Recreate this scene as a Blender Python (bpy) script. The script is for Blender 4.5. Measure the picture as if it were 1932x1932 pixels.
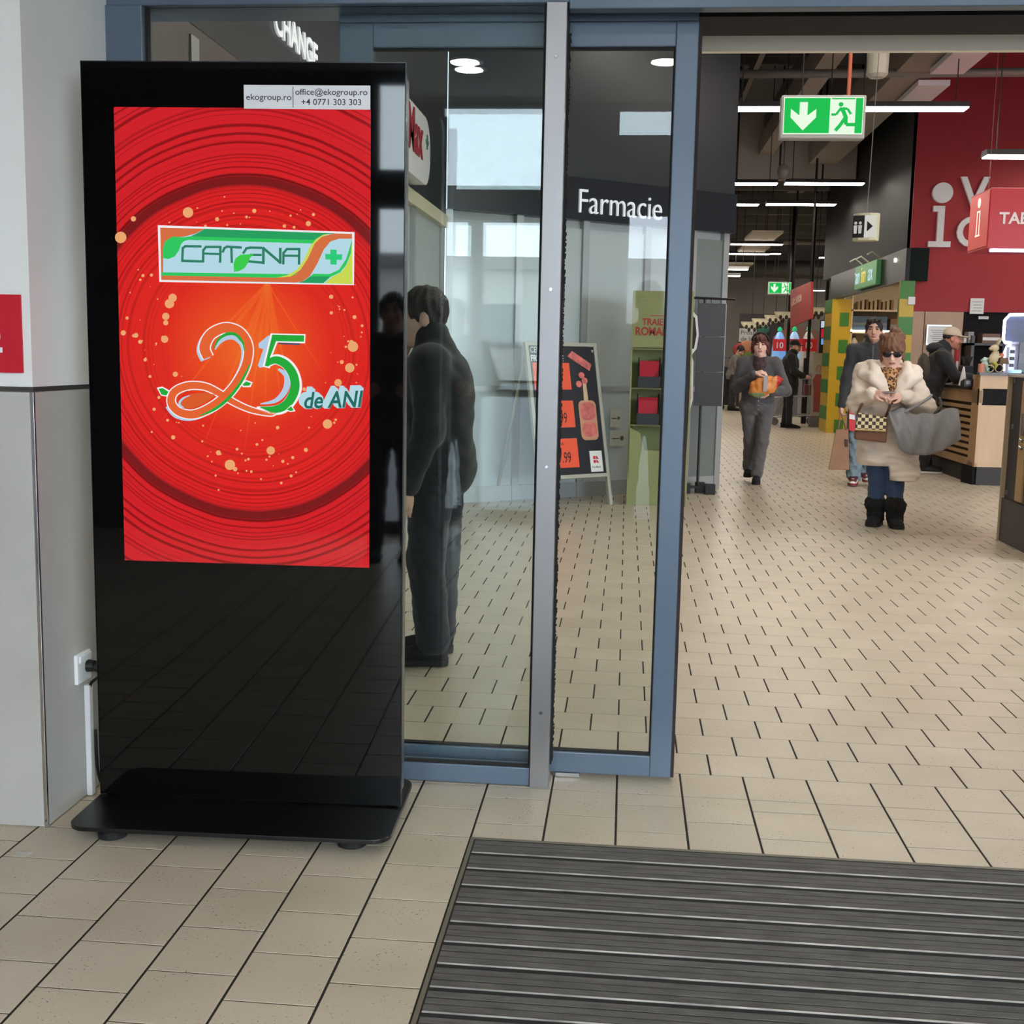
import bpy, math, random
import numpy as np
from mathutils import Matrix, Vector

for _o in list(bpy.data.objects):
    bpy.data.objects.remove(_o, do_unlink=True)
random.seed(7)
rng = np.random.default_rng(7)
SC = bpy.context.scene
COL = SC.collection

# ------------------------------------------------------------------ camera
FPX, CAM_H = 2245.55, 1.3589
_yaw, _pit, _rol = -0.093453, -0.133787, 0.0196496
_f = Vector((math.sin(_yaw) * math.cos(_pit), math.cos(_yaw) * math.cos(_pit), math.sin(_pit)))
_r0 = Vector((math.cos(_yaw), -math.sin(_yaw), 0))
_u0 = _r0.cross(_f)
_r = math.cos(_rol) * _r0 + math.sin(_rol) * _u0
_u = -math.sin(_rol) * _r0 + math.cos(_rol) * _u0
cam_data = bpy.data.cameras.new('camera')
cam = bpy.data.objects.new('camera', cam_data)
COL.objects.link(cam)
cam.matrix_world = Matrix(((_r.x, _u.x, -_f.x, 0), (_r.y, _u.y, -_f.y, 0), (_r.z, _u.z, -_f.z, CAM_H), (0, 0, 0, 1)))
cam_data.sensor_width = 36
cam_data.lens = FPX / 1932 * 36
cam_data.clip_start, cam_data.clip_end = 0.05, 400
SC.camera = cam

# ------------------------------------------------------------------ sky, view
SKY = 16.0
world = bpy.data.worlds.new('overcast_sky')
SC.world = world
world.use_nodes = True
_bg = world.node_tree.nodes['Background']
_bg.inputs[0].default_value = (0.80, 0.89, 1.0, 1)
_bg.inputs[1].default_value = SKY
LAMP = 28.0          # emission of the hall's linear lamps
SC.view_settings.view_transform = 'Standard'
SC.view_settings.look = 'None'
SC.view_settings.gamma = 1
SC.view_settings.exposure = 0.0
SC.view_settings.use_curve_mapping = False
SC.cycles.use_denoising = True
SC.cycles.max_bounces = 7
SC.cycles.diffuse_bounces = 4
SC.cycles.glossy_bounces = 4
SC.cycles.transparent_max_bounces = 14
SC.cycles.use_adaptive_sampling = True
SC.cycles.adaptive_threshold = 0.03
SC.cycles.sample_clamp_indirect = 6

# ------------------------------------------------------------------ helpers
def ray(x, y):
    return _f + float((x - 966) / FPX) * _r - float((y - 966) / FPX) * _u
CP = Vector((0, 0, CAM_H))
def at(x, y, Y):
    d = ray(x, y); return CP + d * (Y / d.y)
def atx(x, y, X):
    d = ray(x, y); return CP + d * (X / d.x)
def fl(x, y, z=0.0):
    d = ray(x, y); return CP + d * ((z - CAM_H) / d.z)
def onplane(x, y, P, N):
    d = ray(x, y); return CP + d * ((P - CP).dot(N) / d.dot(N))

def lin(c):
    return tuple(((v / 255) / 12.92 if v / 255 <= 0.04045 else ((v / 255 + 0.055) / 1.055) ** 2.4) for v in c)

MATS = {}
def mat(name, c, rough=0.5, metal=0.0, spec=0.5, var=0.0, scale=8.0, bump=0.0, bscale=60.0, emit=0.0, ec=None, coat=0.0, sheen=0.0, obj_var=0.0, stretch=None, alpha=1.0):
    if name in MATS:
        return MATS[name]
    m = bpy.data.materials.new(name); m.use_nodes = True
    nt = m.node_tree; N = nt.nodes; L = nt.links
    b = N['Principled BSDF']
    col = lin(c) + (1,)
    b.inputs['Base Color'].default_value = col
    b.inputs['Roughness'].default_value = rough
    b.inputs['Metallic'].default_value = metal
    b.inputs['Specular IOR Level'].default_value = spec
    if coat: b.inputs['Coat Weight'].default_value = coat; b.inputs['Coat Roughness'].default_value = 0.04
    if sheen: b.inputs['Sheen Weight'].default_value = sheen
    if emit:
        b.inputs['Emission Color'].default_value = (lin(ec) if ec else lin(c)) + (1,)
        b.inputs['Emission Strength'].default_value = emit
    tc = None
    if var or bump:
        tc = N.new('ShaderNodeTexCoord'); src = tc.outputs['Object']
        if stretch:
            mp = N.new('ShaderNodeMapping'); mp.inputs['Scale'].default_value = stretch
            L.new(src, mp.inputs[0]); src = mp.outputs[0]
    if var:
        nz = N.new('ShaderNodeTexNoise'); nz.inputs['Scale'].default_value = scale; nz.inputs['Detail'].default_value = 5
        L.new(src, nz.inputs['Vector'])
        rp = N.new('ShaderNodeValToRGB')
        rp.color_ramp.elements[0].position = 0.3; rp.color_ramp.elements[1].position = 0.7
        rp.color_ramp.elements[0].color = tuple(v * (1 - var) for v in col[:3]) + (1,)
        rp.color_ramp.elements[1].color = tuple(min(1, v * (1 + var)) for v in col[:3]) + (1,)
        L.new(nz.outputs['Fac'], rp.inputs[0])
        out = rp.outputs[0]
        if obj_var:
            oi = N.new('ShaderNodeObjectInfo'); mr = N.new('ShaderNodeMapRange')
            mr.inputs['To Min'].default_value = 1 - obj_var; mr.inputs['To Max'].default_value = 1 + obj_var
            L.new(oi.outputs['Random'], mr.inputs['Value'])
            mx = N.new('ShaderNodeMix'); mx.data_type = 'RGBA'; mx.blend_type = 'MULTIPLY'; mx.inputs['Factor'].default_value = 1
            L.new(out, mx.inputs['A']); L.new(mr.outputs[0], mx.inputs['B']); out = mx.outputs['Result']
        L.new(out, b.inputs['Base Color'])
    if bump:
        nb = N.new('ShaderNodeTexNoise'); nb.inputs['Scale'].default_value = bscale; nb.inputs['Detail'].default_value = 3
        L.new(src, nb.inputs['Vector'])
        bp = N.new('ShaderNodeBump'); bp.inputs['Strength'].default_value = bump; bp.inputs['Distance'].default_value = 0.01
        L.new(nb.outputs['Fac'], bp.inputs['Height']); L.new(bp.outputs[0], b.inputs['Normal'])
    MATS[name] = m
    return m

def emat(name, c, s=1.0):
    """flat light-giving colour (screen pixels, lamp diffusers, lit letters)"""
    if name in MATS: return MATS[name]
    m = bpy.data.materials.new(name); m.use_nodes = True
    b = m.node_tree.nodes['Principled BSDF']
    b.inputs['Base Color'].default_value = (0.01, 0.01, 0.01, 1)
    b.inputs['Roughness'].default_value = 0.5; b.inputs['Specular IOR Level'].default_value = 0.0
    b.inputs['Emission Color'].default_value = lin(c) + (1,); b.inputs['Emission Strength'].default_value = s
    MATS[name] = m
    return m

def glass_mat(name, tint=(0.93, 0.96, 0.95), r0=0.02, rough=0.0):
    if name in MATS: return MATS[name]
    m = bpy.data.materials.new(name); m.use_nodes = True
    nt = m.node_tree; N = nt.nodes; L = nt.links
    N.remove(N['Principled BSDF'])
    tr = N.new('ShaderNodeBsdfTransparent'); tr.inputs[0].default_value = tint + (1,)
    gl = N.new('ShaderNodeBsdfGlossy'); gl.inputs['Roughness'].default_value = rough; gl.inputs[0].default_value = (0.95, 0.97, 1, 1)
    lw = N.new('ShaderNodeLayerWeight'); lw.inputs[0].default_value = 0.5
    pw = N.new('ShaderNodeMath'); pw.operation = 'POWER'; pw.inputs[1].default_value = 5
    ma = N.new('ShaderNodeMath'); ma.operation = 'MULTIPLY_ADD'; ma.inputs[1].default_value = 1 - r0; ma.inputs[2].default_value = r0
    mx = N.new('ShaderNodeMixShader')
    L.new(lw.outputs['Facing'], pw.inputs[0]); L.new(pw.outputs[0], ma.inputs[0]); L.new(ma.outputs[0], mx.inputs[0])
    L.new(tr.outputs[0], mx.inputs[1]); L.new(gl.outputs[0], mx.inputs[2])
    L.new(mx.outputs[0], N['Material Output'].inputs[0])
    MATS[name] = m
    return m

def wood(name, c, scale=3.0, rough=0.45):
    return mat(name, c, rough, var=0.16, scale=scale, stretch=(1, 1, 0.12), bump=0.04, bscale=30)

class MB:
    """collects shapes; build() links them as one mesh object"""
    def __init__(s):
        s.v = []; s.f = []; s.m = []; s.T = None
    def _add(s, vs, fs, mi=0):
        o = len(s.v)
        if s.T is not None: vs = [tuple(s.T @ Vector(p)) for p in vs]
        s.v += [tuple(p) for p in vs]; s.f += [tuple(i + o for i in q) for q in fs]; s.m += [mi] * len(fs)
        return s
    def box(s, x0, y0, z0, x1, y1, z1, mi=0):
        return s._add([(x0, y0, z0), (x1, y0, z0), (x1, y1, z0), (x0, y1, z0), (x0, y0, z1), (x1, y0, z1), (x1, y1, z1), (x0, y1, z1)],
                      [(0, 3, 2, 1), (4, 5, 6, 7), (0, 1, 5, 4), (1, 2, 6, 5), (2, 3, 7, 6), (3, 0, 4, 7)], mi)
    def prism(s, pts, z0, z1, mi=0, ax='z'):
        """polygon pts (2d) extruded; ax z: (x,y)->z ; ax y: (x,z)->y ; ax x: (y,z)->x"""
        n = len(pts)
        g = {'z': lambda p, h: (p[0], p[1], h), 'y': lambda p, h: (p[0], h, p[1]), 'x': lambda p, h: (h, p[0], p[1])}[ax]
        vs = [g(p, z0) for p in pts] + [g(p, z1) for p in pts]
        fs = [tuple(range(n - 1, -1, -1)), tuple(range(n, 2 * n))] + [(i, (i + 1) % n, n + (i + 1) % n, n + i) for i in range(n)]
        return s._add(vs, fs, mi)
    def cyl(s, a, b, r0, r1=None, n=16, mi=0, cap=True):
        return s.loft([(a, r0), (b, r0 if r1 is None else r1)], n, mi, cap)
    def loft(s, stops, n=12, mi=0, cap=True, up=None):
        """tube through (point, radius) stops; radius may be (rx, ry)"""
        P = [Vector(p) for p, _ in stops]; R = [q if isinstance(q, (tuple, list)) else (q, q) for _, q in stops]
        vs = []; k = len(P)
        ref = Vector(up) if up else None
        for i in range(k):
            t = (P[min(i + 1, k - 1)] - P[max(i - 1, 0)])
            t = t.normalized() if t.length > 1e-9 else Vector((0, 0, 1))
            if ref is None:
                ref = Vector((0, 0, 1)) if abs(t.z) < 0.9 else Vector((0, 1, 0))
            a = t.cross(ref)
            if a.length < 1e-6: a = t.cross(Vector((1, 0.3, 0)))
            a.normalize(); b = t.cross(a).normalized()
            if up is None: ref = -b if b.dot(ref) < 0 else b
            for j in range(n):
                w = 2 * math.pi * j / n
                vs.append(tuple(P[i] + a * (math.cos(w) * R[i][0]) + b * (math.sin(w) * R[i][1])))
        fs = [(i * n + j, i * n + (j + 1) % n, (i + 1) * n + (j + 1) % n, (i + 1) * n + j) for i in range(k - 1) for j in range(n)]
        if cap: fs += [tuple(range(n - 1, -1, -1)), tuple(range((k - 1) * n, k * n))]
        return s._add(vs, fs, mi)
    def tube(s, pts, r, n=8, mi=0):
        return s.loft([(p, r) for p in pts], n, mi)
    def lathe(s, prof, c=(0, 0, 0), n=20, mi=0):
        """profile (r,z) around z axis at c"""
        vs = []; k = len(prof)
        for (r, z) in prof:
            for j in range(n):
                w = 2 * math.pi * j / n
                vs.append((c[0] + r * math.cos(w), c[1] + r * math.sin(w), c[2] + z))
        fs = [(i * n + j, i * n + (j + 1) % n, (i + 1) * n + (j + 1) % n, (i + 1) * n + j) for i in range(k - 1) for j in range(n)]
        fs += [tuple(range(n - 1, -1, -1)), tuple(range((k - 1) * n, k * n))]
        return s._add(vs, fs, mi)
    def ball(s, c, r, n=14, m=8, mi=0):
        if not isinstance(r, (tuple, list)): r = (r, r, r)
        vs = [(c[0], c[1], c[2] - r[2])]
        for i in range(1, m):
            p = math.pi * i / m - math.pi / 2
            for j in range(n):
                w = 2 * math.pi * j / n
                vs.append((c[0] + r[0] * math.cos(p) * math.cos(w), c[1] + r[1] * math.cos(p) * math.sin(w), c[2] + r[2] * math.sin(p)))
        vs.append((c[0], c[1], c[2] + r[2]))
        fs = [(0, 1 + (j + 1) % n, 1 + j) for j in range(n)]
        for i in range(m - 2):
            for j in range(n):
                fs.append((1 + i * n + j, 1 + i * n + (j + 1) % n, 1 + (i + 1) * n + (j + 1) % n, 1 + (i + 1) * n + j))
        o = 1 + (m - 2) * n
        fs += [(o + j, o + (j + 1) % n, len(vs) - 1) for j in range(n)]
        return s._add(vs, fs, mi)
    def face(s, pts, mi=0):
        return s._add(pts, [tuple(range(len(pts)))], mi)
    def mesh(s, vs, fs, mi=0):
        return s._add(vs, fs, mi)
    def build(s, name, mats, parent=None, smooth=False, bevel=0, seg=2, angle=40):
        me = bpy.data.meshes.new(name)
        off = None
        vs = s.v
        if parent is None:      # origin at the base centre
            a = np.array(s.v); lo = a.min(0); hi = a.max(0)
            off = ((lo[0] + hi[0]) / 2, (lo[1] + hi[1]) / 2, lo[2])
            vs = (a - np.array(off)).tolist()
        elif '_M' in INV.get(parent.name, {}):
            Mi = INV[parent.name]['_M']
            vs = [tuple(Mi @ Vector(p)) for p in s.v]
        me.from_pydata(vs, [], s.f)
        if not isinstance(mats, (list, tuple)): mats = [mats]
        for m in mats: me.materials.append(m)
        if len(mats) > 1: me.polygons.foreach_set('material_index', s.m)
        if smooth: me.polygons.foreach_set('use_smooth', [True] * len(me.polygons))
        me.update()
        o = bpy.data.objects.new(name, me); COL.objects.link(o)
        if off: o.location = off; INV[o.name] = {'_M': Matrix.Translation(Vector(off)).inverted()}
        else: INV[o.name] = INV.get(parent.name, {})
        if parent is not None: o.parent = parent
        if bevel:
            md = o.modifiers.new('soft_edges', 'BEVEL'); md.width = bevel; md.segments = seg; md.limit_method = 'ANGLE'; md.angle_limit = math.radians(angle)
        return o
INV = {}

def tag(o, label=None, cat=None, group=None, kind=None):
    if label: o['label'] = label
    if cat: o['category'] = cat
    if group: o['group'] = group
    if kind: o['kind'] = kind
    return o
def thing(name, label, cat, loc, rotz=0, group=None):
    o = bpy.data.objects.new(name, None); COL.objects.link(o)
    o.location = loc; o.rotation_euler = (0, 0, rotz); o.empty_display_size = 0.1
    INV[o.name] = {'_M': (Matrix.Translation(Vector(loc)) @ Matrix.Rotation(rotz, 4, 'Z')).inverted()}
    return tag(o, label, cat, group)
def struct(o):
    o['kind'] = 'structure'; return o
def copy_tree(o, parent=None):
    c = o.copy(); COL.objects.link(c); c.parent = parent
    for ch in list(o.children): copy_tree(ch, c)
    return c
def basis(o, xd, yd):
    """matrix that lays a flat drawing (x right, y up, z out) onto a plane"""
    xd = Vector(xd).normalized(); yd = Vector(yd).normalized(); n = xd.cross(yd)
    return Matrix(((xd.x, yd.x, n.x, o[0]), (xd.y, yd.y, n.y, o[1]), (xd.z, yd.z, n.z, o[2]), (0, 0, 0, 1)))

def text(mb, s, size, T, depth=0.004, bold=0.0, shear=0.0, align='LEFT', mi=0, sx=1.0):
    """adds lettering to a builder; T from basis(); baseline at the origin"""
    cu = bpy.data.curves.new('lettering', 'FONT'); cu.body = s; cu.size = size; cu.extrude = depth / 2
    cu.offset = bold; cu.shear = shear; cu.align_x = align; cu.resolution_u = 4
    o = bpy.data.objects.new('lettering', cu); COL.objects.link(o)
    bpy.context.view_layer.update()
    me = o.evaluated_get(bpy.context.evaluated_depsgraph_get()).to_mesh()
    vs = [T @ Vector((v.co.x * sx, v.co.y, v.co.z + depth / 2)) for v in me.vertices]
    fs = [tuple(p.vertices) for p in me.polygons]
    bpy.data.objects.remove(o, do_unlink=True); bpy.data.curves.remove(cu)
    old, mb.T = mb.T, None
    mb._add([tuple(v) for v in vs], fs, mi); mb.T = old
    return mb

def crom(P, n=8, closed=False):
    """smooth curve through points (Catmull-Rom)"""
    P = [np.array(p, float) for p in P]; out = []; k = len(P)
    for i in range(k if closed else k - 1):
        if closed: a, b, c, d = P[i - 1], P[i], P[(i + 1) % k], P[(i + 2) % k]
        else: a, b, c, d = P[max(i - 1, 0)], P[i], P[i + 1], P[min(i + 2, k - 1)]
        for j in range(n):
            t = j / n
            out.append(0.5 * (2 * b + (c - a) * t + (2 * a - 5 * b + 4 * c - d) * t * t + (3 * b - a - 3 * c + d) * t ** 3))
    if not closed: out.append(P[-1])
    return out

# shared materials
FRAME = mat('blue_grey_aluminium', (92, 106, 122), 0.32, 0.15, var=0.04, scale=3)
STEEL = mat('brushed_steel', (150, 147, 148), 0.36, 0.9, var=0.06, scale=6, stretch=(1, 1, 0.15))
CHROME = mat('chrome', (210, 210, 212), 0.15, 1.0)
BLACKM = mat('black_metal', (22, 22, 24), 0.4, 0.2, var=0.06, scale=20)
BLACKP = mat('black_plastic', (18, 18, 19), 0.45)
RUBBER = mat('black_rubber', (20, 19, 19), 0.8, var=0.1, scale=30)
WHITEP = mat('white_plastic', (225, 226, 226), 0.4)
WHITEPAINT = mat('white_paint', (226, 224, 221), 0.75, var=0.02, scale=2, bump=0.02, bscale=200)
DARKWALL = mat('charcoal_wall', (52, 51, 52), 0.6, var=0.06, scale=1.5)
GREYWALL = mat('grey_wall', (138, 132, 127), 0.8, var=0.05, scale=1)
DECK = mat('dark_ceiling', (58, 57, 57), 0.85, var=0.1, scale=1)
REDWALL = mat('red_wall', (158, 22, 32), 0.6, var=0.04, scale=2)
GLASS = glass_mat('clear_glass')
PAPER = mat('white_paper', (222, 220, 216), 0.7)
WOOD = wood('light_oak', (176, 143, 108))
# ================================================================== floor
U = 0.2035
X0 = -1.95274 * U
YB = 3.587            # where the paving turns
GROUT = mat('dark_grout', (30, 24, 18), 0.95, var=0.15, scale=20)
def tile_material():
    m = bpy.data.materials.new('speckled_beige_tile'); m.use_nodes = True
    nt = m.node_tree; N = nt.nodes; L = nt.links; b = N['Principled BSDF']
    ge = N.new('ShaderNodeNewGeometry')
    big = N.new('ShaderNodeTexNoise'); big.inputs['Scale'].default_value = 3.0; big.inputs['Detail'].default_value = 4
    sp = N.new('ShaderNodeTexNoise'); sp.inputs['Scale'].default_value = 130; sp.inputs['Detail'].default_value = 2
    dn = N.new('ShaderNodeTexNoise'); dn.inputs['Scale'].default_value = 9; dn.inputs['Detail'].default_value = 1
    for n in (big, sp, dn): L.new(ge.outputs['Position'], n.inputs['Vector'])
    r1 = N.new('ShaderNodeValToRGB'); r1.color_ramp.elements[0].position = .3; r1.color_ramp.elements[1].position = .7
    r1.color_ramp.elements[0].color = lin((186, 172, 150)) + (1,); r1.color_ramp.elements[1].color = lin((198, 184, 163)) + (1,)
    L.new(big.outputs['Fac'], r1.inputs[0])
    r2 = N.new('ShaderNodeValToRGB'); r2.color_ramp.elements[0].position = .635; r2.color_ramp.elements[1].position = .69
    L.new(sp.outputs['Fac'], r2.inputs[0])
    r3 = N.new('ShaderNodeValToRGB'); r3.color_ramp.elements[0].position = .4; r3.color_ramp.elements[1].position = .65
    L.new(dn.outputs['Fac'], r3.inputs[0])
    mu = N.new('ShaderNodeMath'); mu.operation = 'MULTIPLY'; L.new(r2.outputs[0], mu.inputs[0]); L.new(r3.outputs[0], mu.inputs[1])
    mx = N.new('ShaderNodeMix'); mx.data_type = 'RGBA'
    L.new(mu.outputs[0], mx.inputs['Factor']); L.new(r1.outputs[0], mx.inputs['A']); mx.inputs['B'].default_value = lin((96, 82, 66)) + (1,)
    oi = N.new('ShaderNodeObjectInfo'); mr = N.new('ShaderNodeMapRange'); mr.inputs['To Min'].default_value = .955; mr.inputs['To Max'].default_value = 1.03
    L.new(oi.outputs['Random'], mr.inputs['Value'])
    m2 = N.new('ShaderNodeMix'); m2.data_type = 'RGBA'; m2.blend_type = 'MULTIPLY'; m2.inputs['Factor'].default_value = 1
    L.new(mx.outputs['Result'], m2.inputs['A']); L.new(mr.outputs[0], m2.inputs['B']); L.new(m2.outputs['Result'], b.inputs['Base Color'])
    b.inputs['Roughness'].default_value = 0.34; b.inputs['Specular IOR Level'].default_value = 0.45
    return m
TILE = tile_material()
floor = struct(MB().box(-4.0, -2.4, -0.12, 12.7, 48, -0.0013).build('floor', GROUT))
_tm = {}
GX, GY = 0.0032, 0.0022
def tile_mesh(w, d):
    key = (round(w, 3), round(d, 3))
    if key not in _tm:
        c = 0.0007; a, b = w / 2 - GX, d / 2 - GY
        vs = [(-a, -b, -.006), (a, -b, -.006), (a, b, -.006), (-a, b, -.006), (-a, -b, -c), (a, -b, -c), (a, b, -c), (-a, b, -c),
              (-a + c, -b + c, 0), (a - c, -b + c, 0), (a - c, b - c, 0), (-a + c, b - c, 0)]
        fs = []
        for k in (0, 4):
            fs += [(k + i, k + (i + 1) % 4, k + 4 + (i + 1) % 4, k + 4 + i) for i in range(4)]
        fs.append((8, 9, 10, 11))
        me = bpy.data.meshes.new('tile'); me.from_pydata(vs, [], fs); me.materials.append(TILE); _tm[key] = me
    return _tm[key]
TL = []
def seg(lo, hi, off):
    """cut [lo,hi] at off + k*U"""
    k = math.ceil((lo - off) / U + 1e-6); pts = [lo]
    while off + k * U < hi - 1e-6: pts.append(off + k * U); k += 1
    pts.append(hi)
    return [(a, b) for a, b in zip(pts, pts[1:]) if b - a > 0.012]
MX0, MY1 = X0, 3.181        # mat corner
for c in range(-16, 34):
    xa, xb = X0 + c * U, X0 + (c + 1) * U
    lo = -2.3 if xb <= MX0 + 1e-4 else MY1
    for (ya, yb) in seg(lo, YB, 3.289 if c % 2 == 0 else 3.386): TL.append((xa, xb, ya, yb))
for r in range(0, 214):
    ya, yb = YB + r * U, YB + (r + 1) * U
    for (xa, xb) in seg(-1.75 if ya > 3.7 else -3.6, 11.5, X0 + (0 if r % 2 == 0 else U / 2)): TL.append((xa, xb, ya, yb))
def _size(t):
    cx, cy = (t[0] + t[1]) / 2, (t[2] + t[3]) / 2
    if cy < 1.9: return -1
    d = Vector((cx, cy, 0)) - CP; z = d.dot(_f)
    px, py = 966 + FPX * d.dot(_r) / z, 966 - FPX * d.dot(_u) / z
    if not (-90 < px < 2020 and py < 2010): return -1
    if py < 1560 and (px < 800): return -1
    return 1 / cy
TL.sort(key=_size, reverse=True)
rest = MB()
for i, (xa, xb, ya, yb) in enumerate(TL):
    if i < 300:
        o = bpy.data.objects.new('tile', tile_mesh(xb - xa, yb - ya)); COL.objects.link(o); o.parent = floor
        o.location = Vector(((xa + xb) / 2, (ya + yb) / 2, 0)) - floor.location
    else:
        c = 0.0007; cx, cy = (xa + xb) / 2, (ya + yb) / 2; a, b = (xb - xa) / 2 - GX, (yb - ya) / 2 - GY
        vs = [(cx - a, cy - b, -.006), (cx + a, cy - b, -.006), (cx + a, cy + b, -.006), (cx - a, cy + b, -.006),
              (cx - a + c, cy - b + c, 0), (cx + a - c, cy - b + c, 0), (cx + a - c, cy + b - c, 0), (cx - a + c, cy + b - c, 0)]
        rest._add(vs, [(0, 1, 5, 4), (1, 2, 6, 5), (2, 3, 7, 6), (3, 0, 4, 7), (4, 5, 6, 7)])
tag(rest.build('tiling', TILE, floor), kind='stuff')

# ---------------------------------------------------------------- entrance mat
MATR = mat('dark_rubber_strip', (88, 84, 80), 0.9, var=0.25, scale=40, stretch=(0.3, 1, 1), bump=0.3, bscale=120)
MATD = mat('black_rubber_gap', (26, 24, 22), 0.95)
ALU = mat('worn_aluminium', (176, 172, 168), 0.42, 0.7, var=0.4, scale=9)
mat_th = thing('entrance_mat', 'dark ribbed entrance mat with aluminium rails set into the floor', 'mat', (1.2, 2.2, -0.006))
MX1, MY0 = 3.2, 0.3
MB().box(MX0 + .004, MY0, -.006, MX1, MY1 - .004, -.0009).build('base_sheet', MATD, mat_th)
fr = MB().box(MX0 + .002, MY0, -.005, MX0 + .012, MY1 - .002, .002).box(MX0 + .012, MY1 - .010, -.005, MX1, MY1 - .002, .002)
fr.build('frame', mat('mat_frame', (120, 112, 98), 0.5, 0.5), mat_th)
k = 0; y = MY1 - 0.016
while y > MY0 + 0.1:
    ytop = y
    st = MB()
    # three rubber ribs with thin grooves between aluminium rails
    for q in range(3):
        st.box(MX0 + .016, y - .0245, -.005, MX1, y - .0025, .0006 - 0.0008 * ((k + q) % 2)); y -= .0265
    st.build('rubber_strip', MATR, mat_th)
    MB().box(MX0 + .016, y - .0066, -.005, MX1, y - .0016, .0018).build('aluminium_rail', ALU, mat_th, bevel=.001, seg=1)
    y -= .0105
    MB().box(MX0 + .016, y - .009, -.005, MX1, y - .0015, -.0028).build('brush_strip', MATD, mat_th)
    y -= .0100
    k += 1

# ================================================================== pier on the left with its cladding
PX, PY = -1.588, 3.076
pier = struct(MB().box(-4.0, PY + .008, 0, PX - .008, 3.62, 1.228).box(-4.0, PY, 1.24, PX, 3.62, 3.3).build('wall_left', WHITEPAINT))
CLAD = mat('grey_stone_tile', (178, 174, 168), 0.38, var=0.06, scale=3, bump=0.03, bscale=90)
for (a, b) in ((-3.99, -2.795), (-2.79, PX - .008)):
    MB().box(a, PY, 0.004, b - .002, PY + .012, 1.226).build('tile', CLAD, pier, bevel=.0015)
MB().box(PX - .012, PY + .008, 0.004, PX, 3.50, 1.226).build('tile', CLAD, pier, bevel=.0015)
MB().box(-3.99, PY - .001, 1.227, PX, PY + .01, 1.239).box(PX - .01, PY, 1.227, PX + .001, 3.5, 1.239).build('ledge_trim', mat('trim_metal', (96, 92, 88), 0.3, 0.7), pier)
MB().box(PX - .008, PY - .0015, 0, PX + .0015, PY + .008, 1.227).build('corner_trim', CHROME, pier, bevel=.001)

sg = thing('wall_sign', 'red wall sign with a white numeral on the white pier, cut by the picture edge', 'sign', (-1.8, PY - .006, 1.278))
MB().box(-1.99, PY - .006, 1.277, -1.611, PY - .0005, 1.484).build('panel', mat('red_sign_vinyl', (196, 18, 42), 0.4), sg)
tx = MB(); text(tx, '2', .085, basis((-1.708, PY - .007, 1.333), (1, 0, 0), (0, 0, 1)), .0008, .003); tx.build('numeral', WHITEP, sg)

# socket, plug, trunking
so = thing('wall_socket', 'white wall socket on the side of the tiled pier', 'socket', (PX + .01, 3.31, .36))
MB().box(PX, 3.262, .362, PX + .012, 3.352, .452).build('plate', WHITEP, so, bevel=.003)
MB().box(PX + .012, 3.27, .425, PX + .018, 3.345, .447).build('flap', WHITEP, so, bevel=.002)
pg = thing('power_plug', 'black power plug with cable in the white wall socket', 'plug', (PX + .03, 3.325, .40))
MB().cyl((PX + .012, 3.328, .405), (PX + .034, 3.328, .405), .019, .017).cyl((PX + .034, 3.328, .405), (PX + .05, 3.328, .395), .017, .011).build('body', BLACKP, pg, smooth=False)
MB().tube(crom([(PX + .045, 3.328, .40), (PX + .045, 3.331, .375), (PX + .02, 3.333, .352), (PX + .012, 3.334, .33)], 5), .0045).build('cable', BLACKP, pg, smooth=True)
MB().box(PX + .0005, 3.322, .002, PX + .018, 3.345, .345).build('cable_trunking', WHITEP, bevel=.002)
tag(bpy.data.objects['cable_trunking'], 'white plastic cable trunking running down from the socket', 'trunking')
MB().tube(crom([(PX + .02, 3.35, .20), (PX + .021, 3.352, .09), (PX + .03, 3.36, .03), (PX + .07, 3.33, .01), (PX + .08, 3.30, .02), (PX + .065, 3.33, .075), (PX + .10, 3.37, .095)], 6), .005).build('power_cable', BLACKP, smooth=True)
tag(bpy.data.objects['power_cable'], 'black power cable looping behind the totem foot', 'cable')
# little sticker left on the floor
p = fl(44, 1611)
MB().box(p.x - .024, p.y - .011, .0002, p.x + .024, p.y + .011, .0012).build('floor_sticker', mat('foil', (200, 196, 188), .25, .4))
tag(bpy.data.objects['floor_sticker'], 'small silvery sticker lying on the floor tiles near the pier', 'sticker')

# ================================================================== glazed front
YF = 3.60
HZ = 2.362
HR = at(1600, 13, YF).z
trim_1 = struct(MB().box(-1.62, YF, HZ, -.2, YF + .18, 2.62).build('trim_1', FRAME, bevel=.004))
struct(MB().box(-.2, YF, HR, 4.6, YF + .05, 2.62).build('trim_6', FRAME, bevel=.003))
struct(MB().box(-.2, YF + .052, at(1600, 14, YF + .1).z + .02, 4.6, YF + .18, 2.62).build('trim_7', BLACKM))  # black underside: the shade below the header put into its colour
jamb = struct(MB().box(-1.612, YF - .01, 0, -1.475, YF + .07, HZ).build('trim_2', FRAME, bevel=.003))
struct(MB().box(-4, YF + .02, 2.62, 4.6, YF + .16, 3.3).build('wall_front', WHITEPAINT))
struct(MB().box(1.62, YF, 0, 4.6, YF + .1, HZ).build('wall_front_side', FRAME))
fx = thing('fixed_glass_panel', 'fixed glass screen with blue-grey bottom rail between totem and steel post', 'glass panel', (-.9, YF + .02, 0))
MB().box(-1.475, YF, 0.001, -.265, YF + .06, .060).build('bottom_rail', FRAME, fx, bevel=.003)
MB().box(-1.474, YF + .004, .0602, -.266, YF + .02, .068).build('glazing_bead', RUBBER, fx)
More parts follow.
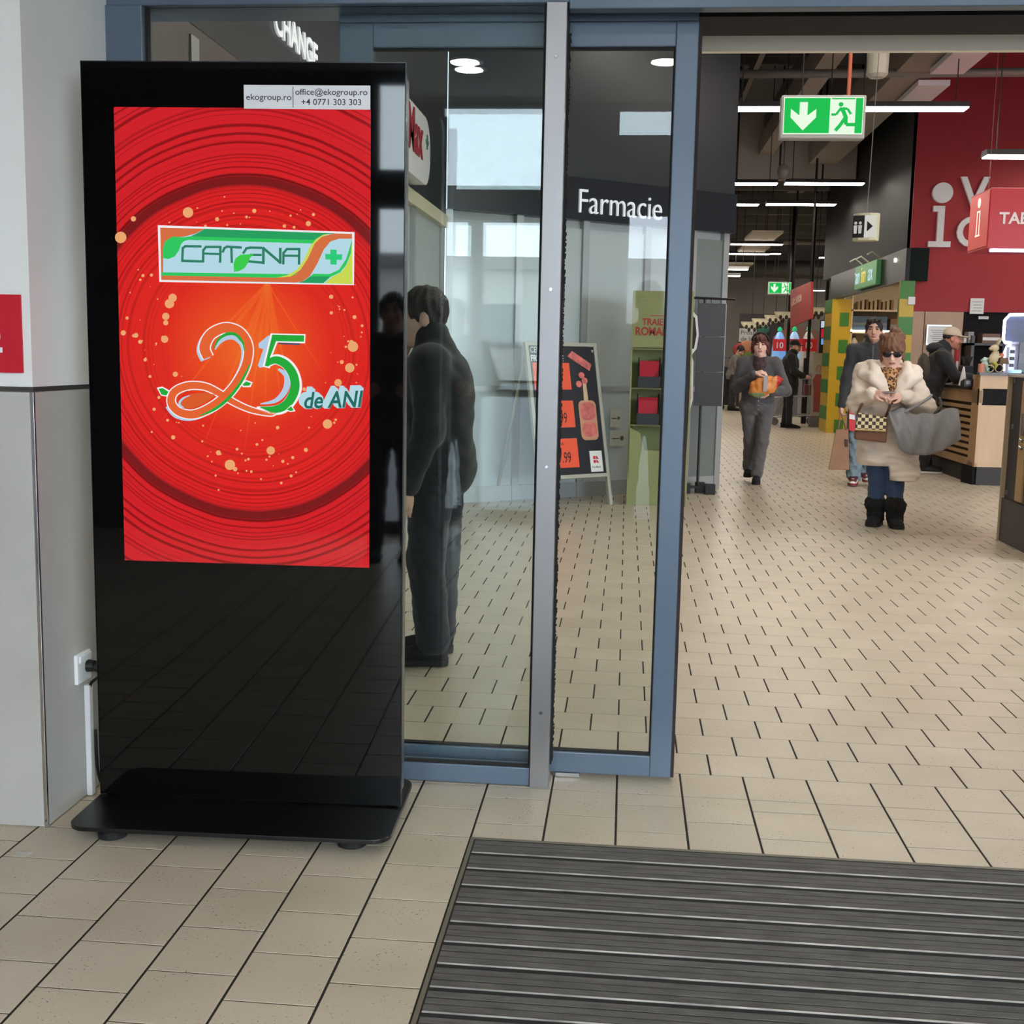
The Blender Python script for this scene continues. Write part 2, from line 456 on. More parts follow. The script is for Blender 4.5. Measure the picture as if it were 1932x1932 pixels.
MB().box(-1.474, YF + .022, .058, -.266, YF + .032, HZ).build('pane', GLASS, fx)
MB().box(-1.4745, YF + .015, .06, -1.468, YF + .04, HZ).build('gasket', RUBBER, fx)
MB().box(-.2725, YF + .015, .06, -.266, YF + .04, HZ).build('gasket', RUBBER, fx)
ps = thing('steel_post', 'brushed steel post with screws beside the sliding door', 'post', (-.235, YF, 0))
MB().box(-.265, YF - .012, 0, -.205, YF + .066, HZ).build('shaft', STEEL, ps, bevel=.002)
for zz in (2.21, 1.545, 1.015, .245):
    MB().cyl((-.234, YF - .012, zz), (-.234, YF - .0145, zz), .006, .005, 12).build('screw', CHROME, ps)
br = MB()
for i in range(420):
    z = .07 + i * (2.22 / 420); w = .006 + .005 * random.random()
    br.box(-.2045, YF + .05, z, -.2045 + w, YF + .062, z + .0045)
br.box(-.2055, YF + .045, .06, -.2005, YF + .066, 2.33)
tag(br.build('brush_seal', RUBBER, ps), kind='stuff')

YL = 3.71
ld = thing('sliding_door_leaf', 'open sliding glass door leaf with blue-grey frame behind the steel post', 'door', (-.36, YL, 0))
MB().box(.113, YL, .012, .180, YL + .045, 2.338).build('stile', FRAME, ld, bevel=.003)
MB().box(-.904, YL, .012, -.80, YL + .045, 2.338).build('stile', FRAME, ld, bevel=.003)
MB().box(-.80, YL, 2.266, .113, YL + .045, 2.338).build('top_rail', FRAME, ld, bevel=.003)
MB().box(-.80, YL, .012, .113, YL + .045, .080).build('bottom_rail', FRAME, ld, bevel=.003)
MB().box(-.904, YL - .002, 2.3385, .178, YL + .05, 2.3615).build('hanger_rail', FRAME, ld, bevel=.002)
MB().box(-.80, YL + .018, .08, .113, YL + .026, 2.266).build('pane', GLASS, ld)
MB().box(.180, YL + .006, .012, .190, YL + .040, 2.338).build('edge_seal', mat('dark_edge_rubber', (44, 30, 28), .8), ld)
for g_ in ((.108, .086, .113, 2.260), (-.80, .080, .113, .085), (-.80, 2.261, .113, 2.266)):
    MB().box(g_[0], YL + .012, g_[1], g_[2], YL + .032, g_[3]).build('gasket', RUBBER, ld)
MB().box(-.195, YL - .012, .002, -.113, YL + .02, .010).box(-.195, YL - .012, .010, -.113, YL - .008, .014).build('floor_guide', CHROME)
tag(bpy.data.objects['floor_guide'], 'short chrome floor guide under the sliding door leaf', 'door guide')
struct(MB().box(-.9, 3.80, at(1600, 30, 3.8).z, 4.5, 4.02, 2.80).build('trim_3', mat('shade_black', (8, 8, 9), .8)))  # box blackened so the gap behind the header stays in shade
struct(MB().box(-1.6, 3.80, 2.447, -.902, 3.98, 2.80).build('trim_5', BLACKM))
struct(MB().box(.215, 4.20, at(1600, 97, 4.2).z, 4.5, 4.225, at(1600, 53, 4.2).z).build('trim_4', mat('beige_cover', (250, 236, 214), .6), bevel=.003))

# ================================================================== advertising totem
KA = math.radians(1.8)
KD = Vector((math.cos(KA), math.sin(KA), 0)); KN = Vector((math.sin(KA), -math.cos(KA), 0))
KR = Vector((-.611, 3.26, 0)); KW, KH0, KH1 = .888, .05, 2.114
kc = KR - KD * (KW / 2)
ki = thing('advertising_totem', 'tall black digital advertising totem with a red lit screen beside the pier', 'totem', (kc.x, kc.y, 0), KA)
def kT(): return Matrix.Translation(kc) @ Matrix.Rotation(KA, 4, 'Z')
def kmb():
    m = MB(); m.T = kT(); return m
h = KW / 2
GLOSS = mat('black_gloss_glass', (9, 9, 10), 0.03, spec=0.42)
kmb().box(-h + .004, 0.002, KH0, h - .010, .085, KH1 - .004).build('housing', mat('totem_silver', (150, 150, 152), .28, .8), ki, bevel=.01, seg=3)
kmb().box(-h, -.006, KH0, h - .002, .002, KH1).build('front_glass', GLOSS, ki, bevel=.0015)
kmb().box(-h - .002, -.007, KH1, h, .004, KH1 + .003).box(h - .002, -.007, KH0, h + .0005, .004, KH1).box(-h - .0015, -.007, KH0, -h, .004, KH1).build('edge_trim', mat('dark_trim', (52, 52, 56), .25, .6), ki)
kmb().box(h - .010, .012, KH0 + .03, h - .004, .075, KH1 - .03).build('side_panel', mat('totem_side', (118, 116, 116), .3, .7), ki, bevel=.002)
# foot plate with rounded corners
def rrect(x0, y0, x1, y1, r, n=8):
    pts = []
    for (cx, cy, a0) in ((x1 - r, y0 + r, -90), (x1 - r, y1 - r, 0), (x0 + r, y1 - r, 90), (x0 + r, y0 + r, 180)):
        for i in range(n + 1):
            a = math.radians(a0 + 90 * i / n); pts.append((cx + r * math.cos(a), cy + r * math.sin(a)))
    return pts
PLM = mat('black_powder_coat', (13, 13, 15), .32, var=.08, scale=60)
kmb().prism(rrect(-h - .005, -.245, h + .004, .235, .055), .034, .046).build('foot_plate', PLM, ki, bevel=.0015)
kmb().box(-h + .05, .004, .046, h - .05, .08, .052).build('plinth', BLACKM, ki)
for (fx_, fy_) in ((-.335, -.19), (.335, -.175), (-.335, .18), (.335, .18)):
    kmb().lathe([(.030, 0), (.040, .004), (.040, .018), (.034, .026), (.020, .034)], (fx_, fy_, 0)).build('foot', RUBBER, ki)

# --- the picture on the screen (drawn in photo coordinates on the screen plane)
KP = KR + KN * .0062
def S(x, y, o=0.0):
    q = onplane(x, y, KP, KN) + KN * o
    return (q.x, q.y, q.z)
def screen_material():
    m = bpy.data.materials.new('red_screen_picture'); m.use_nodes = True
    nt = m.node_tree; N = nt.nodes; L = nt.links; b = N['Principled BSDF']
    b.inputs['Base Color'].default_value = (.004, .004, .004, 1); b.inputs['Roughness'].default_value = .04; b.inputs['Specular IOR Level'].default_value = .6
    tc = N.new('ShaderNodeTexCoord'); mp = N.new('ShaderNodeMapping')
    L.new(tc.outputs['Object'], mp.inputs[0])
    c = kT().inverted() @ Vector(S(468, 662)); mp.inputs['Location'].default_value = (-c.x, 0, -c.z)
    mp2 = N.new('ShaderNodeMapping'); mp2.inputs['Scale'].default_value = (1, 0, 1); L.new(mp.outputs[0], mp2.inputs[0])
    nz = N.new('ShaderNodeTexNoise'); nz.inputs['Scale'].default_value = 2.2; nz.inputs['Detail'].default_value = 3; L.new(mp2.outputs[0], nz.inputs['Vector'])
    ln = N.new('ShaderNodeVectorMath'); ln.operation = 'LENGTH'; L.new(mp2.outputs[0], ln.inputs[0])
    d = N.new('ShaderNodeMath'); d.operation = 'MULTIPLY_ADD'; d.inputs[1].default_value = .03; L.new(nz.outputs['Fac'], d.inputs[0]); L.new(ln.outputs['Value'], d.inputs[2])
    # fine grooves: 1-d noise of the distance
    cx = N.new('ShaderNodeCombineXYZ'); L.new(d.outputs[0], cx.inputs[0])
    g1 = N.new('ShaderNodeTexNoise'); g1.inputs['Scale'].default_value = 95; g1.inputs['Detail'].default_value = 2; L.new(cx.outputs[0], g1.inputs['Vector'])
    rg = N.new('ShaderNodeValToRGB'); e = rg.color_ramp.elements
    e[0].position = .40; e[0].color = (0.42, .36, .36, 1); e[1].position = .50; e[1].color = (1, 1, 1, 1)
    L.new(g1.outputs['Fac'], rg.inputs[0])
    # groove strength grows outwards
    rs = N.new('ShaderNodeValToRGB'); e = rs.color_ramp.elements
    e[0].position = .22; e[0].color = (0, 0, 0, 1); e[1].position = .46; e[1].color = (1, 1, 1, 1); L.new(d.outputs[0], rs.inputs[0])
    base = N.new('ShaderNodeValToRGB'); e = base.color_ramp.elements
    e[0].position = 0; e[0].color = lin((240, 112, 40)) + (1,); e[1].position = 1; e[1].color = lin((206, 34, 44)) + (1,)
    for p_, c_ in ((.12, (236, 80, 30)), (.25, (226, 42, 28)), (.42, (222, 32, 34)), (.455, (214, 30, 34)), (.465, (128, 24, 26)), (.483, (120, 22, 24)), (.495, (212, 30, 36))):
        q = e.new(p_); q.color = lin(c_) + (1,)
    L.new(d.outputs[0], base.inputs[0])
    m1 = N.new('ShaderNodeMix'); m1.data_type = 'RGBA'; m1.blend_type = 'MULTIPLY'
    L.new(rs.outputs[0], m1.inputs['Factor']); L.new(base.outputs[0], m1.inputs['A']); L.new(rg.outputs[0], m1.inputs['B'])
    L.new(m1.outputs['Result'], b.inputs['Emission Color']); b.inputs['Emission Strength'].default_value = .95
    return m
xl, xr = -h + .0885, -h + .793; zb, zt = .748, 1.9965
screen = kmb().box(xl, -.0068, zb, xr, -.0055, zt).build('screen', screen_material(), ki)
E_ = lambda n, c, s=1.0: emat('screen_' + n, c, s)
def flat(name, polys, m, lvl):
    b = MB()
    for P in polys: b.face([S(x, y, .0009 + lvl * .0003) for x, y in P])
    return b.build(name, m, screen)
def ribbon(pts, w, n=10):
    """2d stroke polygon strip; pts (x,y[,w])"""
    C = crom([(p[0], p[1], (p[2] if len(p) > 2 else w)) for p in pts], n); L_, R_ = [], []
    for i in range(len(C)):
        t = C[min(i + 1, len(C) - 1)][:2] - C[max(i - 1, 0)][:2]; t = t / (np.linalg.norm(t) + 1e-9); nn = np.array([-t[1], t[0]]) * C[i][2] / 2
        L_.append(C[i][:2] + nn); R_.append(C[i][:2] - nn)
    return [[L_[i], L_[i + 1], R_[i + 1], R_[i]] for i in range(len(C) - 1)]
Z4 = lambda x, y: (280 + x * .22774, 580 + y * .22774)
Z5 = lambda x, y: (280 + x * .22774, 400 + y * .22774)
# glow rays behind the emblem
rays = []
for (x1, y1, w) in ((300, 800, 9), (380, 850, 8), (430, 790, 6), (500, 800, 10), (530, 760, 14), (560, 800, 9), (620, 720, 7), (340, 700, 6), (620, 620, 6), (460, 860, 7)):
    rays.append([(505 - w * .5, 533), (505 + w * .5, 537), (x1, y1)])
m_ray = bpy.data.materials.new('screen_light_ray'); m_ray.use_nodes = True
_nt = m_ray.node_tree; _N = _nt.nodes
_N.remove(_N['Principled BSDF']); _e = _N.new('ShaderNodeEmission'); _t = _N.new('ShaderNodeBsdfTransparent'); _m = _N.new('ShaderNodeMixShader')
_e.inputs[0].default_value = lin((246, 140, 60)) + (1,); _m.inputs[0].default_value = .16
_nt.links.new(_t.outputs[0], _m.inputs[1]); _nt.links.new(_e.outputs[0], _m.inputs[2]); _nt.links.new(_m.outputs[0], _N['Material Output'].inputs[0])
MATS['screen_light_ray'] = m_ray
flat('light_rays', rays, m_ray, 0)
# golden drops
drops = []
def disc(x, y, r, n=12): return [(x + r * math.cos(6.2832 * i / n), y + r * math.sin(6.2832 * i / n)) for i in range(n)]
for (x, y, r) in ((355, 401, 10), (252, 413, 5), (228, 448, 11), (326, 562, 8), (320, 573, 9), (313, 597, 7), (313, 609, 5), (311, 640, 7), (666, 654, 10), (660, 694, 9), (638, 722, 7), (618, 800, 9), (511, 850, 8), (434, 877, 10), (331, 706, 5), (233, 628, 5), (480, 398, 4), (582, 422, 5), (625, 560, 4), (327, 825, 4), (270, 520, 3), (286, 519, 3), (240, 600, 3)):
    drops.append(disc(x, y, r))
for i in range(150):
    a = random.uniform(0, 6.28); rr = random.gauss(225, 28)
    x, y = 468 + rr * .86 * math.cos(a), 640 + rr * 1.02 * math.sin(a)
    if 235 < x < 692 and 215 < y < 1050: drops.append(disc(x, y, abs(random.gauss(0, 1.6)) + .8, 6))
tag(flat('golden_drops', drops, E_('gold', (232, 164, 108)), 1), kind='stuff')
# emblem board
c4 = [(298, 425), (669, 438), (668, 538), (301, 532)]
flat('emblem_border', [c4], E_('white', (236, 232, 236)), 2)
flat('emblem_ground', [[Z5(100, 130), Z5(1688, 182), Z5(1690, 598), Z5(108, 563)]], E_('pale_blue', (176, 214, 226)), 3)
flat('emblem_orange', [[Z5(100, 130), Z5(470, 140), Z5(390, 180), Z5(300, 205), Z5(200, 210), Z5(140, 250), Z5(124, 300), Z5(124, 505), Z5(108, 505)],
                       [Z5(108, 525), Z5(1060, 543), Z5(1180, 535), Z5(1260, 480), Z5(1320, 390), Z5(1380, 260), Z5(1440, 205), Z5(1540, 178), Z5(1688, 182), Z5(1688, 222), Z5(1580, 222), Z5(1510, 245), Z5(1455, 310), Z5(1400, 430), Z5(1340, 530), Z5(1280, 575), Z5(1220, 585), Z5(108, 563)]], E_('orange', (212, 108, 62)), 4)
flat('emblem_green_dark', [[Z5(470, 140), Z5(1545, 177), Z5(1440, 195), Z5(1395, 235), Z5(420, 205), Z5(350, 203), Z5(400, 180)],
                      [Z5(1340, 535), Z5(1500, 530), Z5(1530, 520), Z5(1450, 590), Z5(1240, 586), Z5(1290, 570)]], E_('green_dark', (32, 156, 92)), 5)
flat('emblem_green_light', [[Z5(340, 203), Z5(1400, 233), Z5(1365, 262), Z5(330, 232), Z5(290, 245), Z5(272, 260), Z5(280, 215)],
                       [Z5(108, 500), Z5(1180, 515), Z5(1240, 510), Z5(1180, 535), Z5(1060, 545), Z5(108, 527)],
                       [Z5(1370, 512), Z5(1500, 515), Z5(1580, 480), Z5(1640, 390), Z5(1690, 228), Z5(1680, 340), Z5(1640, 440), Z5(1590, 500), Z5(1520, 535), Z5(1340, 535)],
                       [Z5(125, 300), Z5(140, 245), Z5(200, 205), Z5(330, 210), Z5(275, 265), Z5(255, 320), Z5(220, 370), Z5(170, 390), Z5(122, 382)]], E_('green_light', (44, 196, 92)), 6)
flat('emblem_yellow', [[Z5(1690, 240), Z5(1692, 598), Z5(1462, 592), Z5(1520, 540), Z5(1600, 500), Z5(1650, 430), Z5(1680, 340)],
                       [Z5(1510, 180), Z5(1440, 205), Z5(1380, 262), Z5(1320, 390), Z5(1260, 480), Z5(1180, 535), Z5(1060, 545), Z5(1150, 525), Z5(1230, 480), Z5(1290, 400), Z5(1340, 290), Z5(1390, 225), Z5(1450, 188)]], E_('yellow', (200, 214, 78)), 7)
lt = []
def strk(P, w=20): 
    for a, b in zip(P, P[1:]):
        a = np.array(a, float); b = np.array(b, float); t = (b - a) / (np.linalg.norm(b - a) + 1e-9); nn = np.array([-t[1], t[0]]) * w / 2; a = a - t * w * .35; b = b + t * w * .35
        lt.append([Z5(*(a + nn)), Z5(*(b + nn)), Z5(*(b - nn)), Z5(*(a - nn))])
strk([(436, 286), (310, 284), (288, 300), (284, 405), (440, 410)])
strk([(456, 412), (458, 318), (480, 290), (600, 290), (597, 414)]); strk([(460, 345), (597, 348)], 18)
strk([(620, 330), (632, 300), (655, 288), (770, 295)]); strk([(690, 295), (694, 416)])
strk([(938, 298), (850, 296), (815, 302), (790, 340)]); strk([(850, 355), (935, 357)], 18); strk([(835, 410), (940, 420)])
strk([(955, 425), (955, 300), (1095, 420), (1095, 305)], 22)
strk([(1120, 428), (1122, 340), (1150, 308), (1252, 308), (1250, 430)]); strk([(1125, 362), (1250, 364)], 18)
flat('emblem_lettering', lt, E_('letter_green', (42, 122, 96)), 8)
flat('emblem_leaf', [[Z5(712, 495), Z5(708, 430), Z5(725, 385), Z5(765, 355), Z5(880, 348), Z5(845, 380), Z5(830, 420), Z5(800, 465), Z5(755, 490)]], E_('leaf', (54, 200, 72)), 9)
flat('emblem_cross', [[Z5(1510, 312), Z5(1562, 314), Z5(1562, 438), Z5(1510, 434)], [Z5(1468, 348), Z5(1608, 352), Z5(1606, 398), Z5(1468, 394)]], E_('cross', (40, 200, 120)), 10)
# the big 25
W_ = E_('numeral_white', (240, 236, 240)); OR = E_('numeral_orange', (226, 96, 44)); GR = E_('numeral_green', (28, 166, 52)); SH = E_('numeral_side', (176, 200, 224)); DK = E_('numeral_shade', (70, 74, 96))
two = [(500, 415), (470, 330), (520, 225), (640, 170), (760, 205), (830, 320), (815, 470), (740, 620), (640, 740), (520, 830), (380, 885), (260, 865), (195, 790), (220, 700), (330, 650), (470, 655), (590, 710), (720, 790), (860, 850), (1010, 880), (1060, 872)]
two_w = [78, 84, 82, 78, 74, 70, 70, 72, 74, 72, 66, 62, 62, 60, 58, 54, 50, 44, 38, 30, 16]
def zr(P, Wd, add=0): return [[Z4(*p) for p in qd] for qd in ribbon([(p[0], p[1], w + add) for p, w in zip(P, Wd)], 1)]
flat('numeral_two_side', [[(x - 5, y + 4) for x, y in qd] for qd in zr(two[:13], two_w[:13], 6)], SH, 11)
flat('numeral_two_outline', zr(two, two_w, 20), W_, 12)
flat('numeral_two', zr(two, two_w, 2), OR, 13)
flat('numeral_two_shade', zr([(548, 335), (590, 265), (660, 222), (730, 230), (785, 290), (800, 360)], [6, 22, 30, 30, 18, 8]), GR, 14)
flat('numeral_two_gap', zr([(556, 350), (600, 285), (665, 250), (725, 258), (775, 320)], [8, 26, 34, 34, 8]), SH, 15)
flat('numeral_two_stem', zr([(845, 470), (770, 620), (660, 760), (540, 850), (430, 895)], [10, 22, 26, 22, 6]), GR, 14)
flat('numeral_two_eye', [[Z4(250, 800), Z4(280, 750), Z4(360, 715), Z4(480, 705), Z4(560, 722), Z4(480, 790), Z4(380, 835), Z4(290, 840)]], E_('numeral_eye', (214, 88, 36)), 15)
flat('numeral_two_eye_side', zr([(300, 835), (262, 800), (290, 755), (350, 728)], [10, 20, 16, 6]), SH, 16)
five_a = [(1005, 470), (1000, 440), (1050, 250)]
flat('numeral_five_side', [[Z4(915, 300), Z4(1000, 230), Z4(1020, 250), Z4(980, 490), Z4(925, 500), Z4(910, 480), Z4(955, 345), Z4(920, 335)],
                           *zr([(1080, 510), (1150, 570), (1140, 680), (1060, 770), (930, 800)], [18, 50, 50, 36, 8])], SH, 11)
flat('numeral_five_outline', [[Z4(1015, 215), Z4(1305, 222), Z4(1300, 298), Z4(1072, 290), Z4(1025, 415), Z4(1010, 505), Z4(950, 490)], *zr([(985, 470), (1060, 430), (1150, 470), (1210, 560), (1225, 680), (1160, 800), (1060, 850), (900, 830)], [60, 84, 92, 96, 96, 92, 80, 20])], W_, 13)
flat('numeral_five', [[Z4(1030, 226), Z4(1295, 232), Z4(1292, 284), Z4(1062, 280), Z4(1012, 410), Z4(1000, 490), Z4(968, 484)], *zr([(990, 462), (1060, 435), (1145, 475), (1205, 565), (1215, 680), (1155, 795), (1055, 843), (930, 825)], [48, 62, 70, 74, 76, 72, 60, 8])], GR, 14)
flat('numeral_five_gap', [[Z4(1078, 292), Z4(1270, 298), Z4(1250, 312), Z4(1085, 305)]], DK, 15)
lf = lambda P: [[Z4(*p) for p in P]]
for _p in lf([(75, 665), (120, 655), (185, 690), (165, 740), (110, 730)]) + lf([(770, 640), (810, 600), (868, 620), (850, 660), (790, 660)]) + lf([(1140, 850), (1190, 805), (1222, 860), (1180, 866)]): flat('leaf_outline', [_p], W_, 16)
for _p in lf([(90, 673), (125, 668), (172, 698), (155, 730), (115, 722)]) + lf([(785, 638), (815, 612), (856, 628), (840, 648), (795, 650)]) + lf([(1150, 845), (1188, 818), (1208, 852), (1180, 858)]): flat('leaf_green', [_p], GR, 17)
# "de ANI"
tb = MB(); oo = Vector(S(*Z4(1285, 835), .0009 + 18 * .0003)); xd = Vector(S(*Z4(1810, 822))) - Vector(S(*Z4(1285, 835)))
T = basis(oo, xd, (0, 0, 1))
ln_ = xd.length
bl = MB()
for dx, dy in ((-.012, .010), (-.009, .008), (-.006, .005), (-.003, .003)):
    T2 = basis(oo + Vector((dx, 0, dy)) - KN * .0006, xd, (0, 0, 1)); text(bl, 'de ANI', .064, T2, .0001, .0055, .18, sx=ln_ / .205)
bl.build('words_outline', E_('word_side', (178, 214, 226)), screen)
text(tb, 'de ANI', .064, T, .0001, .0012, .18, sx=ln_ / .205)
tb.build('words', E_('word_green', (26, 104, 92)), screen)

# contact label stuck on the glass
lb = thing('contact_label', 'white contact label stuck above the screen on the black totem', 'label', (-.88, 3.245, 1.995), KA)
lx0, lx1 = -h + .448, -h + .792
kmb().box(lx0, -.0085, 1.994, lx1, -.0068, 2.056).build('plate', mat('label_white', (232, 230, 232), .35), lb, bevel=.0008)
ink = MB()
INKM = mat('black_ink', (38, 36, 46), .6)
def kp(x, z): return kT() @ Vector((x, -.0087, z))
text(ink, 'ekogroup.ro', .0225, basis(kp(lx0 + .006, 2.017), KD, (0, 0, 1)), .0003, .0001, sx=1.10)
text(ink, 'office@ekogroup.ro', .0225, basis(kp(lx0 + .140, 2.031), KD, (0, 0, 1)), .0003, .0001, sx=1.06)
text(ink, '+4 0771 303 303', .0225, basis(kp(lx0 + .156, 2.005), KD, (0, 0, 1)), .0003, .0001, sx=1.06)
ink.T = kT(); ink.box(lx0 + .1335, -.0088, 1.998, lx0 + .1355, -.0085, 2.052)
ink.build('lettering', INKM, lb)
# ================================================================== vestibule behind the camera
VB = -2.15
struct(MB().box(-4.2, VB - .3, 3.3, 4.8, YF + .16, 3.42).build('ceiling', mat('vestibule_ceiling', (205, 205, 204), .8)))
CHAR = mat('charcoal_frame', (58, 62, 72), .4, .1)
wb = MB().box(-4.2, VB - .2, 0, -1.50, VB, 3.3).box(3.5, VB - .2, 0, 4.8, VB, 3.3)
wb.build('wall_back', mat('dark_grey_plaster', (70, 70, 74), .7))
struct(bpy.data.objects['wall_back'])
struct(MB().box(-4.2, VB, 0, -4.0, PY, 3.3).build('wall_left_outer', WHITEPAINT))
wr = struct(MB().box(4.6, VB, 0, 4.75, YF + .1, .12).build('wall_right_outer', CHAR))
MB().box(4.6, VB, 3.16, 4.75, YF + .1, 3.3).build('rail', CHAR, wr)
for y_ in (-2.1, -.95): MB().box(4.62, y_, .12, 4.72, y_ + .08, 3.16).build('mullion', CHAR, wr)
MB().box(4.6, -.87, .12, 4.7, 3.6, 3.16).build('panel', mat('side_grey', (128, 126, 124), .7), wr)  # unseen bays closed solid to cut light from the side
for y_ in (-2.02,): MB().box(4.665, y_, .12, 4.673, y_ + 1.0, 3.16).build('window_pane', GLASS, wr)  # unseen side window added to bring daylight into the vestibule
win = thing('window_1', None, None, (1.0, VB, 0)); struct(win)
for (x0, x1, z0, z1) in ((-1.5, -1.47, 0, 3.3), (-.6, -.12, 0, 3.3), (1.6, 1.7, 0, 3.3), (3.4, 3.5, 0, 3.3),
                         (-1.47, -.6, 2.36, 2.63), (-.12, 1.6, 2.44, 3.05), (1.7, 3.4, 2.36, 2.63), (-1.47, -.6, 0, .1), (1.7, 3.4, 0, .1),
                         (-1.27, -1.16, .1, 2.36), (-.12, -.02, 0, 2.44), (-1.47, -.6, 3.22, 3.3), (-.12, 1.6, 3.24, 3.3), (1.7, 3.4, 3.22, 3.3), (-1.47, -.6, 1.0, 1.06)):
    MB().box(x0, VB - .09, z0, x1, VB - .01, z1).build('window_frame', CHAR, win)
for (x0, x1, z0, z1) in ((-1.47, -.6, 2.63, 3.22), (-.12, 1.6, 3.05, 3.24), (1.7, 3.4, 2.63, 3.22), (-1.47, -1.27, .1, 2.36), (-1.16, -.6, .1, 2.36), (1.7, 3.4, .1, 2.36)):
    MB().box(x0, VB - .055, z0, x1, VB - .047, z1).build('window_pane', GLASS, win)
for (x, y_) in ((.19, -.8), (-1.15, -1.0), (1.6, -.8), (.19, 1.3), (1.6, 1.3), (-1.15, 1.3)):
    d = thing('downlight', 'round recessed downlight in the vestibule ceiling, %s row, %s' % ('rear' if y_ < 0 else 'front', 'left one' if x < -1 else 'middle one' if x < 1 else 'right one'), 'light', (x, y_, 3.30), group='vestibule downlights')
    MB().lathe([(.105, 3.278), (.125, 3.280), (.128, 3.2995), (.10, 3.2995)], (x, y_, 0), 24).build('ring', CHROME, d)
    MB().cyl((x, y_, 3.276), (x, y_, 3.284), .098, n=24).build('diffuser', emat('downlight_diffuser', (255, 250, 240), 70), d)
# outdoors, seen only mirrored in the glass
struct(MB().box(-60, -90, -.14, 60, 6, -.13).build('ground_outside', mat('asphalt', (112, 112, 114), .9, var=.12, scale=4)))
bd = thing('far_building', 'long pale building across the car park, mirrored in the door glass', 'building', (0, -55, 0))
MB().box(-26, -58, 0, 22, -50, 5.2).build('wall', mat('pale_render', (196, 192, 186), .8), bd)
MB().box(-26.4, -58.4, 5.2, 22.4, -49.6, 5.8).build('roof', mat('roof_grey', (120, 116, 114), .8), bd)
for i in range(11):
    MB().box(-24 + i * 4.2, -50.02, 1.6, -22 + i * 4.2, -49.9, 3.6).build('window', mat('far_pane', (70, 82, 96), .15), bd)

# ================================================================== hall shell
struct(MB().box(-2.2, YF + .16, 6.25, 13, 48, 6.45).build('ceiling_hall', DECK))
struct(MB().box(-2.2, YF + .16, 3.3, 13, YF + .4, 6.25).build('wall_hall_front', DECK))
struct(MB().box(12.6, YF + .4, 0, 12.9, 48, 6.25).build('wall_hall_right', GREYWALL))
struct(MB().box(-2.2, 47.6, 0, 13, 48, 6.25).build('wall_hall_end', GREYWALL))
struct(MB().box(2.75, 36, 0, 12.6, 36.3, 6.25).build('wall_hall_back', GREYWALL))
struct(MB().box(-.2, 21.2, 4.36, 3.75, 21.4, 6.25).build('wall_bulkhead', mat('panel_grey', (176, 168, 162), .7)))
for i in range(5):
    MB().box(.3 + i * .72, 21.185, 4.36, .33 + i * .72, 21.20, 6.25).build('panel_joint', BLACKM, bpy.data.objects['wall_bulkhead'])
struct(MB().box(-2.0, 12.4, 0, .9, 47.6, 6.25).build('wall_hall_left', GREYWALL))
# roof structure
def rib(name, a, b, w, hgt, m):
    return struct(MB().box(a[0] - (w / 2 if a[0] == b[0] else 0), a[1] - (w / 2 if a[1] == b[1] else 0), a[2], b[0] + (w / 2 if a[0] == b[0] else 0), b[1] + (w / 2 if a[1] == b[1] else 0), a[2] + hgt).build(name, m))
JO = mat('joist_grey', (112, 107, 102), .7); JD = mat('joist_dark', (84, 80, 76), .7)
BEAM = mat('beam_beige', (150, 140, 130), .7)
for i, x in enumerate((.4, 1.0, 1.6, 2.2, 5.6)): rib('ceiling_joist', (x, 10, 5.2), (x, 21.1, 5.2), .07, .18, JO)
for i, y_ in enumerate((12, 15, 18)): rib('ceiling_joist', (-1, y_, 5.5), (9, y_, 5.5), .10, .22, JD)
rib('ceiling_beam', (2.22, 11, 4.75), (2.22, 21.1, 4.75), .24, .30, BEAM)
rib('ceiling_beam', (3.17, 11, 4.60), (3.17, 21.1, 4.60), .46, .45, BEAM)
for i, y_ in enumerate((24, 26, 28, 30, 32, 34)): rib('ceiling_joist', (.9, y_, 4.55), (9, y_, 4.55), .10, .20, JO)
for x in (1.6, 3.4): rib('ceiling_beam', (x, 23, 4.8), (x, 36, 4.8), .34, .25, BEAM)
for (x0, x1, y0, y1) in ((3.41, 3.62, 14.75, 16.17), (3.41, 3.62, 13.0, 14.2)):
    o = MB().box(x0 - .15, y0, 4.52, x1, y1, 4.58).build('ceiling_panel', mat('white_panel', (228, 224, 232), .5)); tag(o, 'pale %s ceiling panel on the underside of the beam' % ('far' if y0 > 14.5 else 'near'), 'panel', 'pale panels under the beam')
for k_, (x, y, Y) in enumerate(((1440, 447, 25), (1420, 473, 28), (1393, 503, 31))):
    p = at(x, y, Y)
    o = MB().box(p.x - .3, Y - .8, p.z, p.x + .3, Y + .8, p.z + .05).build('ceiling_panel', mat('cream_panel', (206, 196, 178), .6)); tag(o, 'cream ceiling panel beyond the bulkhead, %s of three in a row' % ('nearest', 'middle', 'farthest')[k_], 'panel', 'cream panels far back')
o = MB().cyl((.9, 14.5, 4.59), (9, 14.5, 4.63), .05, n=12).build('ceiling_pipe', mat('pipe_grey', (134, 128, 124), .5, .3), smooth=True); tag(o, 'grey pipe crossing the hall under the ceiling', 'pipe')
o = MB().cyl((.9, 27.5, 3.9), (7, 27.5, 3.9), .06, n=12).build('ceiling_pipe', mat('pipe_grey', (134, 128, 124), .5, .3), smooth=True); tag(o, 'thin grey pipe far back above the red panel', 'pipe')
o = MB().cyl((2.8, 35.6, 3.9), (12.5, 35.6, 3.9), .22, n=16).build('air_duct', mat('duct_grey', (128, 124, 120), .45, .4), smooth=True); tag(o, 'wide grey air duct along the far wall', 'duct')
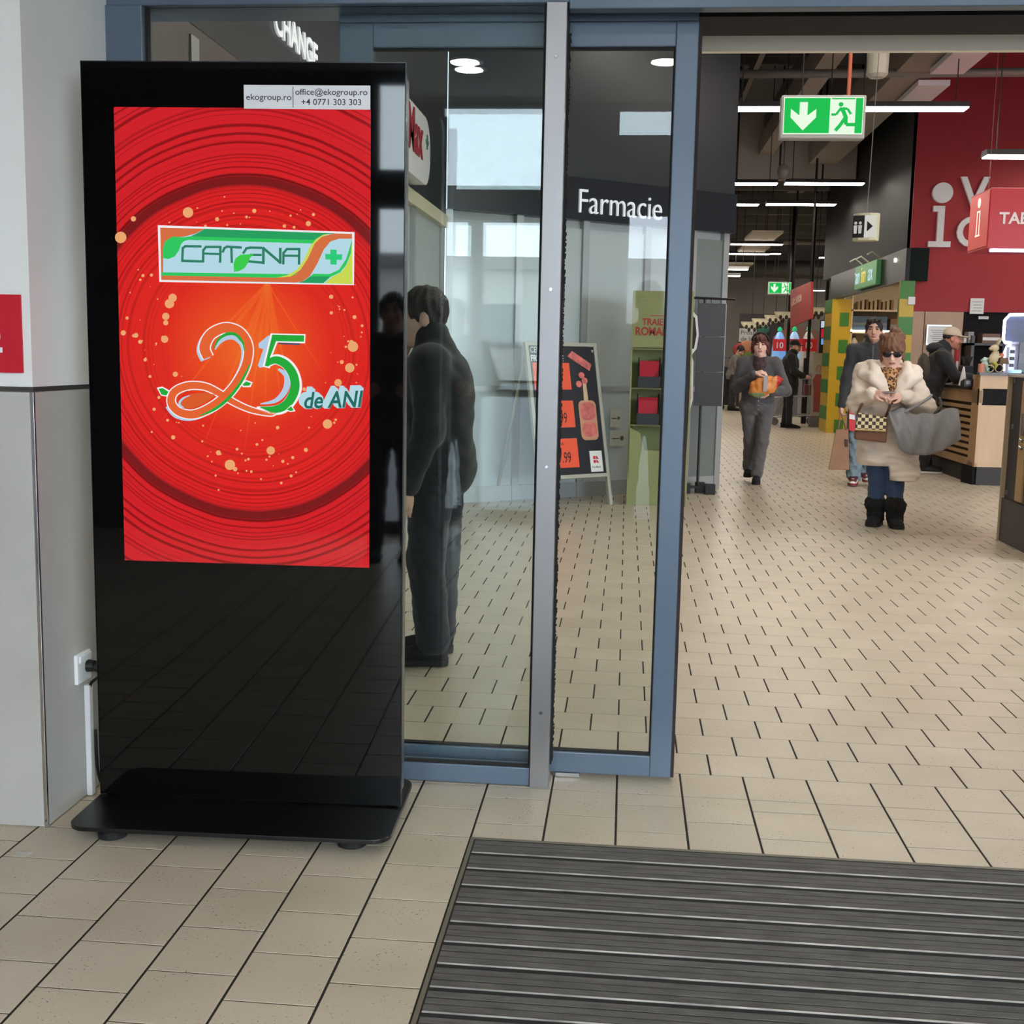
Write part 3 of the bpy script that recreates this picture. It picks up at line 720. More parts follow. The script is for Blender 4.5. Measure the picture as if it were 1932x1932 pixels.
# black wall on the right above the pet shop, red wall towards the tobacco stand
struct(MB().box(3.78, 17.0, 2.86, 3.95, 24.3, 6.25).build('wall_shop_upper', mat('black_gloss_wall', (30, 29, 30), .6, spec=.25)))
struct(MB().box(3.78, 16.98, 2.02, 10, 17.18, 6.25).build('wall_red', REDWALL))
wp = struct(MB().box(3.80, 17.0, 0, 9.9, 17.18, 2.02).build('wall_wood', mat('wall_dark_back', (30, 27, 29), .85, spec=.15)))
for (a, b) in ((3.80, 4.03), (4.035, 4.55)):
    MB().box(a, 16.97, 0, b - .004, 17.0, 2.016).build('panel', wood('wall_oak', (172, 136, 106), 2), wp, bevel=.002)
struct(MB().box(4.05, 23.2, 0, 8, 23.4, 2.86).build('wall_shop_back', mat('shop_cream', (226, 214, 190), .7)))
struct(MB().box(3.95, 17.2, 2.80, 8, 23.4, 2.86).build('ceiling_shop', mat('shop_ceiling', (210, 200, 176), .7)))
struct(MB().box(6.5, 17.2, 0, 6.6, 23.2, 2.8).build('wall_shop_side', mat('shop_cream', (226, 214, 190), .7)))

# ================================================================== pharmacy on the left
LX = -1.62
wl = struct(MB().box(LX - .3, 3.8, 0, LX, 10.42, 6.25).build('wall_pharmacy_side', mat('pharmacy_light', (176, 180, 180), .5)))
FASC = mat('pharmacy_fascia', (46, 48, 54), .32, var=.04, scale=2)
MB().box(LX, 3.9, 2.50, LX + .03, 10.36, 5.4).build('fascia', FASC, wl)
MB().box(LX, 3.9, 1.7, LX + .028, 7.6, 2.50).build('dark_panel', mat('brown_panel', (84, 74, 70), .5, var=.1, scale=2), wl)
MB().box(LX, 7.6, 2.40, LX + .05, 10.36, 2.50).build('light_strip', mat('cream_strip', (206, 200, 170), .5), wl)
for y_ in (4.3, 5.8, 7.3, 8.8, 10.2): MB().box(LX, y_, 0, LX + .035, y_ + .08, 2.46).build('mullion', mat('pale_aluminium', (168, 170, 170), .35, .4), wl)
A = Vector((LX + .02, 10.42, 0)); B = Vector((.98, 12.32, 0)); AD = (B - A).normalized(); AN = Vector((AD.y, -AD.x, 0))
LEN = (B - A).length; AROT = math.atan2(AD.y, AD.x)
AT = Matrix.Translation(A) @ Matrix.Rotation(AROT, 4, 'Z')
def amb():
    m = MB(); m.T = AT; return m
wa = struct(amb().box(0, .06, 0, LEN, .3, 5.6).build('wall_pharmacy_front', mat('pharmacy_light', (176, 180, 180), .5)))
amb().box(0, -.02, 2.57, LEN + .02, .06, 5.5).build('fascia', FASC, wa)
amb().box(0, -.05, 2.57, LEN + .03, -.02, 2.95).build('fascia_band', mat('fascia_band', (40, 42, 48), .2), wa)
PALE = mat('pale_aluminium', (168, 170, 170), .35, .4)
for s_ in (0, .72, 1.44, 2.16, 2.72, LEN - .07): amb().box(s_, .0, 0, s_ + .07, .06, 2.57).build('mullion', PALE, wa)
for z_ in (0, 1.0): amb().box(.07, .01, z_, LEN - .07, .06, z_ + (.14 if z_ == 0 else .05)).build('rail', PALE, wa)
for s_ in (.07, .79, 1.51, 2.23): amb().box(s_, .03, .14, s_ + .65, .045, 2.5).build('shop_pane', mat('sky_reflection_pane', (190, 198, 200), .12), wa)  # pale opaque panes, the sky's reflection put into their colour
amb().box(2.79, .02, .14, LEN - .07, .04, 2.5).build('shop_pane', mat('dark_pane', (120, 126, 124), .1), wa)
fa = thing('pharmacy_lettering', 'raised white lettering Farmacie on the dark shop fascia', 'lettering', tuple(A + AD * 2 + AN * .1 + Vector((0, 0, 2.6))))
P0 = onplane(1087, 401, A + AN * .055, AN); P1 = onplane(1247, 415, A + AN * .055, AN)
LETW = mat('letter_white', (238, 240, 246), .4, emit=.35)
span = (P1 - P0).length
def word(parent, s_, size, T, depth, bold, m, width=None, shear=0.0):
    """a word whose letters are parts"""
    def wd(q):
        b = MB(); text(b, q, size, Matrix.Identity(4), .001, 0, 0); return max(v[0] for v in b.v) if b.v else 0
    full = wd(s_); sx = width / full if width else 1
    for i, c in enumerate(s_):
        if c == ' ': continue
        b = MB(); text(b, c, size, Matrix.Identity(4), .001, 0, 0); mxx = max(v[0] for v in b.v)
        x = (wd(s_[:i + 1]) - mxx) * sx
        b = MB(); text(b, c, size, T @ Matrix.Translation((x, 0, 0)), depth, bold, shear, sx=sx); b.build('letter', m, parent)
word(fa, 'Farmacie', .315, basis(P0, AD, (0, 0, 1)), .02, -.003, LETW, span)
# oval sign on the side wall
ov = thing('pharmacy_oval_sign', 'white rounded pharmacy sign with dark red lettering on the side fascia', 'sign', (LX + .1, 9.0, 2.7))
_yr = atx(812, 280, LX + .14).y; _zb = atx(795, 343, LX + .14).z; _zt = atx(795, 212, LX + .14).z; pts = rrect(_yr - 1.5, _zb, _yr, _zt, .22)
MB().prism(pts, LX + .03, LX + .14, ax='x').build('panel', mat('sign_white', (214, 212, 214), .4), ov)
tx = MB(); text(tx, 'Dr.Max', .40, basis((LX + .141, _yr - 1.36, _zb + .16), (0, 1, 0), (0, 0, 1)), .006, .008, sx=.82); tx.build('lettering', mat('sign_crimson', (150, 20, 44), .5), ov)
MB().prism([(_yr - .15 + u_, _zt - .16 + v_) for u_, v_ in ((-.015, -.05), (.015, -.05), (.015, -.015), (.05, -.015), (.05, .015), (.015, .015), (.015, .05), (-.015, .05), (-.015, .015), (-.05, .015), (-.05, -.015), (-.015, -.015))], LX + .141, LX + .146, ax='x').build('plus', mat('sign_green', (40, 110, 80), .5), ov)
ch = thing('exchange_lettering', 'white serif lettering CHANGE high on the dark side wall', 'lettering', (LX + .04, 5.7, 2.84))
_c0 = atx(515, 70, LX + .032); _c1 = atx(596, 121, LX + .032)
word(ch, 'CHANGE', .165, basis((LX + .032, _c0.y, (_c0.z + _c1.z) / 2), (0, 1, 0), (0, 0, 1)), .01, .004, LETW, _c1.y - _c0.y)

# ================================================================== lamps of the hall
LAMPM = emat('lamp_diffuser', (255, 246, 232), LAMP)
HOUS = mat('lamp_housing', (70, 68, 68), .5)
lamp_n = [0]
def lamp(x0, x1, Y, z, label, group='linear pendant lamps of the hall', w=.24):
    t = thing('linear_lamp', label, 'lamp', ((x0 + x1) / 2, Y, z), group=group)
    MB().prism([(Y - w / 2, z + .012), (Y + w / 2, z + .012), (Y + w / 2 - .03, z + .07), (Y - w / 2 + .03, z + .07)], x0, x1, ax='x').build('housing', HOUS, t)
    MB().box(x0 + .012, Y - w / 2 + .01, z, x1 - .012, Y + w / 2 - .01, z + .013).build('diffuser', LAMPM, t)
    for xw in (x0 + .12, x1 - .12):
        MB().cyl((xw, Y, z + .07), (xw, Y, 6.25), .006, n=6).build('suspension_wire', BLACKM, t)
    return t
def lamp_px(x0, x1, y, z, label, **k):
    d = ray((x0 + x1) / 2, y); Y = d.y * (z - CAM_H) / d.z
    lamp(at(x0, y, Y).x, at(x1, y, Y).x, Y, z, label, **k)
ZL = 4.0
for a in ((1378, 1588, 207, 'lit linear lamp right behind the large exit sign, left of its pair'), (1606, 1825, 207, 'lit linear lamp to the right of the large exit sign'),
          (1318, 1467, 348, 'second row of lit linear lamps, left one'), (1480, 1630, 348, 'second row of lit linear lamps, right one'),
          (1300, 1432, 387, 'third row of lit linear lamps, left one'), (1445, 1577, 387, 'third row of lit linear lamps, right one above the restroom sign')):
    lamp_px(a[0], a[1], a[2], ZL, a[3])
for a in ((1280, 1371, 462, 'fourth row lit lamp, short visible end at the left'), (1378, 1477, 462, 'fourth row lit lamp with bright full length'), (1262, 1355, 480, 'fifth row lit lamp, short visible end at the left'), (1362, 1452, 480, 'fifth row lit lamp, full length below the fourth row')):
    lamp_px(a[0], a[1], a[2], 3.7, a[3])
for a in ((1337, 1412, 509, 'far small lit lamp, topmost of the stacked far row'), (1334, 1397, 521, 'far small lit lamp, second of the stacked far row'), (1333, 1373, 536, 'far small lit lamp, third of the stacked far row'),
          (1333, 1363, 545, 'far small lit lamp, fourth of the stacked far row'), (1333, 1354, 552, 'far small lit lamp, lowest of the stacked far row'),
          (1532, 1556, 549, 'far small lit lamp beside the red hanging panel')):
    lamp_px(a[0], a[1], a[2], 3.2, a[3], w=.2)
lamp(3.575, 4.85, 13, 3.43, 'near lit linear lamp above the red tobacco sign')
for (x0, Y) in ((-.9, 5.5), (1.0, 5.5), (2.9, 5.5), (-.6, 7.2), (1.2, 7.2), (3.1, 7.2), (1.3, 10.6), (3.2, 10.6), (5.2, 7.2), (5.2, 10.6), (6.2, 5.5)):
    lamp(x0, x0 + 1.27, Y, 4.1 if Y < 9 else 4.75, 'lit pendant lamp over the entrance hall %s, %s in row, above view' % ({5.5: 'front', 7.2: 'middle', 10.6: 'rear'}[Y], {-.9: 'leftmost', -.6: 'leftmost', 1.0: 'second', 1.2: 'second', 1.3: 'first', 2.9: 'third', 3.1: 'third', 3.2: 'second', 5.2: 'rightmost', 6.2: 'rightmost'}[x0]))
for (x0, Y) in ((5.2, 15.9), (7.2, 15.9), (5, 28), (7, 28), (5, 33), (7, 33), (2.6, 32)):
    lamp(x0, x0 + 1.27, Y, ZL, 'lit linear pendant lamp hidden %s, %s one' % ({15.9: 'above the red wall corner', 28: 'behind the pet shop', 33: 'near the far end of the hall', 32: 'above the produce poster'}[Y], {5.2: 'left', 7.2: 'right', 5: 'left', 7: 'right', 2.6: 'single'}[x0]))
o = MB().box(4.5, 18.6, 2.77, 5.1, 19.0, 2.80).build('shop_ceiling_lamp', emat('shop_lamp', (255, 236, 206), 14)); tag(o, 'bright flat lamp in the pet shop ceiling near the front', 'lamp', 'pet shop ceiling lamps')
o = MB().box(4.2, 20.8, 2.77, 5.6, 21.2, 2.80).build('shop_ceiling_lamp', emat('shop_lamp', (255, 236, 206), 14)); tag(o, 'bright flat lamp in the pet shop ceiling before the shelves', 'lamp', 'pet shop ceiling lamps')
# ================================================================== signs and fittings in the hall
def hang(t, x, y_, z0, z1=6.25, r=.005, m=None, name='cable'):
    return MB().cyl((x, y_, z0), (x, y_, z1), r, n=6).build(name, m or BLACKM, t)
GRNL = emat('exit_green', (16, 190, 80), 1.0); WHTL = emat('exit_white', (232, 250, 226), 1.0)
def exit_sign(x0, x1, z0, z1, Y, label, cable):
    t = thing('exit_sign', label, 'exit sign', ((x0 + x1) / 2, Y, z0), group='hanging exit signs')
    w, hh = x1 - x0, z1 - z0
    MB().box(x0, Y, z0, x1, Y + .09, z1).build('housing', mat('sign_housing', (150, 148, 146), .5), t, bevel=.008)
    a, b, c, d = x0 + .03 * w, x1 - .03 * w, z0 + .10 * hh, z1 - .05 * hh
    MB().box(a, Y - .004, c, b, Y, d).build('diffuser', WHTL, t)
    fx_ = lambda u: a + u * (b - a)
    fz = lambda v: c + v * (d - c)
    Yp = Y - .0055
    def pf(P): return [(fx_(u), Yp, fz(v)) for u, v in P]
    def slab(m, P, off=0):
        pp = [(fx_(u), fz(v)) for u, v in P]
        m.prism(pp, Yp - off - .001, Yp - off + .001, ax='y')
    g = MB(); slab(g, [(.01, .03), (.58, .03), (.58, .97), (.01, .97)]); g.build('green_field', GRNL, t)
    g = MB(); slab(g, [(.90, .03), (.99, .03), (.99, .97), (.90, .97)]); g.build('green_edge', GRNL, t)
    g = MB(); slab(g, [(.60, .935), (.89, .935), (.89, .97), (.60, .97)]); g.build('green_top', GRNL, t)
    g = MB(); slab(g, [(.20, .86), (.30, .86), (.30, .50), (.41, .68), (.41, .45), (.25, .10), (.09, .45), (.09, .68), (.20, .50)], .0012); g.build('arrow', WHTL, t)
    # running figure
    g = MB()
    hd = [(.715 + .03 * math.cos(6.2832 * i / 12), .80 + .062 * math.sin(6.2832 * i / 12)) for i in range(12)]
    slab(g, hd, .001); g.build('figure_head', GRNL, t)
    g = MB()
    for P, wd in (([(.70, .68), (.74, .66), (.79, .42)], .05), ([(.71, .68), (.66, .53), (.60, .53)], .03), ([(.74, .70), (.80, .68), (.845, .54)], .03), ([(.775, .44), (.72, .25), (.66, .10)], .045), ([(.785, .44), (.79, .26), (.90, .26)], .045)):
        for p, q in zip(P, P[1:]):
            dx, dz = (q[0] - p[0]) * 2, q[1] - p[1]; L_ = math.hypot(dx, dz); nx, nz = -dz / L_ * wd / 2 / 1, dx / L_ * wd
            slab(g, [(p[0] + nx / 1.0, p[1] + nz), (q[0] + nx, q[1] + nz), (q[0] - nx, q[1] - nz), (p[0] - nx, p[1] - nz)], .001 + .0002 * random.random())
    tag(g.build('figure_body', GRNL, t), kind='stuff')
    hang(t, x1 - .2 * w, Y + .045, z1, r=.012 if cable else .006, m=mat('orange_cable', (170, 84, 56), .6) if cable else None)
    hang(t, x0 + .25 * w, Y + .045, z1, r=.004)
exit_sign(.925, 1.455, 2.745, 3.015, 8, 'large lit green exit sign hanging in the entrance hall', True)
p, q = at(1449, 556, 26.7), at(1494, 532, 26.7)
exit_sign(p.x, q.x, p.z, q.z, 26.7, 'small distant lit green exit sign beside the red hanging panel', False)

# restroom sign: pillow-shaped, two visible faces
rs = thing('restroom_sign', 'black and white restroom sign with an arrow hanging on a wire', 'sign', (2.06, 11, 2.39), math.radians(-24))
RT = Matrix.Translation((2.06, 11, 2.39)) @ Matrix.Rotation(math.radians(-24), 4, 'Z')
def rmb():
    m = MB(); m.T = RT; return m
prof = [(-.115, 0), (-.10, -.045), (-.05, -.07), (.05, -.07), (.10, -.045), (.115, 0), (.10, .045), (.05, .07), (-.05, .07), (-.10, .045)]
rmb().prism(prof, .0, .235).build('body', mat('sign_cream', (206, 200, 170), .35), rs, bevel=.006)
rmb().box(-.10, -.0735, .025, .0, -.0705, .215).build('black_field', BLACKP, rs)
rmb().box(.002, -.0735, .025, .098, -.0705, .215).build('white_field', mat('sign_white_field', (224, 226, 220), .35, emit=.15), rs)
g = rmb(); g.prism([(.025, .075), (.075, .12), (.025, .165)], -.0755, -.0735, ax='y'); g.build('arrow', BLACKP, rs)
for xx, hh in ((-.075, .05), (-.035, .05)):
    g = rmb(); g.prism([(xx - .012, .06), (xx + .012, .06), (xx + .016, .13), (xx - .016, .13)], -.0755, -.0735, ax='y'); g.build('figure_body', WHITEP, rs)
    g = rmb(); g.cyl((xx, -.0735, .15), (xx, -.0757, .15), .013, n=10); g.build('figure_head', WHITEP, rs)
MB().cyl((2.06, 11, 2.62), (2.12, 11, 6.25), .004, n=6).build('wire', mat('wire_grey', (120, 118, 116), .5, .4), rs)

# loudspeakers
p = at(1656, 120, 12)
t = thing('ceiling_speaker', 'white cylindrical loudspeaker hanging above the exit sign', 'speaker', (p.x, 12, p.z - .12))
MB().lathe([(.02, -.135), (.07, -.13), (.10, -.10), (.105, .12), (.10, .14)], (p.x, 12, p.z)).build('body', mat('speaker_cream', (186, 178, 164), .5), t, smooth=False)
hang(t, p.x, 12, p.z + .14)
p = at(1478, 325, 16)
t = thing('ceiling_speaker', 'dark grey ball-shaped loudspeaker hanging under the bulkhead', 'speaker', (p.x, 16, p.z - .1))
MB().ball((p.x, 16, p.z), (.08, .08, .105), 18, 12).build('body', mat('speaker_grey', (112, 108, 106), .5), t, smooth=True)
hang(t, p.x, 16, p.z + .1)

# red tobacco sign
ts = thing('tobacco_sign', 'red box sign with white letters TAB hanging before the red wall', 'sign', (4.2, 12.9, 2.47))
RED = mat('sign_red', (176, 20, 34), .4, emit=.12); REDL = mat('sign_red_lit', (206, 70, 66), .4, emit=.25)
MB().box(3.53, 12.5, 2.475, 5.0, 13.2, 3.06).build('housing', RED, ts, bevel=.004)
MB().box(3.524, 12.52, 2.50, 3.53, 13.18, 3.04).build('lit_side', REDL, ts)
tx = MB(); text(tx, 'TAB', .155, basis((3.625, 12.499, 2.715), (1, 0, 0), (0, 0, 1)), .01, .004); tx.build('lettering', mat('letter_cream', (226, 214, 210), .5), ts)
LIT = mat('lit_outline', (250, 226, 210), .4, emit=.8)
g = MB()
for (y0, z0, y1, z1) in ((12.78, 2.62, 12.93, 2.635), (12.80, 2.635, 12.82, 2.86), (12.89, 2.635, 12.91, 2.86), (12.80, 2.86, 12.91, 2.875)): g.box(3.5215, y0, z0, 3.5245, y1, z1)
g.build('mark_stem', LIT, ts)
MB().prism([(12.855 + .05 * math.cos(a_ * .5236), 2.955 + .05 * math.sin(a_ * .5236)) for a_ in range(12)], 3.5215, 3.5245, ax='x').build('mark_dot', LIT, ts)
MB().box(3.6, 12.56, 2.452, 4.9, 12.66, 2.4745).build('lamp_strip', emat('sign_under_light', (214, 214, 255), 5), ts)
for xw in (3.56, 4.6): hang(ts, xw, 12.7, 3.06, r=.004, m=mat('wire_red', (120, 60, 56), .5), name='wire')

# letters on the red wall
lt_ = thing('wall_lettering', 'large white letters i, V and C mounted on the red wall', 'lettering', (4.3, 16.95, 2.87))
LG = mat('letter_grey_white', (206, 200, 200), .5, emit=.12)
c0 = at(1778, 364, 16.95)
MB().cyl((c0.x, 16.98, c0.z), (c0.x, 16.92, c0.z), .135, n=28).build('i_dot', LG, lt_)
a0, b0 = at(1750, 466, 16.95), at(1797, 389, 16.95)
x0, z0, x1, z1 = a0.x, a0.z, b0.x, b0.z; w_ = x1 - x0; zt_ = z1
MB().prism([(x0, z0), (x1, z0), (x1, z0 + .075), (x1 - .10, z0 + .075), (x1 - .10, zt_), (x0 + .04, zt_), (x0 + .04, zt_ - .075), (x0 + .105, zt_ - .075), (x0 + .105, z0 + .075), (x0, z0 + .075)], 16.92, 16.98, ax='y').build('i_stem', LG, lt_)
for c, (lx, ly, sz) in zip('VC', ((1811, 395, .44), (1801, 464, .40))):
    q = at(lx, ly, 16.95); b = MB(); text(b, c, sz * 1.38, basis((q.x, 16.975, q.z), (1, 0, 0), (0, 0, 1)), .05, .012, sx=.95); b.build('letter', LG, lt_)
def sheet(name, label, cat, x0, y0, x1, y1, Y, m, lines=4, frame=None):
    a, b = at(x0, y1, Y), at(x1, y0, Y)
    t = thing(name, label, cat, ((a.x + b.x) / 2, Y, a.z))
    MB().box(a.x, Y - .012, a.z, b.x, Y, b.z).build('sheet', m, t)
    if frame:
        for (u0, v0, u1, v1) in ((a.x - .02, a.z - .02, b.x + .02, a.z), (a.x - .02, b.z, b.x + .02, b.z + .02), (a.x - .02, a.z, a.x, b.z), (b.x, a.z, b.x + .02, b.z)): MB().box(u0, Y - .018, v0, u1, Y, v1).build('frame_bar', frame, t)
    g = MB(); n = lines
    for i in range(n):
        z = b.z - (b.z - a.z) * (.22 + .58 * i / max(1, n - 1)); ind = .12 + .06 * ((i * 7) % 3)
        g.box(a.x + (b.x - a.x) * ind, Y - .0135, z - .006, b.x - (b.x - a.x) * (.12 + .05 * (i % 2)), Y - .0119, z)
    tag(g.build('print_lines', mat('grey_print', (96, 94, 96), .7), t), kind='stuff')
    return t
sheet('notice_sheet', 'white printed notice in a clear holder on the red wall', 'notice', 1829, 563, 1857, 592, 16.96, PAPER)
sheet('notice_board', 'framed white notice on the oak wall panel behind the capped man', 'notice', 1749, 616, 1792, 648, 16.95, PAPER, 6, mat('frame_silver', (196, 194, 196), .3, .5))
o = MB().box(at(1712, 575, 16.9).x, 16.88, at(1712, 575, 16.9).z, at(1727, 560, 16.9).x, 16.98, at(1727, 560, 16.9).z).build('junction_box', WHITEP, bevel=.01); tag(o, 'small white junction box on the edge of the red wall', 'box')

# ================================================================== pet shop front
SX = 3.72
ff = thing('shop_fascia', 'long glossy dark fascia box over the pet shop entrance', 'fascia', (SX, 19.8, 2.42))
MB().box(SX, 16.9, 2.42, SX + .06, 23.0, 2.86).build('front_board', mat('fascia_gloss', (34, 33, 34), .35, spec=.2), ff, bevel=.004)
MB().box(SX + .06, 16.9, 2.42, 4.02, 16.96, 2.86).build('end_board', mat('fascia_green_black', (26, 34, 32), .8, spec=.15), ff)
MB().box(SX + .06, 16.96, 2.42, 3.78, 23.0, 2.44).build('soffit', mat('fascia_soffit', (92, 90, 70), .5), ff)
for y_ in (17.5, 18.6, 20.4): MB().cyl((SX - .001, y_, 2.74), (SX - .03, y_, 2.74), .03, n=10).build('spot_light', emat('spot', (255, 244, 226), 3), ff)
ns = thing('shop_sign', 'green shop sign with pale and yellow lettering on the dark fascia', 'sign', (SX - .06, 19.3, 2.46))
MB().box(SX - .07, 18.5, 2.47, SX - .001, 20.2, 2.83).build('panel', mat('sign_leaf_green', (74, 140, 84), .4, emit=.25), ns, bevel=.004)
TT = basis((SX - .0705, 20.12, 2.55), (0, -1, 0), (0, 0, 1))
for (s_, off, col, w_) in (('an', .0, (176, 214, 226), .40), ('im', .46, (214, 196, 90), .48), ('ax', 1.02, (176, 214, 226), .44)):
    g = MB(); text(g, s_, .36, TT @ Matrix.Translation((off, 0, 0)), .006, .004, sx=1.05); g.build('lettering', mat('sign_letters_%d' % col[0], col, .4, emit=.4), ns)
for y_ in (18.6, 19.5, 20.0): MB().tube([(SX, y_, 2.86), (SX - .12, y_, 2.95), (SX - .2, y_, 2.9)], .012).build('lamp_arm', mat('arm_white', (220, 216, 206), .4), ns)
YEL = mat('yellow_panel', (206, 172, 48), .45); GRN = mat('green_panel', (66, 132, 52), .45)
def checker(label, x0, x1, y0, y1, flip, split):
    t = thing('shop_pillar', label, 'pillar', ((x0 + x1) / 2, (y0 + y1) / 2, 0), group='checkered pet shop pillars')
    MB().box(x0, y0, 0, x1, y1, 2.42).build('core', YEL, t)
    n = 10; hh = 2.42 / n
    for i in range(n):
        if (i + flip) % 2 == 0:
            MB().box(x0 + (x1 - x0) * split, y0 - .006, i * hh, x1 - (x1 - x0) * (.1 if split else 0), y0, (i + 1) * hh).build('green_square', GRN, t)
        else:
            MB().box(x0 - .006, y0 + .02, i * hh, x0, y1, (i + 1) * hh).build('green_square', GRN, t)
    return t
checker('near yellow and green checkered pillar beside the red wall', 3.665, 3.86, 16.90, 16.96, 1, 0)
checker('far yellow and green checkered pillar at the shop entrance', 3.66, 4.0, 22.3, 23.1, 0, .42)
# shelves inside
sh = thing('shop_shelving', 'lit cream shelving filled with bottles and boxes in the pet shop', 'shelf', (4.8, 23.0, 0))
SHW = mat('shelf_white', (228, 218, 198), .5)
MB().box(4.06, 23.1, 0, 5.6, 23.18, 2.7).build('back_panel', SHW, sh)
ZS = (.35, .75, 1.12, 1.47, 1.82, 2.22)
for z in ZS: MB().box(4.06, 22.62, z, 5.6, 23.1, z + .03).build('shelf_board', SHW, sh)
for x in (4.06, 5.57): MB().box(x, 22.62, 0, x + .03, 23.1, 2.7).build('side_panel', SHW, sh)
MB().box(4.06, 22.60, 1.85, 5.6, 22.63, 1.88).build('shelf_lamp', emat('shelf_lamp', (255, 240, 214), 4), sh)
def bottle(x, z, h_, r, body, cap, label):
    t = thing('bottle', label, 'bottle', (x, 22.75, z), group='bottles on the pet shop shelves')
    MB().lathe([(r * .96, 0), (r, .01), (r, h_ * .62), (r * .55, h_ * .78), (r * .42, h_ * .82), (r * .42, h_ * .86)], (x, 22.75, z), 14).build('body', body, t, smooth=False)
    MB().lathe([(r * .5, 0), (r * .5, h_ * .12), (r * .4, h_ * .13)], (x, 22.75, z + h_ * .86), 12).build('cap', cap, t)
    MB().lathe([(r * 1.01, h_ * .15), (r * 1.01, h_ * .5)], (x, 22.75, z), 14).build('paper_label', PAPER, t)
cols = {'grey': (150, 150, 148), 'white': (220, 214, 204), 'orange': (210, 108, 62), 'cream': (222, 206, 178), 'brown': (120, 84, 60)}
rows = ((1.50, .28, ['white', 'grey', 'white', 'white', 'brown', 'brown', 'grey']), (1.15, .26, ['orange', 'orange', 'cream', 'cream', 'white', 'orange', 'brown']), (.78, .24, ['brown', 'cream', 'orange', 'grey', 'cream', 'white', 'brown']))
names_r = ('upper', 'middle', 'lower')
for r_, (z, h_, cs) in enumerate(rows):
    for i, c in enumerate(cs):
        bottle(4.16 + i * .20 + .01 * (i % 2), z + .001, h_, .062, mat('bottle_' + c, cols[c], .3), mat('cap_dark', (60, 56, 54), .4), '%s bottle on the %s lit shelf of the pet shop, %s from the left' % (c, names_r[r_], ('first', 'second', 'third', 'fourth', 'fifth', 'sixth', 'seventh')[i]))
def carton(name, x0, x1, z, h_, m, label, d=.3, y_=22.66, strip=None, group=None):
    t = thing(name, label, 'box', ((x0 + x1) / 2, y_ + d / 2, z), group=group)
    MB().box(x0, y_, z, x1, y_ + d, z + h_).build('carton', m, t, bevel=.004)
    MB().box(x0 + .01, y_ - .002, z + h_ * .42, x1 - .01, y_ - .0005, z + h_ * (.58 if strip is None else .8)).build('printed_band', strip or mat('band_grey', (110, 116, 126), .6), t)
carton('storage_box', 4.10, 4.72, 1.853, .28, mat('blue_card', (70, 96, 128), .6), 'wide blue cardboard box on the top shelf of the pet shop', group='boxes on the pet shop shelf')
carton('storage_box', 4.78, 5.35, 1.853, .24, mat('brown_card', (120, 92, 74), .7), 'brown cardboard box beside the blue box on the pet shop shelf', group='boxes on the pet shop shelf')
for i in range(9):
    x = 4.2 + i * .075
    MB().box(x, 22.8, 2.253, x + .045, 23.0, 2.253 + .15 + .02 * (i % 3)).build('catalogue', mat('catalogue_%d' % (i % 3), ((186, 160, 128), (206, 190, 166), (150, 120, 96))[i % 3], .6))
    tag(bpy.data.objects['catalogue' + ('.%03d' % i if i else '')], 'thin upright packet on the topmost pet shop shelf, %s from the left' % ('first', 'second', 'third', 'fourth', 'fifth', 'sixth', 'seventh', 'eighth', 'ninth')[i], 'packet', 'packets on the topmost pet shop shelf')

# ================================================================== wooden stand with slatted side
ct = thing('service_counter', 'oak service counter with slatted side, black band and black plinth', 'counter', (4.0, 14.6, 0))
C1, C2, C3 = Vector((3.84, 13.50, 0)), Vector((4.75, 13.62, 0)), Vector((3.80, 16.2, 0))
WD = wood('counter_oak', (184, 148, 108), 2.5); BK = mat('counter_black', (26, 25, 25), .8, spec=.15)
def wallseg(a, b, z0, z1, th, m, name, par=ct, out=0.0):
    d = (b - a).normalized(); n = Vector((d.y, -d.x, 0))
    P = [a + n * out, b + n * out, b + n * (out - th), a + n * (out - th)]
    return MB().prism([(p.x, p.y) for p in P], z0, z1).build(name, m, par)
wallseg(C1, C2, 0, .20, .3, BK, 'plinth', out=-.03)
wallseg(C1, C2, .20, .88, .04, WD, 'front_panel')
wallseg(C1, C2, .88, 1.06, .04, BK, 'black_band', out=-.004)
wallseg(C1, C2, 1.06, 1.205, .04, WD, 'front_panel')
wallseg(C3, C1, 0, .20, .3, mat('plinth_grey', (62, 59, 56), .75, spec=.2), 'plinth', out=-.03)
wallseg(C3, C1 + (C3 - C1).normalized() * .03, .20, 1.05, .02, mat('slat_gap', (70, 48, 34), .8), 'slat_backing', out=-.03)
for i in range(9):
    z = .24 + i * .073
    wallseg(C3, C1 + (C3 - C1).normalized() * .26, z + (.0), z + .040, .03, WD, 'slat')
wallseg(C1 + (C3 - C1).normalized() * .26, C1, .20, 1.06, .035, WD, 'side_panel')
wallseg(C3, C1, .90, 1.04, .04, WD, 'side_rail')
wallseg(C3, C1, .2, .245, .034, WD, 'bottom_rail')
dd = (C3 - C1).normalized()
MB().prism([(C1.x - .02, C1.y - .03), (C2.x, C2.y - .03), (C2.x, C2.y + .5), (C1.x + .1, C1.y + .5)], 1.205, 1.235).build('worktop', mat('dark_worktop', (44, 36, 32), .35), ct)
MB().prism([(C3.x - .03, C3.y), (C1.x + dd.x * .3 - .03, C1.y + dd.y * .3), (C1.x + dd.x * .3 + .55, C1.y + dd.y * .3), (C3.x + .55, C3.y)], 1.04, 1.07).build('side_worktop', mat('dark_worktop', (44, 36, 32), .35), ct)
MB().box(3.83, 13.64, 1.06, 4.0, 13.76, 1.205).build('corner_block', WD, ct)
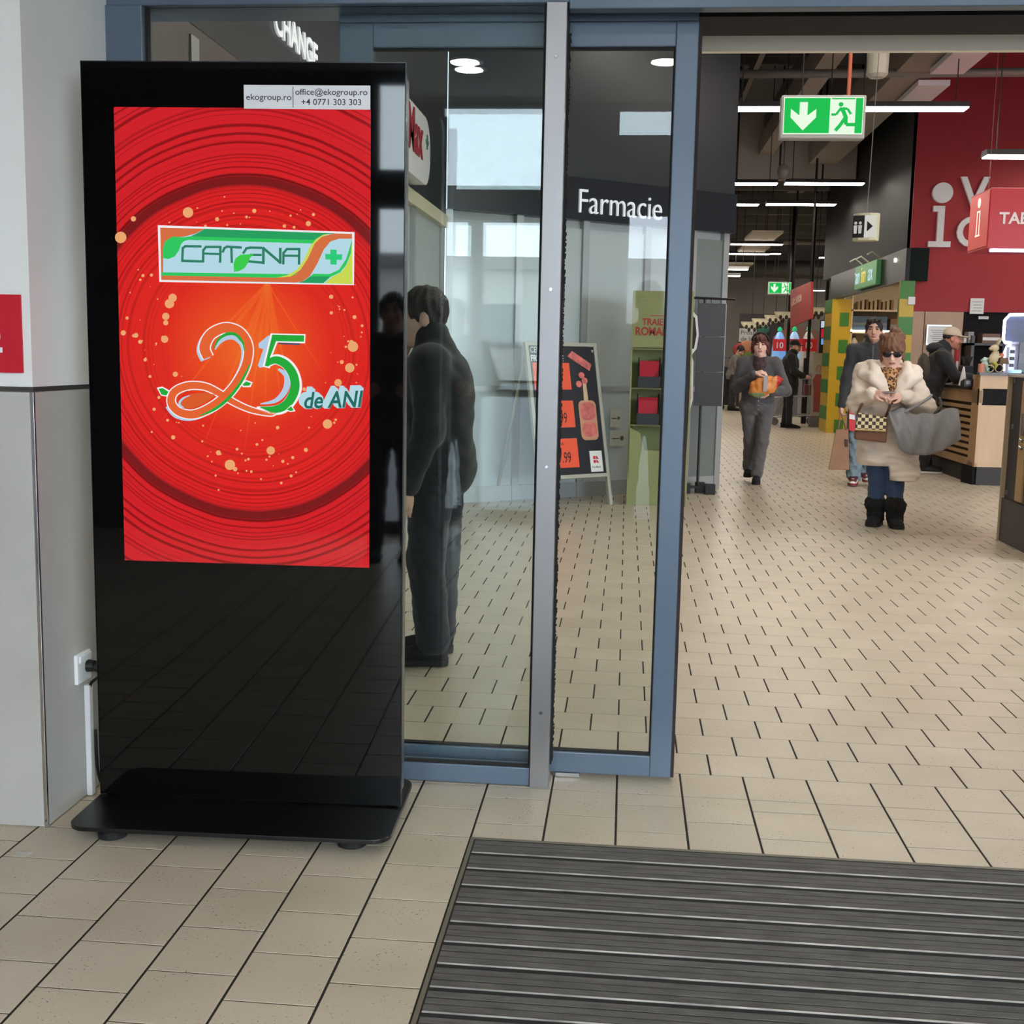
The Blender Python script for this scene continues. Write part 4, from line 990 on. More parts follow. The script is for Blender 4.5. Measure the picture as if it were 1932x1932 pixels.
# card terminal
q = at(1830, 722, 13.75)
t = thing('card_terminal', 'black card terminal on the oak counter corner', 'terminal', (q.x, 13.75, 1.072))
MB().prism([(13.72, 1.072), (13.86, 1.072), (13.86, 1.13), (13.72, 1.16)], q.x - .075, q.x + .03, ax='x').build('body', BLACKP, t, bevel=.006)
MB().box(q.x - .05, 13.716, 1.10, q.x + .0, 13.72, 1.14).build('display', mat('terminal_display', (110, 118, 126), .2), t)
# cap man's side things: tray with snacks, red carton, cone
def px_box(name, label, cat, x0, y0, x1, y1, Y, d, m, z=None, group=None, extra=None):
    a, b = at(x0, y1, Y), at(x1, y0, Y); zz = a.z if z is None else z
    t = thing(name, label, cat, ((a.x + b.x) / 2, Y, zz), group=group)
    MB().box(a.x, Y, zz, b.x, Y + d, b.z).build('body', m, t, bevel=.004)
    MB().box(a.x + .006, Y - .002, zz + (b.z - zz) * .3, b.x - .006, Y, zz + (b.z - zz) * .62).build('printed_label', extra or PAPER, t)
    return t
px_box('carton', 'tall red carton standing on the side worktop by the capped man', 'carton', 1803, 655, 1811, 684, 15.2, .10, mat('carton_red', (186, 40, 56), .5), z=1.072)
q = at(1820, 684, 14.4)
o = MB().lathe([(.05, 0), (.045, .02), (.012, .20), (.004, .22)], (q.x, 14.42, 1.072), 14).build('paper_cone', PAPER); tag(o, 'white paper cone on the side worktop beside the red carton', 'cone')
for i, (xx, c) in enumerate(((1826, (206, 150, 90)), (1832, (226, 220, 210)), (1837, (200, 196, 190)))):
    q = at(xx, 684, 14.2)
    o = MB().lathe([(.028, 0), (.036, .07), (.038, .075), (.030, .075)], (q.x, 14.2, 1.072), 14).build('snack_cup', mat('cup_%d' % i, c, .5)); tag(o, '%s small cup on the side worktop' % ('tan', 'white', 'grey')[i], 'cup', 'cups on the side worktop')
# rabbit riding a tricycle planter
q = at(1877, 704, 13.62); bx = q.x
rb = thing('rabbit_figurine', 'cream rabbit figurine riding a small yellow tricycle on the counter', 'figurine', (bx, 13.68, 1.235))
CRM = mat('figurine_cream', (206, 190, 152), .6, var=.08, scale=30); YLW = mat('figurine_yellow', (186, 174, 74), .5)
MB().loft([((bx - .02, 13.68, 1.33), .035), ((bx - .01, 13.68, 1.38), .052), ((bx + .01, 13.68, 1.44), .045), ((bx + .01, 13.68, 1.47), .03)], 14).build('torso', CRM, rb, smooth=True)
MB().ball((bx - .005, 13.675, 1.505), (.048, .042, .040)).ball((bx - .045, 13.67, 1.495), (.024, .024, .02)).build('head', CRM, rb, smooth=True)
for dy in (-.015, .015): MB().loft([((bx + .015, 13.675 + dy, 1.535), .012), ((bx + .04, 13.675 + dy, 1.58), .016), ((bx + .065, 13.675 + dy, 1.62), .004)], 8).build('ear', CRM, rb, smooth=True)
MB().loft([((bx - .01, 13.655, 1.43), .016), ((bx + .03, 13.65, 1.40), .013), ((bx + .06, 13.65, 1.415), .012)], 8).build('arm', CRM, rb, smooth=True)
MB().loft([((bx - .02, 13.65, 1.345), .024), ((bx + .02, 13.645, 1.32), .02), ((bx + .0, 13.645, 1.27), .014)], 8).build('leg', YLW, rb, smooth=True)
MB().box(bx - .03, 13.665, 1.285, bx + .03, 13.70, 1.35).build('tricycle_body', YLW, rb, bevel=.01)
for xw, r_ in ((bx - .045, .038), (bx + .05, .042)):
    g = MB(); ring = [(xw + r_ * math.cos(6.2832 * i / 18), 13.65, 1.235 + .006 + r_ + r_ * math.sin(6.2832 * i / 18)) for i in range(19)]
    g.tube(ring, .006, 6); g.build('wheel', CRM, rb, smooth=True)
MB().prism([(bx + .05, 1.33), (bx + .15, 1.33), (bx + .135, 1.40), (bx + .06, 1.40)], 13.64, 13.72, ax='y').build('basket', mat('wicker', (120, 92, 68), .8, var=.2, scale=60), rb)
o = MB().ball((bx + .075, 13.68, 1.425), (.028, .028, .026)).build('ornament_egg', mat('egg_orange', (216, 116, 84), .5), smooth=True); tag(o, 'orange ornament lying in the rabbit figurine basket', 'ornament')
o = MB().lathe([(.035, 0), (.038, .09), (.036, .095)], (at(1851, 704, 13.65).x, 13.65, 1.235), 14).build('tin_can', mat('tin_peach', (206, 130, 104), .5)); tag(o, 'peach coloured tin beside the rabbit figurine', 'tin')
o = MB().loft([((bx - .13, 13.72, 1.36), .01), ((bx - .09, 13.72, 1.375), .03), ((bx - .03, 13.73, 1.37), .02)], 10).loft([((bx - .10, 13.72, 1.29), .045), ((bx - .08, 13.72, 1.33), .04), ((bx - .07, 13.72, 1.36), .015)], 10).build('bird_figurine', mat('pale_aqua', (178, 204, 190), .5), smooth=True)
tag(o, 'pale aqua and cream bird ornament behind the rabbit', 'figurine')
o = MB().lathe([(.05, 0), (.055, .05), (.05, .055)], (bx - .085, 13.72, 1.235), 14).build('ornament_bowl', mat('aqua_bowl', (150, 190, 180), .5)); tag(o, 'small aqua bowl under the bird ornament', 'bowl')
# LED framed screen and dark machines at the right edge
ls = thing('led_sign_frame', 'blue-white LED outline frame standing on the counter at the picture edge', 'light frame', (4.4, 14.2, 1.235))
LEDM = emat('led_blue_white', (214, 216, 255), 6)
def led(P):
    MB().tube([tuple(at(x, y, 14.2)) for x, y in P], .018, 8).build('led_tube', LEDM, ls)
led([(1960, 593), (1905, 594), (1896, 604), (1893, 640), (1896, 646), (1914, 648)]); led([(1914, 652), (1900, 654), (1896, 664), (1896, 700)])
a, b = at(1898, 640, 14.25), at(1970, 598, 14.25)
MB().box(a.x, 14.25, 1.2355, b.x, 14.35, b.z).build('back_board', mat('led_board', (64, 72, 100), .4), ls)
t = thing('display_rack', 'small lit white display rack on the counter under the LED frame', 'display rack', (4.1, 13.75, 1.235))
a = at(1901, 704, 13.75); b = at(1916, 655, 13.75)
MB().box(a.x, 13.75, 1.235, b.x, 13.85, b.z).build('rack_body', mat('rack_white', (210, 216, 240), .3, emit=.3), t)
for i in range(3): MB().box(a.x + .01, 13.742, 1.30 + i * .075, b.x - .005, 13.75, 1.335 + i * .075).build('dark_slot', BLACKP, t)
MB().lathe([(.06, 0), (.065, .03), (.05, .035)], ((a.x + b.x) / 2 + .03, 13.68, 1.235), 14).build('lit_tray', mat('tray_glow', (170, 214, 250), .3, emit=1.0), t)
px_box('coffee_machine', 'black coffee machine at the right picture edge on the counter', 'machine', 1919, 645, 1970, 705, 13.9, .3, mat('machine_black', (26, 26, 30), .3), z=1.236, extra=mat('machine_panel', (58, 60, 70), .3))
# niche shelf behind with boxes
t = thing('back_shelf', 'dark wall shelf with cartons behind the counter', 'shelf', (4.9, 16.8, 1.45))
a = at(1818, 647, 16.7); b = at(1893, 647, 16.7)
MB().box(4.58, 16.62, a.z - .03, b.x + .3, 16.99, a.z).build('shelf_board', mat('shelf_dark', (70, 64, 62), .5), t)
MB().box(4.58, 16.62, a.z - .6, 4.62, 16.99, a.z + .1).build('side_bracket', mat('shelf_dark', (70, 64, 62), .5), t)
px_box('shelf_carton', 'brown carton with a white label on the dark wall shelf', 'carton', 1853, 630, 1888, 646, 16.68, .25, mat('brown_carton', (122, 92, 78), .7), z=a.z + .001, group='cartons on the dark shelf')
px_box('shelf_carton', 'small grey carton on the dark wall shelf behind the capped man', 'carton', 1826, 626, 1838, 646, 16.68, .2, mat('grey_carton', (150, 146, 146), .7), z=a.z + .001, group='cartons on the dark shelf')
px_box('shelf_carton', 'white flat carton at the left end of the dark wall shelf', 'carton', 1818, 637, 1824, 646, 16.68, .2, mat('white_carton', (200, 198, 196), .7), z=a.z + .001, group='cartons on the dark shelf')
sheet('small_label', 'small white label strip high on the dark niche wall', 'label', 1846, 597, 1865, 602, 16.98, PAPER, 1)
t = thing('espresso_grinder', 'dark coffee grinder standing behind the side worktop', 'grinder', (4.35, 15.1, 1.07))
q = at(1826, 676, 15.1)
MB().box(q.x - .07, 15.05, 1.072, q.x + .07, 15.22, 1.30).build('housing', BLACKP, t, bevel=.01)
MB().lathe([(.03, 0), (.06, .08), (.065, .11)], (q.x, 15.13, 1.30), 14).build('hopper', mat('smoky', (60, 58, 58), .2), t)
MB().cyl((q.x, 15.05, 1.2), (q.x, 15.0, 1.18), .02, n=10).build('spout', CHROME, t)

# ================================================================== near cabinet at the right edge
cb = thing('display_cabinet', 'dark cabinet with oak strips and a silver lock at the right edge', 'cabinet', (3.1, 9.0, 0))
CX = 2.86
MB().box(CX + .012, 8.2, 0, 3.4, 9.335, .33).build('plinth', mat('cab_base', (64, 60, 56), .45), cb, bevel=.003)
MB().box(CX + .03, 8.2, .33, 3.4, 9.32, 1.245).build('body', mat('cab_black', (38, 38, 42), .4), cb)
MB().box(CX, 9.325, 0, 3.4, 9.345, 1.26).build('end_panel', wood('cab_edge', (170, 150, 122)), cb)
MB().box(CX, 8.2, 1.245, 3.4, 9.345, 1.262).build('top_panel', mat('cab_top', (190, 180, 164), .5), cb)
MB().box(CX + .022, 9.02, .34, CX + .03, 9.08, 1.24).build('inner_strip', mat('cab_red_brown', (70, 42, 36), .5), cb)
MB().box(CX + .008, 8.88, .345, CX + .03, 9.02, 1.22).build('oak_strip', wood('cab_oak', (186, 152, 104)), cb)
MB().box(CX + .015, 8.2, .34, CX + .03, 8.86, 1.24).build('dark_door', mat('cab_door', (52, 50, 52), .4), cb)
MB().box(CX - .008, 8.895, .83, CX + .01, 8.95, .99).build('lock_plate', STEEL, cb, bevel=.004)
for z in (.80, .745): MB().cyl((CX - .004, 8.955, z), (CX - .004, 8.90, z - .01), .011, n=10).build('lock_bolt', CHROME, cb)
for (y_, z) in ((9.24, 1.20), (9.24, .36), (8.93, .345), (9.22, .86)): MB().box(CX + .02, y_, z, CX + .03, y_ + .03, z + .035).build('hinge', STEEL, cb)

# ================================================================== things by the pharmacy
# A-board
AB = thing('a_board_sign', 'grey framed A-board with orange price panels before the pharmacy', 'sign', (-.44, 10.6, 0))
bl_, br_ = Vector((-.74, 10.30, .25)), Vector((-.13, 10.83, .25)); up = Vector((-.165, .19, 1.20))
xd = (br_ - bl_); AW = xd.length; AH = up.length; ABM = basis(bl_, xd, up)
def ab():
    m = MB(); m.T = ABM; return m
FRG = mat('aboard_grey', (176, 172, 158), .45, .2)
ab().box(.03, .03, -.02, AW - .03, AH - .03, 0).build('poster', mat('poster_black', (40, 40, 46), .35), AB)
for (a_, b_, c_, d_) in ((0, -.30, .035, AH), (AW - .035, -.30, AW, AH)): ab().box(a_, b_, -.025, c_, d_, .012).build('upright', FRG, AB, bevel=.004)
for (c_) in (0, AH - .035): ab().box(.035, c_, -.025, AW - .035, c_ + .035, .012).build('cross_rail', FRG, AB, bevel=.004)
ORP = mat('price_orange', (236, 86, 52), .5)
bk = Vector((-.33, .38, 0))
for s_ in (0.02, AW - .05):
    a_ = bl_ + xd.normalized() * s_ + up * .95; b_ = bl_ + xd.normalized() * s_ + bk * 1.35; b_.z = .01
    MB().cyl(a_, b_, .014, n=8).build('rear_leg', FRG, AB)
for i, (z0, z1) in enumerate(((.80, 1.04), (.46, .70), (.10, .36))):
    ab().box(.06, z0, .001, .47, z1, .006).build('price_panel', ORP, AB)
INK2 = mat('price_ink', (46, 30, 36), .6)
for i, (s_, z0, x_) in enumerate((('9.99', .85, .24), ('19.99', .50, .20), ('27.99', .145, .20))):
    g = MB(); text(g, s_, .135, ABM @ Matrix.Translation((x_, z0, .0062)), .001, .001, sx=.62); g.build('price', INK2, AB)
g = MB(); text(g, 'PORC TARA', .04, ABM @ Matrix.Translation((.10, .30, .0062)), .001, 0); g.build('caption', INK2, AB)
g = MB(); text(g, 'CEL', .075, ABM @ Matrix.Translation((.05, 1.13, .002)), .001, 0, sx=.8); text(g, 'FRE', .075, ABM @ Matrix.Translation((.05, 1.055, .002)), .001, .002, sx=.8); text(g, 'TE', .075, ABM @ Matrix.Translation((.35, 1.055, .002)), .001, 0, sx=.8)
g.build('headline', mat('print_white', (226, 226, 230), .5), AB)
MEAT = mat('print_meat', (204, 104, 100), .5, var=.35, scale=18); BRD = mat('print_board', (196, 140, 108), .5)
def abpoly(P, z, m, name): ab().prism(P, z, z + .002).build(name, m, AB)
abpoly(rrect(.53, .34, .73, .70, .05), .002, BRD, 'board_picture'); abpoly([(.60, .69), (.65, .69), (.645, .86), (.605, .86)], .002, mat('print_handle', (206, 170, 136), .5), 'board_handle')
abpoly(rrect(.55, .52, .71, .68, .05), .0045, MEAT, 'meat_picture'); abpoly(rrect(.55, .37, .71, .50, .05), .0045, MEAT, 'meat_picture')
abpoly([(.46, 1.10), (.70, .97), (.73, 1.03), (.52, 1.15)], .002, MEAT, 'meat_picture')
for (u_, v_) in ((.60, .93), (.63, .88), (.56, .85)): abpoly([(u_ + .035 * math.cos(k_ * .7854), v_ + .03 * math.sin(k_ * .7854)) for k_ in range(8)], .003, MEAT, 'meat_slice')
ab().box(.60, .05, .001, .74, .24, .006).build('logo_card', PAPER, AB)
for (u_, v_) in ((.635, .165), (.635, .13), (.67, .165), (.67, .13)): abpoly([(u_, v_), (u_ + .028, v_), (u_ + (.028 if u_ < .65 else .008), v_ + .028), (u_, v_ + .028)] , .0062, mat('logo_red', (196, 30, 44), .5), 'logo_block')
g = MB(); text(g, 'Kaufland', .028, ABM @ Matrix.Translation((.615, .085, .0062)), .001, 0); g.build('logo_name', INK2, AB)

# small sheets on the pharmacy front
for k_, (x0, y0, x1, y1) in enumerate(((1151, 772, 1172, 806), (1150, 812, 1180, 842))):
    a_, b_ = onplane(x0, y1, A + AN * .01, AN), onplane(x1, y0, A + AN * .01, AN)
    t = thing('window_notice', '%s pale notice stuck low on the pharmacy front beside the A-board' % ('upper', 'lower')[k_], 'notice', tuple(a_), group='notices on the pharmacy front')
    sp = (Vector((b_.x, b_.y, 0)) - Vector((a_.x, a_.y, 0))).length; m = MB(); m.T = basis(a_, AD, (0, 0, 1))
    m.box(0, 0, -.004, sp, b_.z - a_.z, 0); m.build('sheet', mat('notice_beige', (196, 196, 184), .6), t)
    m = MB(); m.T = basis(a_, AD, (0, 0, 1)); m.box(sp * .15, (b_.z - a_.z) * .45, 0, sp * .6, (b_.z - a_.z) * .52, .001); m.build('print_line', mat('grey_print', (96, 94, 96), .7), t)
    m = MB(); m.T = basis(a_, AD, (0, 0, 1)); m.cyl((sp * .78, (b_.z - a_.z) * .5, 0), (sp * .78, (b_.z - a_.z) * .5, .001), sp * .13, n=14); m.build('print_emblem', mat('grey_print', (96, 94, 96), .7), t)
# lime leaflet stand
LM = mat('lime_card', (138, 141, 92), .6, var=.04, scale=6); LD = mat('lime_card_edge', (116, 120, 76), .6)
st = thing('leaflet_stand', 'lime green cardboard leaflet stand with red leaflets behind the door', 'display stand', (.32, 10.9, 0))
SXa, SXb, SY = .03, .57, 10.80
MB().box(SXa, SY + .28, 0, SXb, SY + .30, 1.90).build('back_panel', LM, st)
MB().box(SXa, SY + .02, 1.42, SXb, SY + .04, 1.92).build('header_panel', LM, st)
for x in (SXa, SXb - .012): MB().prism([(SY + .30, 0), (SY - .02, 0), (SY + .04, .55), (SY + .02, .75), (SY - .06, .95), (SY + .02, 1.42), (SY + .04, 1.90), (SY + .30, 1.90)], x, x + .012, ax='x').build('side_panel', LM, st)
for z in (.72, 1.05, 1.40): MB().box(SXa + .012, SY - .02, z, SXb - .012, SY + .28, z + .012).build('shelf_board', LD, st)
MB().prism([(SXa + .012, 0), (SXb - .012, 0), (SXb - .012, .50), (SXa + .15, .50), (SXa + .10, .66), (SXa + .012, .70)], SY, SY + .015, ax='y').build('front_apron', LM, st)
for k_, z in enumerate((.733, 1.063)):
    for i, x in enumerate((SXa + .07, SXa + .30)):
        b = thing('leaflet_box', 'black leaflet box on the %s shelf of the lime stand, %s' % (('lower', 'upper')[k_], ('left one', 'right one')[i]), 'box', (x + .1, SY + .05, z), group='leaflet boxes on the lime stand')
        g = MB(); P = [(SY - .03, z), (SY + .20, z), (SY + .22, z + .26), (SY + .20, z + .27), (SY - .03, z + .10)]
        for xs_ in (x, x + .19): g.prism(P, xs_, xs_ + .008, ax='x')
        g.box(x, SY - .03, z, x + .198, SY + .2, z + .008); g.box(x, SY - .035, z, x + .198, SY - .028, z + .10)
        tag(g.build('tray', mat('box_black', (34, 34, 40), .5), b), None)
        MB().prism([(SY - .018, z + .012), (SY + .05, z + .012), (SY + .17, z + .23), (SY + .12, z + .24)], x + .012, x + .184, ax='x').build('leaflet_stack', mat('leaflet_red', (186, 38, 58), .45), b)
g = MB(); text(g, 'TRAIESTE-L', .083, basis((SXa + .09, SY + .019, 1.62), (1, 0, 0), (0, 0, 1)), .002, .002, sx=.86); g.build('headline', mat('print_red', (158, 44, 36), .6), st)
g = MB(); text(g, 'ROMANESTE', .10, basis((SXa + .03, SY + .019, 1.53), (1, 0, 0), (0, 0, 1)), .002, .003, sx=.84); g.build('headline', mat('print_red', (158, 44, 36), .6), st)
g = MB(); g.box(SXa + .16, SY + .018, 1.70, SXa + .40, SY + .0195, 1.707); g.build('small_print', mat('print_red', (158, 44, 36), .6), st)

# cardboard figure peeking out behind the stand: only outline, hair and red top show
cf = thing('cardboard_cutout', 'white edged cardboard cutout of dark hair and a red top behind the door', 'cutout', (.62, 11.35, 0))
CO = [(u_ - .12, v_) for u_, v_ in [(.52, 0), (.72, 0), (.70, .75), (.745, .95), (.735, 1.30), (.715, 1.36), (.76, 1.42), (.775, 1.55), (.755, 1.72), (.70, 1.78), (.60, 1.78), (.53, 1.70)]]
MB().prism(CO, 11.35, 11.358, ax='y').build('board', PAPER, cf)
MB().prism([(u_ - .12, v_) for u_, v_ in [(.55, 1.42), (.735, 1.42), (.755, 1.55), (.735, 1.70), (.69, 1.755), (.60, 1.755), (.55, 1.68)]], 11.346, 11.35, ax='y').build('hair_print', mat('hair_print', (40, 30, 30), .7), cf)
MB().prism([(u_ - .12, v_) for u_, v_ in [(.54, .3), (.69, .3), (.68, .75), (.725, .95), (.715, 1.29), (.69, 1.33), (.54, 1.33)]], 11.346, 11.35, ax='y').build('red_print', mat('top_print', (150, 34, 36), .7), cf)

# bag stand with dark panel
bs = thing('panel_stand', 'dark grey folding panel hanging on a black stand by the pharmacy corner', 'display stand', (.85, 11.86, 0))
GP = mat('dark_panel_fabric', (72, 71, 76), .7)
for (za, zb_) in ((.87, 1.20), (1.205, 1.54), (1.545, 1.86)):
    a, b = at(1312, 700, 11.86), at(1364, 700, 11.86); MB().box(a.x, 11.83, za, b.x, 11.86, zb_).build('panel', GP, bs, bevel=.003)
q0, q1 = at(1306, 569, 11.86), at(1387, 571, 11.86)
MB().cyl((q0.x, 11.88, 1.915), (q1.x, 11.88, 1.905), .012, n=8).build('top_bar', BLACKM, bs)
px_ = at(1325, 700, 11.86).x
MB().cyl((px_, 11.89, .07), (px_, 11.89, 1.91), .014, n=8).build('pole', BLACKM, bs)
for (dx, dy) in ((-.12, -.02), (.12, -.05), (.03, .10)):
    MB().box(px_ + dx - .05, 11.89 + dy - .05, 0, px_ + dx + .05, 11.89 + dy + .05, .10).build('foot_block', BLACKP, bs, bevel=.005)
MB().box(px_ - .12, 11.86, .05, px_ + .14, 11.91, .075).build('foot_bar', BLACKM, bs)
for xx in (q0.x + .06, px_ + .06, q1.x - .08):
    MB().tube([(xx, 11.88, 1.905), (xx, 11.86, 1.87), (xx + .01, 11.85, 1.85)], .004, 6).build('hook', BLACKM, bs)

# ================================================================== far end: checkouts
cp = thing('case_panel', 'red hanging panel with small pale lettering over the far checkouts', 'sign', (3.0, 22, 1.9))
e1, e2 = at(1491, 617, 24), at(1530, 600, 20.5); e3, e4 = at(1491, 548, 24), at(1530, 531, 20.5)
cd_ = Vector((e2.x - e1.x, e2.y - e1.y, 0)).normalized(); cn = Vector((cd_.y, -cd_.x, 0))
CPR = mat('panel_red', (188, 62, 56), .5)
MB()._add([tuple(e1), tuple(e2), tuple(e4), tuple(e3)] + [tuple(v - cn * .04) for v in (e1, e2, e4, e3)], [(0, 1, 2, 3), (7, 6, 5, 4), (0, 4, 5, 1), (1, 5, 6, 2), (2, 6, 7, 3), (3, 7, 4, 0)]).build('panel', CPR, cp)
pp = e1 + (e3 - e1) * .55 + cd_ * .25 + cn * .003
g = MB(); text(g, 'CASE EXPRESS', .26, basis(pp, (e2 - e1) * .82 + (e4 - e3) * .18, (0, 0, 1)), .004, .003, sx=1.1); g.build('lettering', mat('pale_letters', (226, 190, 176), .5), cp)
hang(cp, e3.x + .05, e3.y, e3.z, r=.02); hang(cp, e4.x, e4.y, e4.z, r=.02)
for (x, Y) in ((1487, 27), (1526, 26), (1556, 26)):
    q = at(x, 640, Y)
    o = MB().cyl((q.x, Y, 0), (q.x, Y, 6.25), .035, n=8).build('ceiling_pole', BLACKM, smooth=True); tag(o, 'thin black pole from floor to ceiling at the checkouts, %s one' % {1487: 'left', 1526: 'middle', 1556: 'right'}[x], 'pole', 'black poles at the checkouts')
# poster wall
t = thing('produce_poster', 'large dark produce poster with a white caption box on the far wall', 'poster', (3.6, 33, .6))
a, b = at(1388, 770, 33), at(1480, 593, 33)
MB().box(a.x, 33, 0, b.x, 33.06, b.z).build('board', mat('poster_dark', (60, 50, 56), .6, var=.2, scale=2), t)
a, b = at(1394, 645, 32.98), at(1434, 620, 32.98)
MB().box(a.x, 32.985, a.z, b.x, 32.998, b.z).build('caption_box', mat('caption_white', (206, 204, 204), .6), t)
g = MB()
for i, s_ in enumerate(('Proaspete,', 'de la noi')): q = at(1397, 631 + i * 12, 32.98); text(g, s_, .17, basis((q.x, 32.984, q.z), (1, 0, 0), (0, 0, 1)), .002, .002)
g.build('caption', mat('caption_ink', (110, 106, 106), .6), t)
MB().prism([(3.8, 1.0), (5.2, 1.0), (5.2, 2.05), (4.4, 2.25), (3.9, 1.9)], 32.97, 32.998, ax='y').build('brown_picture', mat('poster_brown', (150, 110, 98), .6), t)
for (x, y, r_, c, nm) in ((1398, 660, .22, (176, 62, 62), 'beet'), (1409, 654, .2, (206, 140, 100), 'onion'), (1419, 658, .18, (206, 120, 90), 'carrot'), (1410, 672, .24, (110, 130, 56), 'leaf'), (1440, 622, .18, (60, 110, 90), 'badge')):
    q = at(x, y, 32.95); MB().ball((q.x, 32.97, q.z), (r_, .03, r_ * .85), 14, 8).build(nm + '_picture', mat('poster_' + nm, c, .6), t, smooth=True)
# hanging melon-slice decorations
for i, (x, y, Y) in enumerate(((1419, 607, 28), (1440, 601, 27.5), (1464, 594, 27), (1484, 588, 26.5), (1540, 580, 24))):
    q = at(x, y, Y); r_ = .25 if i < 4 else .21
    t = thing('melon_slice_decoration', 'hanging half-round fruit slice decoration over the checkouts, %s from the left' % ('first', 'second', 'third', 'fourth', 'fifth')[i], 'decoration', (q.x, Y, q.z - r_), group='hanging slice decorations')
    arc = [(q.x + r_ * math.cos(math.pi + math.pi * k_ / 14), q.z + r_ * .72 * math.sin(math.pi + math.pi * k_ / 14)) for k_ in range(15)]
    MB().prism(arc, Y, Y + .05, ax='y').build('rind', mat('rind_cream', (206, 198, 170), .6), t)
    arc2 = [(q.x + (u - q.x) * .84, q.z - .03 + (v - q.z) * .80) for u, v in arc]
    MB().prism(arc2, Y - .012, Y, ax='y').build('flesh', mat('flesh_pale', (222, 214, 184), .6, var=.25, scale=6), t)
    for k_ in range(5):
        u, v = q.x + (-.5 + .25 * k_) * r_, q.z - .12 - .06 * (k_ % 2)
        MB().ball((u, Y - .014, v), (.035, .01, .05), 8, 6).build('seed', mat('seed_dark', (52, 44, 40), .6), t, smooth=True)
    hang(t, q.x, Y + .025, q.z, r=.006)
# vending domes with red price placards
DOME = mat('dome_white', (206, 206, 200), .35)
for i, (x, y, Y, c) in enumerate(((1470, 655, 29, (120, 170, 226)), (1498, 648, 28.5, (150, 186, 226)), (1525, 646, 28, (206, 204, 196)))):
    q = at(x, y, Y); r_ = .17
    t = thing('vending_globe', 'domed vending machine with a red placard near the far checkouts, %s one' % ('left', 'middle', 'right')[i], 'vending machine', (q.x, Y, 0), group='domed vending machines')
    MB().lathe([(r_ * .9, 0), (r_, .02), (r_, .95), (r_ * .95, 1.0)], (q.x, Y, 0), 20).build('cabinet', mat('vend_cab', (150, 146, 150), .4), t)
    MB().lathe([(r_ * .98, 0), (r_ * 1.04, .25), (r_ * .95, .55), (r_ * .7, .8), (r_ * .35, .93), (.02, .96)], (q.x, Y, 1.0), 20).build('dome', mat('vend_dome_%d' % i, c, .15, emit=.45 if i < 2 else 0), t, smooth=True)
    MB().box(q.x - .165, Y - r_ - .05, 1.5, q.x + .165, Y - r_ - .03, 1.78).build('placard', mat('placard_red', (200, 36, 40), .5, emit=.15), t)
    g = MB(); text(g, '10', .19, basis((q.x - .12, Y - r_ - .051, 1.57), (1, 0, 0), (0, 0, 1)), .002, .003); g.build('numerals', PAPER, t)
    MB().lathe([(.06, 0), (.05, .06), (.01, .10)], (q.x, Y, 1.97), 10).build('beacon', mat('beacon_green', (30, 170, 110), .3, emit=.6), t)
# tall info screen with red label by the pillar
a, b = at(1546, 652, 25), at(1566, 604, 25)
t = thing('info_screen', 'narrow info screen with blue and red tiles left of the far pillar', 'screen', ((a.x + b.x) / 2, 25, 0))
MB().box(a.x, 25, 1.2, b.x, 25.08, b.z).build('housing', BLACKP, t)
for (y0, y1, c, nm) in ((606, 618, (190, 216, 236), 'sky_tile'), (621, 637, (190, 36, 50), 'red_tile'), (639, 650, (110, 160, 226), 'blue_tile')):
    u, v = at(1549, y1, 24.99), at(1565, y0, 24.99); MB().box(u.x, 24.985, u.z, v.x, 24.999, v.z).build(nm, emat('tile_' + nm, c, .9), t)
MB().cyl(((a.x + b.x) / 2, 25.04, 0), ((a.x + b.x) / 2, 25.04, 1.2), .04, n=8).build('pole', BLACKM, t)
# promotion banner: pale board with a red clothed silhouette
a, b = at(1528, 800, 24), at(1553, 655, 24)
t = thing('promotion_board', 'pale upright board with a red garment print by the checkouts', 'board', ((a.x + b.x) / 2, 24, 0))
MB().box(a.x, 24, .22, b.x, 24.06, 1.45).build('board', mat('board_pale', (170, 160, 146), .5), t)
MB().box(a.x - .02, 23.98, 0, b.x + .02, 24.1, .22).build('plinth', mat('board_plinth', (110, 106, 104), .5), t)
xm = a.x + (b.x - a.x) * .68
MB().prism([(xm - .07, .30), (xm + .06, .30), (xm + .07, .72), (xm + .10, .95), (xm + .04, 1.04), (xm - .05, 1.04), (xm - .11, .92), (xm - .08, .72)], 23.985, 24.0, ax='y').build('garment_print', mat('print_rose', (156, 72, 68), .6), t)
MB().ball((xm - .01, 23.99, 1.15), (.045, .012, .07), 12, 8).build('head_print', mat('print_skin', (176, 140, 120), .6), t, smooth=True)
a = at(1521, 700, 25.1); o = MB().box(a.x - .05, 25.1, 0, a.x + .05, 25.2, 1.35).build('checkout_gate_post', BLACKM, bevel=.01); tag(o, 'black gate post beside the pale promotion board', 'post')
